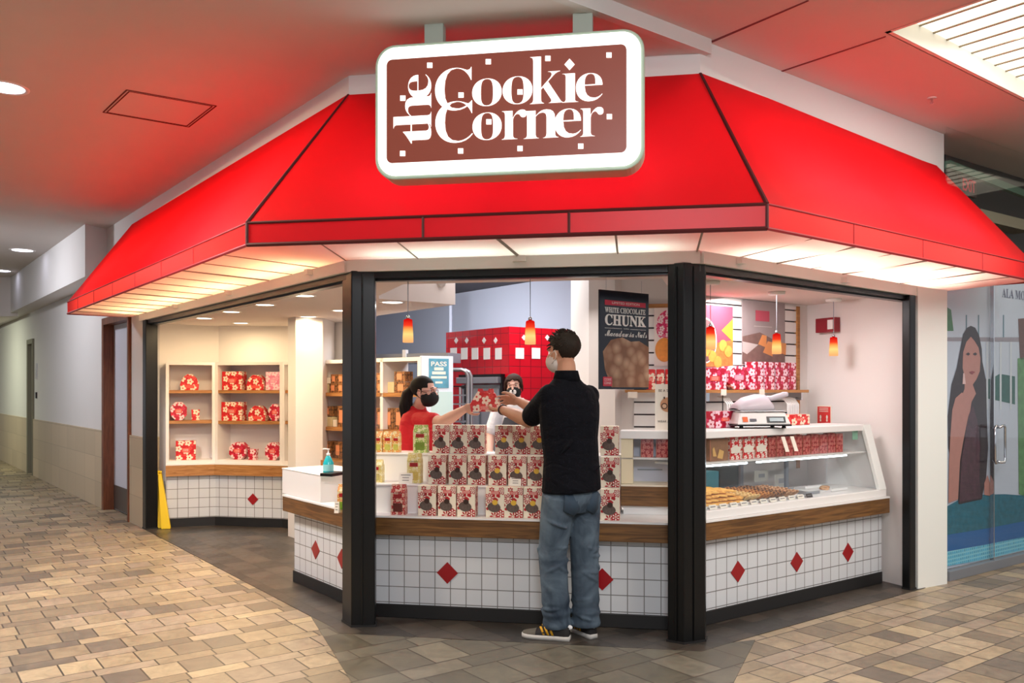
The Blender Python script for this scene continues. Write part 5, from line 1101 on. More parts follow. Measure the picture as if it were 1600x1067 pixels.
# shelf unit with brown boxes behind the register
K0, K1 = W(497, 0, 8.55).xy, W(657, 0, 7.6).xy
KF, kw = fr2(K0, K1); t = thing('shelf_unit', 'white open shelf unit with brown cookie boxes behind the register', 'shelf unit', KF.P(0, 0, 0), KF.a)
kz = 1.74; pt = KF.u(596, 0.0)
m = MB(); m.wall(V2(KF.P(KF.u(486, 0.345), 0.345)), V2(KF.P(KF.u(562, 0.345), 0.345)), 0, sc, 0.05); struct(m.build('wall_shop_niche', M['shopwall']))
m = MB()
for x in (0.0, pt-0.02, kw-0.04): m.bx(x, x+0.04, 0, 0.32, 0, kz)
m.bx(0.04, kw-0.04, 0, 0.32, kz-0.035, kz); m.build('unit_frame', M['shopwall'], t)
m = MB(); m.bx(0, pt-0.03, 0.32, 0.335, 0.76, kz); m.build('back_panel', M['shopwall'], t)
for z in (1.415, 1.075, 0.76): m = MB(); m.bx(0.04, kw-0.04, 0.0, 0.32, z-0.035, z); m.build('shelf_board', M['oakwarm'], t)
m = MB(); m.bx(-0.12, pt, -0.12, 0.3, 0.70, 0.755); m.build('lower_ledge', M['oakwarm'], t)
E1 = W(706, 0, 7.72).xy; EF, ew = fr2(K1, E1)
t = thing('notice_panel', 'white end panel with two posters beside the rolling tray rack', 'panel', EF.P(0.012, 0, 0), EF.a)
m = MB(); m.bx(0, ew, 0, 0.05, 0, kz+0.01); m.build('panel_board', mat('cool_white_panel', (228, 236, 246), 0.3), t)
u0, z1 = EF.at(668, 560, 0); u1, z0 = EF.at(699, 606, 0)
m = MB(); m.bx(u0, u1, -0.004, 0, z0, z1); o = m.build('teal_poster', mat('teal_poster', (96, 160, 184), 0.3, noise=0.4, nscale=14), t)
m = MB(); text_into(m, 'PASS', u0+0.02, u1-0.02, z0+(z1-z0)*0.74, z0+(z1-z0)*0.9, -0.005, bold=0.02); m.bx(u0+0.03, u1-0.03, -0.0055, -0.004, z0+(z1-z0)*0.46, z0+(z1-z0)*0.56); m.bx(u0+0.02, u1-0.02, -0.0055, -0.004, z0+(z1-z0)*0.32, z0+(z1-z0)*0.40); m.bx(u0+0.05, u1-0.05, -0.0055, -0.004, z0+(z1-z0)*0.60, z0+(z1-z0)*0.70); m.bx(u0+0.06, u1-0.06, -0.0055, -0.004, z0+(z1-z0)*0.15, z0+(z1-z0)*0.22); m.build('poster_lettering', M['whiteprint'], t)
u0, z1 = EF.at(672, 612, 0); u1, z0 = EF.at(705, 660, 0)
m = MB(); m.bx(u0, u1, -0.004, 0, z0, z1); m.build('pale_notice', mat('pale_green_notice', (206, 230, 226), 0.15), t)
M['brownbox'] = flowers('brown_carton_print', (84, 54, 34), (160, 110, 66), (120, 82, 50), 26)
bbp = None
def brown(px0, px1, py0, py1, lab, mt='b'):
    u0, z1 = KF.at(px0, py0, 0.06); u1, z0 = KF.at(px1, py1, 0.06)
    for zz in (1.415, 1.075, 0.76):
        if abs(z0-zz) < 0.06: z0 = zz
    w, h = u1-u0, z1-z0
    t = thing('cookie_carton', lab, 'box', KF.P((u0+u1)/2, 0.06, z0+0.001), KF.a, 'brown cookie cartons on the shelf unit')
    m = MB(); m.bx(-w/2, w/2, 0, 0.10, 0, h); m.build('carton', {'b': M['brownbox'], 'c': mat('clear_pack', (206, 190, 150), 0.2), 'w': M['whiteprint']}[mt], t, bevel=0.002)
    if mt == 'b': m = MB(); m.bx(-w*0.26, w*0.2, -0.002, 0, h*0.2, h*0.8); m.build('carton_label', mat('orange_label', (226, 150, 108), 0.5), t)
    return z1
brown(516.7, 526.5, 585, 599, 'small brown carton on top of the stack, one away from the post'); brown(527, 538, 585, 599, 'small brown carton on top of the stack against the post')
brown(514.7, 526, 599.3, 614, 'small brown carton under the top one, one away from the post'); brown(526.5, 538, 599.3, 614, 'small brown carton under the top one against the post')
brown(503, 514, 600, 614, 'clear pack beside the stacked brown cartons on the upper shelf', 'c'); brown(508, 516, 590, 599.3, 'small white card box on top of the clear pack', 'w')
brown(502.5, 518.5, 634.5, 650.5, 'brown carton on the clear pack of the middle shelf'); brown(502.5, 518, 651, 666, 'clear pack under the brown carton of the middle shelf', 'c'); brown(527, 539, 634, 666, 'tall brown carton on the middle shelf against the post')
brown(520, 524.5, 656, 666, 'little white card on the middle shelf between cartons', 'w')
brown(487.5, 504.5, 687, 719, 'large clear pack of cookies on the low shelf by the partition', 'c'); brown(505.5, 516, 689, 719, 'brown carton on the low shelf behind the sanitizer bottle'); brown(522, 534, 690, 719, 'brown carton on the low shelf behind the clear guard')
brown(588, 597, 583, 596.7, 'brown carton on top, just right of the black post'); brown(588, 597, 597, 613, 'brown carton below, just right of the black post')
brown(616, 633, 580.7, 596.5, 'brown carton on top of the pair above the ponytail'); brown(616.5, 636, 597, 613, 'brown carton below, in the pair above the ponytail'); brown(604.7, 615.5, 597, 613, 'pale clear pack beside the carton pair', 'c')
brown(588, 597, 637.5, 668, 'tall brown carton on the middle shelf just right of the black post'); brown(601, 614, 637.5, 668, 'tall brown carton behind the ponytail, nearer the post'); brown(615, 631, 637.5, 668, 'tall brown carton behind the ponytail, nearer the neck')
# ================================================================== kitchen: red tiled block, oven, rack, grey hood
zr = 2.08
Rc = G(795, 510, zr).xy
LFt = Frame((Rc.x, Rc.y), math.atan2(-0.80, 0.60)); RFt = Frame((Rc.x, Rc.y), math.radians(36.5))
t = thing('oven_block', 'tall red tiled block with white square and diamond tiles around the ovens', 'oven housing', (Rc.x, Rc.y, 0))
uL = LFt.u(697, 0); RL = 1.30
a = LFt.P(uL, 0).xy-Rc; c = RFt.P(RL, 0).xy-Rc
m = MB(); m.prism([(0, 0), (c.x, c.y), (c.x+a.x, c.y+a.y), (a.x, a.y)], 0, zr); m.build('tiled_block', M['redtile'], t)
def onface(F, px0, px1, py0, py1, name, mt, dia=False, pr=0.004):
    u0, z1 = F.at(px0, py0, 0); u1, _ = F.at(px1, py0, 0); _, z0 = F.at((px0+px1)/2, py1, 0); z1 = F.at((px0+px1)/2, py0, 0)[1]
    def q(u, z): p = F.P(u, -pr, z); return Vector((p.x-Rc.x, p.y-Rc.y, z))
    pts = [q(u0, (z0+z1)/2), q((u0+u1)/2, z0), q(u1, (z0+z1)/2), q((u0+u1)/2, z1)] if dia else [q(u0, z0), q(u1, z0), q(u1, z1), q(u0, z1)]
    m = MB(); m.slab(pts, (F.n.x*pr, F.n.y*pr, 0)); m.build(name, mt, t)
for x in (704, 720.6, 737.3, 755.8, 774): onface(LFt, x, x+10, 543.5, 561.5, 'white_tile', M['white'])
for x in (713, 729.5, 756.5, 774.5): onface(LFt, x-3, x+3, 527, 537, 'white_tile', M['white'], True)
for x in (805.5, 830.8, 857, 884): onface(RFt, x, x+13, 543.5, 560.5, 'white_tile', M['white'])
for x in (818.5, 855): onface(RFt, x-3.5, x+3.5, 523, 532, 'white_tile', M['white'], True)
# oven in the left face
u0, z1 = LFt.at(722, 590, -0.03); u1, _ = LFt.at(783, 590, -0.03)
t = thing('deck_oven', 'grey steel oven with double doors set into the red tiled block', 'oven', LFt.P(u0, -0.035, 0), LFt.a); w = u1-u0
zt1 = LFt.at(752, 601, -0.03)[1]
m = MB(); m.bx(0, w, 0, 0.03, 0, zt1); m.build('oven_front', M['steelgrey'], t)
m = MB(); m.bx(-0.02, w+0.02, -0.06, 0.03, zt1+0.012, z1); m.build('oven_hood', M['steel'], t, bevel=0.005)
m = MB(); m.bx(-0.03, w+0.03, -0.02, 0.03, z1, z1+0.03); m.bx(w, w+0.04, -0.01, 0.03, 0.2, z1); m.build('dark_surround', M['black'], t)
for k in range(2):
    m = MB(); m.bx(0.04+k*w*0.5, w*0.5-0.02+k*w*0.5, -0.02, 0, 0.3, zt1-0.04); m.build('oven_door', mat('oven_door_grey', (160, 164, 174), 0.4, 0.3), t, bevel=0.004)
m = MB(); m.tube([(0.06, -0.02, 1.46), (0.06, -0.06, 1.48), (0.06, -0.06, 1.1), (0.06, -0.02, 1.08)], 0.012, 8); m.build('oven_handle', M['chrome'], t)
m = MB(); m.bx(w*0.12, w*0.24, -0.024, -0.018, 0.5, 1.5); m.build('door_window', M['black'], t)
# rolling rack
rp = W(718, 0, 8.15)
t = thing('tray_rack', 'tall aluminium rolling rack filled with baking trays beside the red block', 'rack', (rp.x, rp.y, 0), -0.1)
for y in (0, 0.22):
    m = MB(); m.tube([(-0.24, y, 0.1), (-0.24, y, 1.55), (-0.235, y, 1.60), (-0.20, y, 1.635), (-0.1, y, 1.64), (0.02, y, 1.64), (0.06, y, 1.62), (0.08, y, 1.58), (0.08, y, 0.1)], 0.018, 8); m.build('rack_frame', M['steel'], t)
for k in range(13): m = MB(); m.bx(-0.22, 0.06, 0.01, 0.21, 0.45+k*0.085, 0.462+k*0.085); m.build('baking_tray', M['steelgrey'] if k % 3 else M['black'], t)
for x in (-0.24, 0.08):
    for y in (0, 0.22): m = MB(); m.lathe([(0.03, -0.012), (0.03, 0.012)], 12, (x, y, 0.035)); m.tube([(x, y, 0.04), (x, y, 0.11)], 0.012, 6); m.build('caster', M['black'], t)
# grey shelf / duct above the unit
gp0, gp1 = W(590, 0, 9.0), W(700, 0, 8.6)
t = thing('steel_shelf', 'grey steel wall shelf above and behind the white shelf unit', 'shelf', (gp0.x, gp0.y, 1.72), math.atan2(gp1.y-gp0.y, gp1.x-gp0.x))
m = MB(); m.bx(-0.4, (gp1.xy-gp0.xy).length, 0, 0.25, 0.0, 0.10); m.build('shelf_panel', M['steelgrey'], t)
m = MB(); m.bx(0.33, 0.37, -0.02, 0.03, -1.7, 0.14); m.build('upright', M['white'], t)
q = W(693, 449, 6.98); t = thing('dome_camera', 'small white security camera dome on the bright soffit face', 'camera', (q.x-0.02, q.y+0.0, 2.33)); m = MB(); m.ell((0, -0.02, 0), (0.05, 0.05, 0.045)); m.build('dome', M['white'], t, smooth=True)
# ================================================================== neighbouring shop front at the right
g0 = G(1480, 908); GF = Frame((g0.x, g0.y), math.radians(35.5)); GL = 3.2
def gp_(px, py, v=0.0): return GF.at(px, py, v)
zgt = gp_(1500, 455)[1]
glz = thing('glass_shopfront', 'glass double door shop front right of the white pillar', 'shop front', GF.P(0, 0, 0), GF.a)
m = MB(); m.bx(0.0, GL, 0.0, 0.012, 0.055, 3.43); m.build('glass_sheet', M['glass'], glz)
m = MB(); m.bx(0, GL, -0.02, 0.03, 0.0, 0.075); m.build('bottom_rail', M['steelgrey'], glz, bevel=0.003)
ud = gp_(1550.5, 700)[0]
m = MB(); m.bx(ud-0.006, ud+0.006, -0.014, 0.014, 0.07, 2.35); m.build('door_edge', M['chrome'], glz)
for du in (-0.055, 0.055):
    m = MB(); za, zb_ = gp_(1550, 722)[1], gp_(1550, 665)[1]
    m.tube([(ud+du*0.3, -0.01, zb_-0.02), (ud+du*0.3, -0.055, zb_-0.01), (ud+du*0.7, -0.06, zb_), (ud+du*1.3, -0.06, zb_), (ud+du*1.5, -0.06, zb_-0.02), (ud+du*1.5, -0.06, za+0.02), (ud+du*1.3, -0.06, za), (ud+du*0.3, -0.055, za), (ud+du*0.3, -0.01, za+0.02)], 0.010, 8); m.build('door_pull', M['chrome'], glz, smooth=True)
DV = 0.03
gr_ = thing('window_graphic', 'large printed advert of a seated long haired woman by a pool behind the glass', 'advert', GF.P(0, DV, 0), GF.a)
def gpoly(name, mt, pts, k):
    m = MB(); m.poly([(gp_(px, py, DV-0.0015*k)[0], -0.0015*k, gp_(px, py, DV-0.0015*k)[1]) for px, py in pts][::-1])
    m.build(name, mt, gr_)
m = MB(); m.bx(0, GL, 0.0, 0.004, 0.08, 2.42); m.build('print_panel', mat('print_pale_blue', (196, 206, 226), 0.6, noise=0.06, nscale=3), gr_)
P_ = lambda c, n, nz=0.15: mat(n, c, 0.6, noise=nz, nscale=18)
gpoly('printed_beam', P_((150, 144, 158), 'print_beam', 0.1), [(1480, 527), (1612, 527), (1612, 534), (1480, 533)], 1)
gpoly('printed_hedge', P_((44, 96, 92), 'print_hedge', 0.5), [(1540, 592), (1548, 592), (1562, 584), (1586, 588), (1586, 632), (1560, 626), (1540, 622)], 1)
gpoly('printed_hedge', P_((60, 116, 70), 'print_green', 0.4), [(1480, 480), (1486, 484), (1490, 517), (1480, 517)], 1)
for x in (1509, 1528, 1567): gpoly('printed_post', P_((96, 130, 150), 'print_post', 0.1), [(x, 492), (x+2, 492), (x+2, 527), (x, 527)], 1)
for x in (1541, 1552, 1562, 1578): gpoly('printed_post', P_((206, 214, 226), 'print_white_post', 0.05), [(x, 534), (x+3, 534), (x+3, 640), (x, 640)], 2)
gpoly('printed_palm', P_((98, 62, 54), 'print_palm', 0.4), [(1591, 498), (1612, 496), (1612, 560), (1594, 562)], 2)
gpoly('printed_leaves', P_((92, 142, 92), 'print_leaves', 0.6), [(1590, 560), (1612, 556), (1612, 780), (1592, 772)], 2)
gpoly('printed_pool', P_((24, 104, 128), 'print_pool', 0.5), [(1478, 792), (1500, 780), (1530, 773), (1570, 772), (1612, 775), (1612, 850), (1478, 860)], 2)
gpoly('printed_water', P_((28, 100, 168), 'print_water', 0.1), [(1478, 836), (1540, 826), (1612, 812), (1612, 838), (1478, 862)], 3)
gpoly('printed_mosaic', grid('print_mosaic', (58, 170, 214), (140, 214, 236), 0.03, 0.006, 0.5, 0.2), [(1478, 862), (1540, 851), (1612, 836), (1612, 856), (1540, 874), (1478, 885)], 3)
hair = P_((44, 30, 40), 'print_hair', 0.4); skn = P_((186, 130, 122), 'print_skin', 0.1)
gpoly('printed_hair', hair, [(1517, 509), (1524, 512), (1530, 524), (1534, 545), (1535, 565), (1541, 595), (1542, 650), (1544, 700), (1541, 745), (1534, 780), (1498, 788), (1482, 700), (1481, 650), (1487, 600), (1495, 575), (1500, 548), (1505, 522), (1511, 512)], 3)
gpoly('printed_face', skn, [(1517, 526), (1523, 533), (1529, 543), (1532, 560), (1531, 580), (1526, 592), (1520, 601), (1525, 615), (1518, 628), (1514, 655), (1500, 625), (1507, 608), (1508, 590), (1504, 575), (1505, 550), (1510, 534)], 4)
gpoly('printed_arm', skn, [(1503, 613), (1511, 622), (1513, 650), (1505, 690), (1500, 720), (1497, 780), (1482, 786), (1483, 720), (1485, 680), (1488, 640), (1493, 622)], 5)
gpoly('printed_arm', skn, [(1543, 742), (1549, 760), (1550, 775), (1538, 773), (1538, 755)], 5)
gpoly('printed_dress', P_((74, 42, 58), 'print_dress', 0.8), [(1513, 650), (1520, 632), (1528, 660), (1532, 700), (1530, 745), (1533, 778), (1499, 784), (1502, 720), (1507, 690)], 5)
for a, b in ((1513, 553), (1524, 553)): gpoly('printed_eye', hair, [(a-4, b), (a, b-2.5), (a+3, b), (a, b+2.5)], 6)
gpoly('printed_mouth', P_((146, 62, 70), 'print_lips', 0.1), [(1514, 581), (1519, 579.5), (1524, 581), (1519, 585)], 6)
gpoly('printed_earring', P_((226, 190, 190), 'print_earring', 0.1), [(1505, 583), (1507, 583), (1509, 600), (1504, 600)], 6)
m = MB(); u0, z1 = gp_(1566, 450, DV-0.004); text_into(m, boldserif('ALA MOANA'), u0, u0+0.62, z1-0.075, z1, -0.004); m.build('print_lettering', mat('print_ink', (104, 106, 132), 0.6), gr_)
# dark sheet painted in as the unlit interior, and an exit sign's reflection
m = MB(); m.bx(0.02, GL+1, 0.42, 0.46, 2.42, 3.44); m.bx(0.02, GL+1, 0.05, 0.42, 2.40, 2.43); o = m.build('dark_transom_sheet', mat('dark_interior', (30, 32, 34), 0.5), loc=GF.P(0, 0, 0), rz=GF.a); struct(o)
u0, z1 = gp_(1484, 250, 0.1); u1, z2 = gp_(1606, 298, 0.1)
m = MB(); m.slab([(u0, 0.1, z1), (u1, 0.1, z2), (u1, 0.1, z2-0.06), (u0, 0.1, z1-0.06)], (0, 0.04, 0)); t = m.build('green_beam', mat('green_beam', (60, 96, 80), 0.5), loc=GF.P(0, 0, 0), rz=GF.a); tag(t, 'dull green beam high behind the glass shop front', 'beam')
u0, z1 = gp_(1533, 326, 0.25); u1, z0 = gp_(1612, 362, 0.25); m = MB(); m.bx(u0, u1, 0.25, 0.41, z0, z1); tag(m.build('soffit_box', mat('beige_soffit', (142, 136, 118), 0.7), loc=GF.P(0, 0, 0), rz=GF.a), 'beige box soffit behind the glass shop front under the exit reflection', 'soffit')
u0, z1 = gp_(1502, 271, 0.3); u1, z0 = gp_(1526, 309, 0.3)
t = thing('exit_reflection', 'dim red reflection of EXIT put in behind the dark glass over the neighbouring doors', 'exit reflection', GF.P(u0, 0.3, z0), GF.a); w, h = u1-u0, z1-z0  # a reflection in the glass, modelled as a dim glowing object
m = MB(); m.bx(0, w, 0, 0.03, 0, h); m.build('reflected_box', mat('exit_reflection_box', (84, 66, 68), 0.5), t); m = MB(); text_into(m, 'EXIT', w*0.08, w*0.92, h*0.2, h*0.8, -0.002, bold=0.02); m.build('lettering', emat('exit_reflection_red', (170, 50, 56), 0.8), t)

# ================================================================== people
def skin_mat(name, c): return mat(name, c, 0.55, noise=0.06, nscale=20)
def remesh(o, vox, it=6, fac=0.6):
    r = o.modifiers.new('union', 'REMESH'); r.mode = 'VOXEL'; r.voxel_size = vox; r.use_smooth_shade = True
    k = o.modifiers.new('soft', 'SMOOTH'); k.iterations = it; k.factor = fac
    return o
def bake(o):
    bpy.context.view_layer.update(); me = bpy.data.meshes.new_from_object(o.evaluated_get(bpy.context.evaluated_depsgraph_get())); old = o.data
    me.name = o.name; o.modifiers.clear(); o.data = me; bpy.data.meshes.remove(old)
    for p in me.polygons: p.use_smooth = True
    return o
class Head:      # local axes: x to the person's right, y forward, z up
    def __init__(s, c, yaw, pitch=0.0, roll=0.0, k=1.0):
        s.c = Vector(c); s.M = Matrix.Rotation(yaw, 3, 'Z')@Matrix.Rotation(pitch, 3, 'X')@Matrix.Rotation(roll, 3, 'Y')*k; s.k = k
    def p(s, x, y, z): return s.c+s.M@Vector((x, y, z))
    def ell(s, m, c, r, nu=20, nv=14): m.ell(s.p(*c), r, nu, nv, s.M)
def seg(m, pts, rad, n=12):
    m.tube(pts, rad, n)
    for p, r in ((pts[0], rad[0]), (pts[-1], rad[-1])):
        rr = r if not isinstance(r, (tuple, list)) else min(r)
        m.ell(p, (rr*0.98,)*3, 10, 8)
def head_mesh(m, H):
    H.ell(m, (0, -0.014, 0.036), (0.074, 0.094, 0.080)); H.ell(m, (0, 0.028, -0.02), (0.062, 0.062, 0.078)); H.ell(m, (0, 0.045, -0.078), (0.040, 0.044, 0.034))
    H.ell(m, (0, 0.088, 0.028), (0.045, 0.012, 0.012)); m.tube([H.p(0, 0.09, 0.012), H.p(0, 0.107, -0.022), H.p(0, 0.092, -0.032)], [0.008, 0.014, 0.010], 8)
    H.ell(m, (0, 0.086, -0.056), (0.024, 0.012, 0.009)); H.ell(m, (0, 0.083, -0.066), (0.019, 0.011, 0.008))
    for sx in (-1, 1):
        H.ell(m, (sx*0.040, 0.066, -0.018), (0.022, 0.020, 0.022)); H.ell(m, (sx*0.077, -0.004, -0.012), (0.008, 0.019, 0.031), 12, 8); H.ell(m, (sx*0.077, 0.004, -0.032), (0.007, 0.010, 0.012), 10, 6)
def hand(m, wrist, d, pn, size=1.0, curl=0.5, thumb=1, spread=0.16):
    """d: direction of the palm, pn: palm normal (fingers bend towards it), thumb: +1/-1 side"""
    d = Vector(d).normalized(); pn = Vector(pn); pn = (pn-d*pn.dot(d)).normalized(); sd = d.cross(pn)*thumb; w = Vector(wrist)
    L = 0.09*size
    Mx = Matrix((sd, d, pn)).transposed()
    m.ell(w+d*L*0.55, (0.040*size, L*0.62, 0.015*size), 14, 10, Mx); m.ell(w+d*L*0.18, (0.028*size, 0.030*size, 0.018*size), 12, 8, Mx)
    m.ell(w+d*L*0.3+sd*0.026*size+pn*0.006, (0.016*size, 0.032*size, 0.014*size), 12, 8, Mx)
    for i, (off, ln) in enumerate(((0.030, 0.072), (0.010, 0.080), (-0.011, 0.074), (-0.030, 0.058))):
        b = w+d*L*1.0+sd*off*size*0.95; a = 0.12; p = b; pts = [b-d*0.02*size]; dirn = (d+sd*off*spread/0.03).normalized()
        for j in range(4):
            pts.append(p.copy()); 
            if j < 3:
                a += curl*(0.55, 0.75, 0.5)[j]+0.03*i; step = ln*size*(0.42, 0.33, 0.25)[j]
                p = p+(dirn*math.cos(a)+pn*math.sin(a))*step
        m.tube(pts, [0.0085*size, 0.0092*size, 0.0085*size, 0.0080*size, 0.0066*size], 8)
    t0 = w+d*L*0.3+sd*0.030*size; t1 = t0+(sd*0.75+d*0.55+pn*0.25).normalized()*0.036*size; t2 = t1+(sd*0.3+d*0.8+pn*0.45*max(curl, 0.3)).normalized()*0.030*size; t3 = t2+(d*0.85+pn*0.5*max(curl, .3)-sd*0.05).normalized()*0.024*size
    m.tube([t0-d*0.01*size, t1, t2, t3], [0.013*size, 0.0112*size, 0.0102*size, 0.0078*size], 8)
def shell(H, c, r, keep, thick=1.0, nu=40, nv=28, shrink=0.8, jag=0.0, seed=3):
    rnd = random.Random(seed); m = MB(); rings = []
    for i in range(nv+1):
        t = min(max(PI*i/nv, 0.03), PI-0.03); ring = []
        for k in range(nu):
            x, y, z = r[0]*math.sin(t)*math.cos(2*PI*k/nu), r[1]*math.sin(t)*math.sin(2*PI*k/nu), -r[2]*math.cos(t)
            f = 1.0+rnd.uniform(-jag, jag)
            if not keep(x+c[0], y+c[1], z+c[2]): f = shrink
            ring.append(H.p(c[0]+x*f, c[1]+y*f, c[2]+z*f))
        rings.append(ring)
    return m.ring_loft(rings)
def loc_mesh(m, O): m.v = [(v[0]-O[0], v[1]-O[1], v[2]-O[2]) for v in m.v]; return m
def er(c, a, b, yaw, n=20, z=None, tilt=0.0):   # an elliptical ring; yaw = facing direction rotation
    return [Vector((c[0]+a*math.cos(2*PI*k/n)*math.cos(yaw)-b*math.sin(2*PI*k/n)*math.sin(yaw), c[1]+a*math.cos(2*PI*k/n)*math.sin(yaw)+b*math.sin(2*PI*k/n)*math.cos(yaw), c[2]+tilt*math.cos(2*PI*k/n)*a)) for k in range(n)]
def cloth(name, c, rough=0.85, ns=14, bump=0.5, noise=0.1, fine=None):
    m, t, p, N, L = nt(name); col = hexc(*c); tc = N.new('ShaderNodeTexCoord')
    mp = N.new('ShaderNodeMapping'); mp.inputs['Scale'].default_value = (1, 1, 1.6); L.new(tc.outputs['Object'], mp.inputs[0])
    n = N.new('ShaderNodeTexNoise'); n.inputs['Scale'].default_value = ns; n.inputs['Detail'].default_value = 3; n.inputs['Distortion'].default_value = 0.8; L.new(mp.outputs[0], n.inputs['Vector'])
    mx = N.new('ShaderNodeMix'); mx.data_type = 'RGBA'; mx.inputs[6].default_value = (*[x*(1-noise) for x in col], 1); mx.inputs[7].default_value = (*[min(1, x*(1+noise)) for x in col], 1); L.new(n.outputs['Fac'], mx.inputs[0]); out = mx.outputs[2]
    if fine:
        v = N.new('ShaderNodeTexVoronoi'); v.inputs['Scale'].default_value = 90; L.new(tc.outputs['Object'], v.inputs['Vector']); m2 = N.new('ShaderNodeMix'); m2.data_type = 'RGBA'; L.new(math_n(N, L, 'LESS_THAN', v.outputs['Distance'], 0.16), m2.inputs[0]); L.new(out, m2.inputs[6]); m2.inputs[7].default_value = (*hexc(*fine), 1); out = m2.outputs[2]
    L.new(out, p.inputs['Base Color']); p.inputs['Roughness'].default_value = rough
    b = N.new('ShaderNodeBump'); b.inputs['Strength'].default_value = bump; b.inputs['Distance'].default_value = 0.02; L.new(n.outputs['Fac'], b.inputs['Height']); L.new(b.outputs[0], p.inputs['Normal'])
    return m
# ---------------------------------------------------------------- the customer
O = Vector((0.33, 4.93, 0.0)); yaw = math.atan2(0.85, -0.52)-PI/2     # body faces this way (local +y forward)
ct, st = math.cos(yaw), math.sin(yaw)
def B(c, x, y, z): return Vector((c[0]+x*ct-y*st, c[1]+x*st+y*ct, z))
pel = Vector((0.345, 4.925, 0)); che = Vector((0.335, 4.93, 0)); nk = Vector((0.318, 4.935, 0))
lsh, rsh = B(che, -0.142, -0.005, 1.42), B(che, 0.138, 0.0, 1.415)
lel, lwr = Vector((0.100, 5.10, 1.262)), Vector((-0.062, 5.345, 1.322))
rel_, rwr = Vector((0.235, 5.24, 1.27)), Vector((0.040, 5.43, 1.375))
HM = Head((W(880, 552, 5.0)[0], 5.0, W(880, 552, 5.0)[2]), yaw+0.25, -0.08, 0.0, 1.0)
m = MB(); head_mesh(m, HM)
seg(m, [HM.p(0, -0.02, -0.07), Vector((nk.x, nk.y, 1.49)), Vector((nk.x, nk.y, 1.42))], [0.054, 0.060, 0.075])
m.ring_loft([er((pel.x, pel.y, z), a, b, yaw) for z, a, b in ((0.80, 0.14, 0.10), (0.95, 0.15, 0.10), (1.10, 0.14, 0.095), (1.28, 0.165, 0.10), (1.38, 0.15, 0.085), (1.42, 0.09, 0.06))])
seg(m, [lsh, lel], [0.052, 0.043]); seg(m, [lel, lel+(lwr-lel)*0.35, lwr], [0.046, 0.044, 0.027]); seg(m, [rsh, rel_], [0.052, 0.043]); seg(m, [rel_, rel_+(rwr-rel_)*0.35, rwr], [0.046, 0.044, 0.027])
bxc = W(759, 626, 5.50)
hand(m, lwr, Vector((-0.115, 5.45, 1.318))-lwr, (0.05, 0.1, 1), 1.0, 0.25, 1); hand(m, rwr, Vector((-0.06, 5.52, 1.385))-rwr, (-0.9, 0.2, -0.25), 1.0, 0.35, 1)
ft = {}
for sd_, ank, kn, hp in (('l', Vector((0.262, 4.94, 0.10)), Vector((0.235, 4.93, 0.49)), B(pel, -0.085, 0, 0.86)), ('r', Vector((0.432, 4.965, 0.10)), Vector((0.425, 4.975, 0.49)), B(pel, 0.085, 0, 0.86))):
    seg(m, [hp, kn, ank], [0.08, 0.055, 0.04]); ft[sd_] = (ank, kn, hp)
loc_mesh(m, O); man = m.build('person', skin_mat('tan_skin', (200, 146, 116)), None, smooth=True, loc=O); remesh(man, 0.0045, 5); bake(man)
tag(man, 'person with dark hair, navy patterned shirt and blue jeans reaching over the counter', 'person')
def wear(m, name, mt, root, vox=None, it=5, fac=0.5):
    loc_mesh(m, root.location); o = m.build(name, mt, root, smooth=True)
    if vox: remesh(o, vox, it, fac); bake(o)
    return o
# shirt
m = MB()
m.ring_loft([er((c.x, c.y, z), a, b, yaw, tilt=tl_) for c, z, a, b, tl_ in ((pel, 0.862, 0.184, 0.150, 0.05), (pel, 0.93, 0.182, 0.142, 0.02), (pel, 1.05, 0.176, 0.128, 0), (che, 1.17, 0.182, 0.130, 0), (che, 1.28, 0.194, 0.133, 0), (che, 1.36, 0.198, 0.124, 0), (che, 1.42, 0.184, 0.108, 0), (che, 1.455, 0.150, 0.094, 0), (nk, 1.485, 0.108, 0.082, 0), (nk, 1.515, 0.074, 0.072, 0))])
for sh, el in ((lsh, lel), (rsh, rel_)): seg(m, [sh+Vector((0, 0, -0.004)), sh+(el-sh)*0.45, sh+(el-sh)*0.80], [0.066, 0.066, 0.068], 14)
for k_, (x, y, z, dx, dz2, r) in enumerate(((0.17, -0.05, 1.10, -0.2, -0.05, 0.012), (0.15, -0.09, 1.00, -0.22, 0.04, 0.012), (-0.05, -0.125, 1.18, -0.1, -0.10, 0.011), (-0.12, -0.10, 1.30, 0.12, 0.04, 0.011), (0.02, -0.128, 0.96, 0.12, 0.05, 0.011), (-0.15, -0.06, 1.02, 0.12, -0.06, 0.011))):
    m.tube([B(che, x, y, z), B(che, x+dx*0.5, y-0.012 if abs(x) > 0.1 else y, z+dz2*0.5), B(che, x+dx, y+0.01, z+dz2)], [0.004, r, 0.004], 8)
CL_ = bpy.data.materials
shirt = wear(m, 'shirt', cloth('navy_shirt', (9, 10, 17), 0.85, 9, 0.8, 0.25, (30, 32, 46)), man, 0.0065, 4)
shirt.data.materials[0].node_tree.nodes['Principled BSDF'].inputs['Specular IOR Level'].default_value = 0.15
m = MB(); R0_ = [er((nk.x, nk.y, z), a, b, yaw, 24) for z, a, b in ((1.495, 0.084, 0.080), (1.555, 0.066, 0.070), (1.558, 0.062, 0.066), (1.500, 0.074, 0.072))]; m.ring_loft(R0_); wear(m, 'collar', shirt.data.materials[0], man)
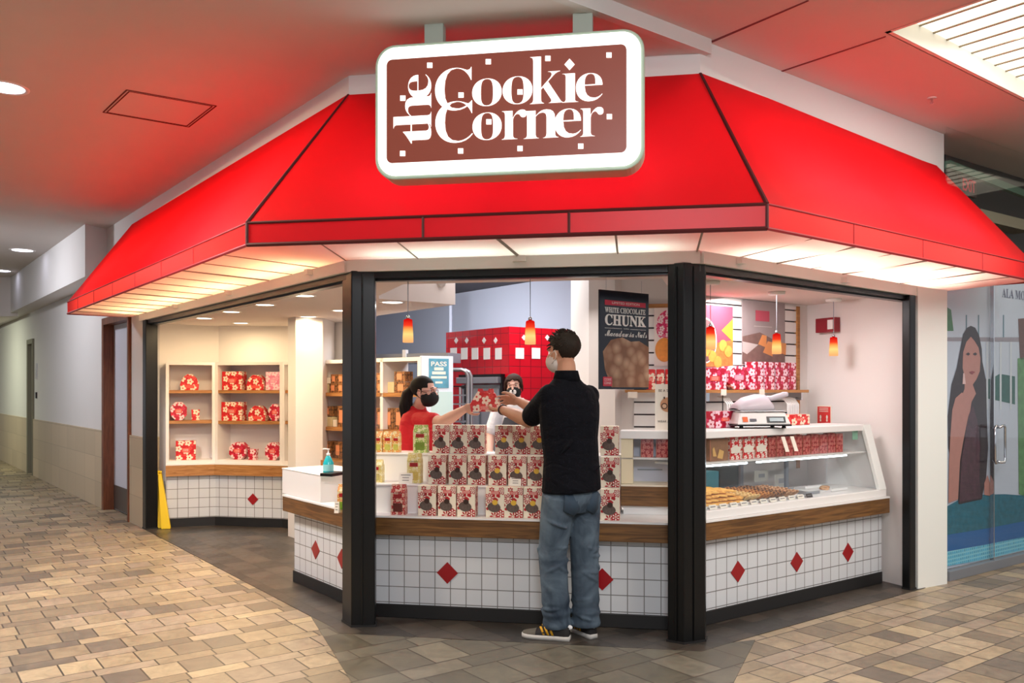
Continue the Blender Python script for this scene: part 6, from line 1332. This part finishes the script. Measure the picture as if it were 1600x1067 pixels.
# jeans
m = MB()
m.ring_loft([er((pel.x, pel.y, z), a, b, yaw) for z, a, b in ((0.74, 0.13, 0.10), (0.80, 0.165, 0.125), (0.88, 0.166, 0.125), (0.95, 0.158, 0.115))])
for sd_ in 'lr':
    ank, kn, hp = ft[sd_]; fw = B((0, 0), 0, 1, 0)
    pts = [hp+Vector((0, 0, -0.02)), hp.lerp(kn, 0.35), hp.lerp(kn, 0.75), kn, kn.lerp(ank, 0.3), kn.lerp(ank, 0.55), kn.lerp(ank, 0.70), kn.lerp(ank, 0.78), kn.lerp(ank, 0.86), kn.lerp(ank, 0.93), kn.lerp(ank, 1.03), kn.lerp(ank, 1.08)]
    m.tube(pts, [0.100, 0.097, 0.088, 0.084, 0.082, 0.080, 0.084, 0.077, 0.086, 0.078, 0.088, 0.084], 18)
    rnd = random.Random(5 if sd_ == 'l' else 9)
    for q_ in range(15):     # folds wrapped round the leg
        t_ = rnd.choice((0.42, 0.5, 0.56, 0.62, 0.78, 0.84, 0.90, 0.94, 0.12, 0.2)); c_ = hp.lerp(kn, t_*2) if t_ < 0.5 else kn.lerp(ank, t_*2-1); a0 = rnd.uniform(0, 2*PI); rr = (0.096 if t_ < 0.3 else 0.083); dzf = rnd.uniform(-0.05, 0.05)
        m.tube([c_+Vector((rr*math.cos(a0+s_), rr*math.sin(a0+s_), dzf*s_)) for s_ in (0, 0.5, 1.0, 1.5)], [0.003, 0.011, 0.011, 0.003], 7)
jm, t_, p_, N_, L_ = nt('blue_denim'); tc = N_.new('ShaderNodeTexCoord'); n1 = N_.new('ShaderNodeTexNoise'); n1.inputs['Scale'].default_value = 6; n1.inputs['Detail'].default_value = 5; n1.inputs['Distortion'].default_value = 1.0; L_.new(tc.outputs['Object'], n1.inputs['Vector'])
cr = N_.new('ShaderNodeValToRGB'); cr.color_ramp.elements[0].position = 0.32; cr.color_ramp.elements[0].color = (*hexc(30, 44, 60), 1); cr.color_ramp.elements[1].position = 0.7; cr.color_ramp.elements[1].color = (*hexc(96, 112, 126), 1); L_.new(n1.outputs['Fac'], cr.inputs[0]); L_.new(cr.outputs[0], p_.inputs['Base Color']); p_.inputs['Roughness'].default_value = 0.9
b_ = N_.new('ShaderNodeBump'); b_.inputs['Strength'].default_value = 0.35; b_.inputs['Distance'].default_value = 0.012; L_.new(n1.outputs['Fac'], b_.inputs['Height']); L_.new(b_.outputs[0], p_.inputs['Normal'])
jeans = wear(m, 'jeans', jm, man, 0.006, 3)
def on_body(px, py, Y): return W(px, py, Y)
m = MB()
for x0_, x1_ in ((-0.115, -0.025), (0.03, 0.12)):   # back pockets
    m.slab([B(pel, x0_, -0.124+abs(x0_)*0.18, 0.86), B(pel, x1_, -0.124+abs(x1_)*0.18, 0.86), B(pel, x1_, -0.120+abs(x1_)*0.18, 0.76), B(pel, (x0_+x1_)/2, -0.122, 0.735), B(pel, x0_, -0.120+abs(x0_)*0.18, 0.76)], B((0, 0), 0, 0.03, 0))
wear(m, 'back_pocket', mat('denim_pocket', (52, 68, 84), 0.9, noise=0.2, nscale=10), man)
# shoes
def shoe(heel, toe, name, stripes, root):
    d = (Vector(toe)-Vector(heel)); L_ = d.length; d.normalize(); sd = Vector((-d.y, d.x, 0)); h0 = Vector(heel)
    def q(x, y, z): return h0+d*x+sd*y+Vector((0, 0, z))
    st_ = [(0, 0.026), (0.03, 0.034), (0.09, 0.033), (0.15, 0.039), (0.21, 0.043), (0.25, 0.037), (0.275, 0.022), (0.285, 0.006)]
    k = L_/0.285
    out = [(x*k, w) for x, w in st_]+[(x*k, -w*0.95) for x, w in st_[::-1]]
    m = MB(); m.ring_loft([[q(x, y, 0.004) for x, y in out], [q(x, y*1.04, 0.016) for x, y in out], [q(x, y, 0.030) for x, y in out]]); sole = wear(m, 'shoe', mat('shoe_sole_white', (196, 192, 186), 0.6), root)
    m = MB(); rings = []
    for x, w, h in ((0.004, 0.024, 0.085), (0.03, 0.032, 0.098), (0.08, 0.032, 0.10), (0.12, 0.034, 0.092), (0.16, 0.038, 0.072), (0.20, 0.040, 0.056), (0.24, 0.036, 0.048), (0.268, 0.022, 0.042), (0.276, 0.008, 0.036)):
        rings.append([q(x*k, w*math.cos(a), 0.026+(h-0.026)*math.sin(a)**0.8) for a in [PI*j/10 for j in range(11)]]+[q(x*k, -w, 0.024), q(x*k, w, 0.024)])
    m.ring_loft(rings); up = wear(m, 'shoe_upper', mat('shoe_suede_black', (30, 27, 27), 0.8), root); mw = up.matrix_parent_inverse; up.parent = sole
    m = MB(); rings = [[q(x*k, w*1.03*math.cos(a), 0.027+(h*1.03-0.026)*math.sin(a)**0.8) for a in [PI*j/10 for j in range(11)]] for x, w, h in ((0.195, 0.041, 0.059), (0.24, 0.037, 0.049), (0.268, 0.023, 0.043), (0.278, 0.009, 0.038))]
    m.ring_loft(rings, cap=False, close=False); o = wear(m, 'toe_cap', mat('shoe_toe_grey', (92, 86, 76), 0.8), root); o.parent = sole
    for i in range(3):
        for sg_ in ((-1, 1) if stripes else ()):
            x = 0.095+i*0.026; pts = [q((x-0.006)*k, sg_*0.0365, 0.034), q((x+0.006)*k, sg_*0.0375, 0.034), q((x+0.026)*k, sg_*0.029, 0.078), q((x+0.014)*k, sg_*0.028, 0.080)]
            if sg_ < 0: pts = pts[::-1]
            m = MB(); m.slab(pts, tuple(-sd*sg_*0.004)); o = wear(m, 'stripe', mat('yellow_stripe', (232, 170, 36), 0.5), root); o.parent = sole
    m = MB()
    for i in range(4): m.tube([q((0.12+i*0.017)*k, -0.018, 0.090-i*0.010), q((0.125+i*0.017)*k, 0, 0.098-i*0.010), q((0.12+i*0.017)*k, 0.018, 0.090-i*0.010)], 0.003, 5)
    o = wear(m, 'laces', M['black'], root); o.parent = sole
    m = MB(); m.ell(q(0.004*k, 0, 0.078), (0.018, 0.012, 0.014)); o = wear(m, 'heel_tab', M['white'], root); o.parent = sole
shoe((0.335, 4.885, 0), (0.058, 4.965, 0), 'shoe', True, man); shoe((0.475, 4.915, 0), (0.335, 5.155, 0), 'shoe', True, man)
# hair, mask
def keep_m(x, y, z):
    if y > 0.062: return z > 0.078
    if y > 0.015: return z > 0.050-0.0*y
    if y > -0.02: return z > 0.012
    return z > -0.062+0.3*(y+0.1)*0
m = shell(HM, (0, -0.020, 0.044), (0.082, 0.099, 0.086), keep_m, jag=0.018, nu=64, nv=44, shrink=0.82); rnd = random.Random(4)
for i in range(230):
    th = rnd.uniform(0.0, 1.75); ph = rnd.uniform(0, 2*PI); x, y, z = 0.080*math.sin(th)*math.cos(ph), 0.097*math.sin(th)*math.sin(ph), 0.084*math.cos(th)
    if not keep_m(x, y-0.02, z+0.044+0.012): continue
    n_ = Vector((x, y, z)).normalized(); fl = Vector((0.25*math.sin(i), 0.55, 0.15 if z > 0.03 else -0.55)); a = Vector((x, y-0.020, z+0.044)); tp = (1.0 if z > 0.05 else 0.45)
    m.tube([HM.p(*(a-n_*0.008)), HM.p(*(a+n_*0.007*tp+fl*0.012)), HM.p(*(a+n_*0.015*tp+fl*0.028))], [0.0065, 0.0055, 0.0012], 5)
wear(m, 'hair', mat('dark_brown_hair', (40, 31, 24), 0.7, spec=0.25, noise=0.5, nscale=60), man)
def mask(H, mt, root, sc_=1.0):
    m = shell(H, (0, 0.036, -0.046), (0.0705, 0.086, 0.070), lambda x, y, z: y > 0.006 and z < -0.012+0.45*max(0, y-0.06)-0.25*max(0, 0.05-y), shrink=0.72, nu=36, nv=26); o = wear(m, 'face_mask', mt, root)
    m = MB()
    for sx in (-1, 1):
        for za, ze in ((-0.006, 0.012), (-0.07, -0.035)): m.tube([H.p(sx*0.055, 0.055, za), H.p(sx*0.076, 0.02, (za+ze)/2), H.p(sx*0.084, -0.008, ze)], 0.0022, 6)
        m.tube([H.p(sx*0.084, -0.008, 0.012), H.p(sx*0.086, -0.018, -0.01), H.p(sx*0.084, -0.008, -0.035)], 0.0022, 6)
    o2 = wear(m, 'ear_loop', mt, root); o2.parent = o; return o
mask(HM, mat('white_mask', (222, 210, 200), 0.8), man)
def face_bits(H, root, brow=(40, 28, 22)):
    for sx in (-1, 1):
        m = MB(); H.ell(m, (sx*0.030, 0.0705, 0.013), (0.0120, 0.0095, 0.0070), 12, 8); e = wear(m, 'eye', mat('eye_white', (226, 220, 216), 0.3), root)
        m = MB(); H.ell(m, (sx*0.030, 0.0790, 0.013), (0.0056, 0.003, 0.0056), 10, 6); o = wear(m, 'pupil', mat('eye_dark', (28, 18, 14), 0.3), root); o.parent = e
        m = MB(); m.tube([H.p(sx*0.014, 0.094, 0.028), H.p(sx*0.030, 0.094, 0.034), H.p(sx*0.048, 0.082, 0.028)], [0.0028, 0.0035, 0.002], 6); wear(m, 'eyebrow', mat('brow_hair', brow, 0.8), root)
face_bits(HM, man)
m = MB(); m.tube([lwr+(lwr-lel).normalized()*(-0.012)+Vector((0.031*math.cos(a), 0.014*math.cos(a), 0.030*math.sin(a))) for a in [2*PI*k/12 for k in range(13)]], 0.005, 6); wear(m, 'wristband', mat('dark_band', (60, 36, 32), 0.6), man)
# ---------------------------------------------------------------- red flowered box held between them
t = thing('gable_gift_box', 'red flowered gable box handed over between the customer and the red-shirted person', 'gift box', (bxc.x, bxc.y, bxc.z-0.07), FC.a+0.12)
m = MB(); bw = 0.098
m.ring_loft([[(-bw*a, -0.055*b, z), (bw*a, -0.055*b, z), (bw*a, 0.055*b, z), (-bw*a, 0.055*b, z)] for a, b, z in ((0.92, 1, 0.0), (1.0, 1.0, 0.045), (0.62, 0.35, 0.118), (0.60, 0.10, 0.122))]); m.build('box_body', flowers('red_box_print', (196, 24, 26), (240, 214, 190), (214, 60, 50), 15), t)
m = MB(); m.slab([(-0.055, -0.005, 0.118), (0.055, -0.005, 0.118), (0.05, -0.005, 0.148), (0.02, -0.005, 0.148), (0.015, -0.005, 0.135), (-0.015, -0.005, 0.135), (-0.02, -0.005, 0.148), (-0.05, -0.005, 0.148)], (0, 0.01, 0)); m.build('carry_handle', M['giftred'], t)
m = MB(); m.bx(-0.035, 0.035, -0.058, -0.054, 0.012, 0.036); m.build('brand_label', M['lab'], t)
m = MB(); text_into(m, 'COOKIE', -0.028, 0.028, 0.026, 0.033, -0.0585); text_into(m, 'CORNER', -0.028, 0.028, 0.015, 0.022, -0.0585); m.build('label_lettering', M['whiteprint'], t)
# ---------------------------------------------------------------- helper for the two behind the counter
def staff(label, H, base, yaw_, sh_z, scale, skin, shirtm, arms, sleeve_end, pants, hands):
    cy, sy = math.cos(yaw_), math.sin(yaw_)
    def Q(x, y, z): return Vector((base[0]+x*cy-y*sy, base[1]+x*sy+y*cy, z))
    O_ = Vector((base[0], base[1], 0)); k = scale; m = MB(); head_mesh(m, H)
    seg(m, [H.p(0, -0.02, -0.07), Q(0, 0, sh_z+0.045), Q(0, 0, sh_z-0.03)], [0.045, 0.047, 0.06])
    hz = sh_z*0.60
    m.ring_loft([er((base[0], base[1], z), a*k, b*k, yaw_) for z, a, b in ((hz-0.08, 0.13, 0.09), (hz+0.08, 0.13, 0.09), (hz+0.25, 0.12, 0.085), (sh_z-0.1, 0.14, 0.09), (sh_z-0.01, 0.13, 0.07), (sh_z+0.02, 0.07, 0.05))])
    for pts, rr in arms: seg(m, pts, rr)
    for h in hands: hand(m, *h)
    for sx in (-1, 1): seg(m, [Q(sx*0.08, 0, hz), Q(sx*0.085, 0.01, hz*0.52), Q(sx*0.09, 0, 0.08)], [0.08, 0.055, 0.04]); seg(m, [Q(sx*0.09, -0.02, 0.045), Q(sx*0.095, 0.13, 0.035)], [0.038, 0.032])
    loc_mesh(m, O_); o = m.build('person', skin, None, smooth=True, loc=O_); remesh(o, 0.005, 5); bake(o); tag(o, label, 'person')
    m = MB(); m.ring_loft([er((base[0], base[1], z), a*k, b*k, yaw_) for z, a, b in ((hz-0.05, 0.165, 0.125), (hz+0.10, 0.165, 0.125), (hz+0.25, 0.158, 0.118), (sh_z-0.12, 0.168, 0.122), (sh_z-0.04, 0.165, 0.105), (sh_z+0.005, 0.14, 0.09), (sh_z+0.03, 0.095, 0.07), (sh_z+0.05, 0.062, 0.060))])
    for (pts, rr), se in zip(arms, sleeve_end): a, b = pts[0], pts[1]; seg(m, [a+Vector((0, 0, -0.005)), a.lerp(b, se*0.5), a.lerp(b, se)], [0.064*k, 0.062*k, 0.064*k], 14)
    wear(m, 'shirt', shirtm, o, 0.0065, 4)
    m = MB(); m.ring_loft([er((base[0], base[1], z), a, b, yaw_, 24) for z, a, b in ((sh_z+0.02, 0.078, 0.074), (sh_z+0.065, 0.062, 0.062), (sh_z+0.067, 0.058, 0.058), (sh_z+0.03, 0.066, 0.062))]); wear(m, 'collar', shirtm, o)
    m = MB(); m.ring_loft([er((base[0], base[1], z), 0.155, 0.115, yaw_) for z in (hz-0.13, hz+0.02)])
    for sx in (-1, 1): m.tube([Q(sx*0.08, 0, hz), Q(sx*0.085, 0.01, hz*0.52), Q(sx*0.09, 0, 0.09)], [0.095, 0.075, 0.065], 14)
    wear(m, 'trousers', pants, o, 0.008, 3)
    for sx in (-1, 1):
        m = MB(); m.ring_loft([[Q(sx*0.092+x, y, z) for x, y in ((-0.04, -0.07), (0.04, -0.07), (0.045, 0.10), (0.03, 0.19), (-0.03, 0.19), (-0.045, 0.10))] for z in (0.004, 0.05)]); wear(m, 'shoe', M['black'], o)
    return o, Q
black_cl = cloth('black_trousers', (24, 24, 28), 0.9)
# the red-shirted person
hc_ = W(663, 612, 6.08); H1 = Head(hc_, math.atan2(-0.42, 0.90)-PI/2, -0.02, 0.0, 0.93)
yw1 = math.atan2(-0.50, 0.86)-PI/2; b1 = (hc_.x-0.06, 6.16); sz1 = 1.262
rs = Vector((-0.66, 6.04, 1.235)); re_ = Vector((-0.475, 5.85, 1.222)); rw_ = Vector((-0.315, 5.665, 1.318))
ls_ = Vector((-0.60, 6.30, 1.215)); le_ = Vector((-0.40, 6.25, 1.08)); lw_ = Vector((-0.28, 6.02, 1.10))
p1, Q1 = staff('person with ponytail, glasses, black mask and red shirt handing over the box', H1, b1, yw1, sz1, 0.95, skin_mat('pale_skin', (222, 172, 154)), cloth('red_shirt', (200, 18, 32), 0.75, 12, 0.5, 0.1), [([rs, re_], [0.048, 0.044]), ([re_, re_.lerp(rw_, 0.4), rw_], [0.046, 0.041, 0.026]), ([ls_, le_], [0.048, 0.04]), ([le_, lw_], [0.042, 0.026])], [0.62, 0.0001, 0.6, 0.0001][:1]+[], black_cl, [(rw_, Vector((-0.235, 5.575, 1.335))-rw_, (0.5, 0.6, 0.45), 0.92, 0.55, -1), (lw_, Vector((0.05, -0.1, 0)), (0, 0, -1), 0.9, 0.5, 1)])
def keep_w(x, y, z):
    if y > 0.062: return z > 0.066
    if y > 0.02: return z > 0.030
    return z > -0.035-0.3*max(0, -y-0.0)
m = shell(H1, (0, -0.020, 0.040), (0.080, 0.099, 0.084), keep_w, jag=0.004, nu=48, nv=34, shrink=0.82)
base_ = H1.p(0, -0.115, 0.02); pts = [H1.p(0, -0.095, 0.035), base_, H1.p(0.0, -0.150, -0.02), H1.p(0, -0.165, -0.10), H1.p(0, -0.150, -0.19), H1.p(0, -0.14, -0.28), H1.p(0, -0.15, -0.35)]
m.tube(pts, [0.03, 0.026, 0.042, 0.048, 0.044, 0.030, 0.008], 12)
for i in range(14):
    a = 2*PI*i/14; m.tube([H1.p(0.03*math.cos(a), -0.155+0.03*math.sin(a), -0.03), H1.p(0.046*math.cos(a), -0.163+0.046*math.sin(a), -0.12), H1.p(0.04*math.cos(a), -0.148+0.04*math.sin(a), -0.22), H1.p(0.015*math.cos(a+.4), -0.15+0.02*math.sin(a), -0.36)], [0.008, 0.010, 0.009, 0.003], 6)
wear(m, 'hair', mat('black_hair', (26, 20, 19), 0.7, spec=0.2, noise=0.3, nscale=50), p1)
blackmask = mat('black_mask', (16, 16, 18), 0.8); mask(H1, blackmask, p1); face_bits(H1, p1)
m = MB()
for sx in (-1, 1):
    m.tube([H1.p(sx*0.031+0.021*math.cos(a), 0.099-0.006*abs(math.cos(a)), 0.004+0.016*math.sin(a)) for a in [2*PI*k/16 for k in range(17)]], 0.0018, 6); m.tube([H1.p(sx*0.052, 0.092, 0.008), H1.p(sx*0.078, 0.05, 0.008), H1.p(sx*0.083, -0.005, 0.004)], 0.0018, 6)
m.tube([H1.p(-0.010, 0.100, 0.006), H1.p(0.010, 0.100, 0.006)], 0.0018, 6); wear(m, 'glasses', mat('thin_glasses', (120, 70, 70), 0.3, 0.5), p1)
# the person with the patterned mask
hc2 = W(803, 604, 6.95); H2 = Head(hc2, math.atan2(-0.98, -0.12)-PI/2, -0.05, 0.08, 0.86)
b2 = (hc2.x+0.02, 7.02); yw2 = math.atan2(-0.98, -0.10)-PI/2; sz2 = 1.31
s_r = Vector((b2[0]-0.15, 7.0, 1.28)); e_r = Vector((b2[0]-0.215, 6.97, 1.06)); w_r = Vector((b2[0]-0.215, 6.80, 0.92))
s_l = Vector((b2[0]+0.15, 7.0, 1.28)); e_l = Vector((b2[0]+0.20, 7.0, 1.05)); w_l = Vector((b2[0]+0.14, 6.82, 0.98))
p2, Q2 = staff('person in white polo and dark apron wearing a black mask with white muzzle print', H2, b2, yw2, sz2, 0.92, skin_mat('light_skin', (226, 178, 160)), cloth('white_polo', (232, 232, 238), 0.8, 12, 0.4, 0.04), [([s_r, e_r], [0.044, 0.04]), ([e_r, w_r], [0.04, 0.026]), ([s_l, e_l], [0.044, 0.04]), ([e_l, w_l], [0.04, 0.026])], [0.75], black_cl, [(w_r, (0, -0.05, -0.1), (1, 0, 0), 0.9, 0.4, 1), (w_l, (-0.1, -0.1, 0), (0, 0, -1), 0.9, 0.4, 1)])
m = MB(); seg(m, [s_l, s_l.lerp(e_l, 0.35), s_l.lerp(e_l, 0.7)], [0.06, 0.058, 0.06], 14); wear(m, 'sleeve', bpy.data.materials['white_polo'], p2)
m = MB(); m.slab([Q2(x, 0.120, z) for x, z in ((-0.13, 0.55), (0.13, 0.55), (0.14, 1.05), (0.085, 1.22), (-0.085, 1.22), (-0.14, 1.05))], Q2(0, 0.012, 0)-Q2(0, 0, 0)); wear(m, 'apron', mat('dark_apron', (44, 44, 54), 0.8), p2)
m = shell(H2, (0, -0.014, 0.038), (0.086, 0.104, 0.088), lambda x, y, z: (z > 0.062+0.5*max(0, 0.02-abs(x)) if y > 0.048 else (z > -0.05 if y > 0.004 else z > -0.09)), jag=0.005, nu=48, nv=34, shrink=0.82)
m.ell(H2.p(0, -0.12, -0.03), (0.04, 0.035, 0.045))
for sx in (-1, 1): m.tube([H2.p(sx*0.045, 0.068, 0.075), H2.p(sx*0.070, 0.045, 0.045), H2.p(sx*0.080, 0.022, 0.0), H2.p(sx*0.080, 0.006, -0.05)], [0.010, 0.013, 0.012, 0.004], 8)
wear(m, 'hair', mat('brown_hair', (58, 36, 28), 0.75, spec=0.2, noise=0.3, nscale=50), p2)
mk = mask(H2, blackmask, p2); face_bits(H2, p2)
m = MB()
for sx in (-1, 1): H2.ell(m, (sx*0.016, 0.1175, -0.046), (0.017, 0.006, 0.022), 14, 8)
H2.ell(m, (0, 0.118, -0.060), (0.016, 0.006, 0.014), 14, 8); o = wear(m, 'muzzle_print', M['white'], p2); o.parent = mk
m = MB(); H2.ell(m, (0, 0.1255, -0.036), (0.009, 0.003, 0.006), 12, 6); m.tube([H2.p(0, 0.1255, -0.036), H2.p(0, 0.1255, -0.054)], 0.0016, 5); m.tube([H2.p(-0.012, 0.1245, -0.062), H2.p(0, 0.1255, -0.053), H2.p(0.012, 0.1245, -0.062)], 0.0016, 5); o = wear(m, 'nose_print', blackmask, p2); o.parent = mk
m = MB(); m.tube([w_r+(e_r-w_r)*0.12+Vector((0.03*math.cos(a), 0.018*math.sin(a), 0.024*math.sin(a))) for a in [2*PI*k/12 for k in range(13)]], 0.01, 6); wear(m, 'wristband', M['white'], p2)

# papers and things seen through the back of the cookie case
for nm, lab_, cat_, a, b, c, d, v, mt in (('paper_notice', 'white paper with a small grey picture hanging behind the cookie heap', 'paper', 1179, 1200, 736, 753, 0.60, M['whiteprint']),
        ('paper_notice', 'plain white paper hanging behind the dark chocolate chip cookies', 'paper', 1211, 1229, 742, 763, 0.60, M['whiteprint']),
        ('storage_box', 'teal box behind the golden cookies, seen through the case glass', 'box', 1100, 1123, 738, 766, 0.66, mat('teal_box', (96, 176, 190), 0.5)),
        ('storage_box', 'dark grey box behind the pale cookies, seen through the case glass', 'box', 1125, 1160, 731, 764, 0.66, mat('dark_grey_box', (88, 94, 96), 0.8, noise=0.3, nscale=20))):
    u0, z1 = FR.at(a, c, 0.17+v-0.0); u1, _ = FR.at(b, c, 0.17+v); _, z0 = FR.at(a, d, 0.17+v)
    u0, u1 = max(u0, 0), max(u1, 0.05)
    t = thing(nm, lab_, cat_, FR.P(u0, 0.17+v, z0), FR.a); w, h = u1-u0, z1-z0
    m = MB(); m.bx(0, w, 0, 0.004 if 'paper' in nm else 0.15, 0, h); m.build('sheet' if 'paper' in nm else 'box_body', mt, t)
    if 'paper' in nm: m = MB(); m.bx(w*0.3, w*0.75, -0.0015, 0, h*0.35, h*0.7); m.build('printed_mark', mat('soft_grey_print', (186, 184, 186), 0.6), t)
    else: m = MB(); m.bx(-0.01, w+0.01, -0.005, 0.155, -(z0-0.72), 0.0); m.build('stand', M['steelgrey'], t)
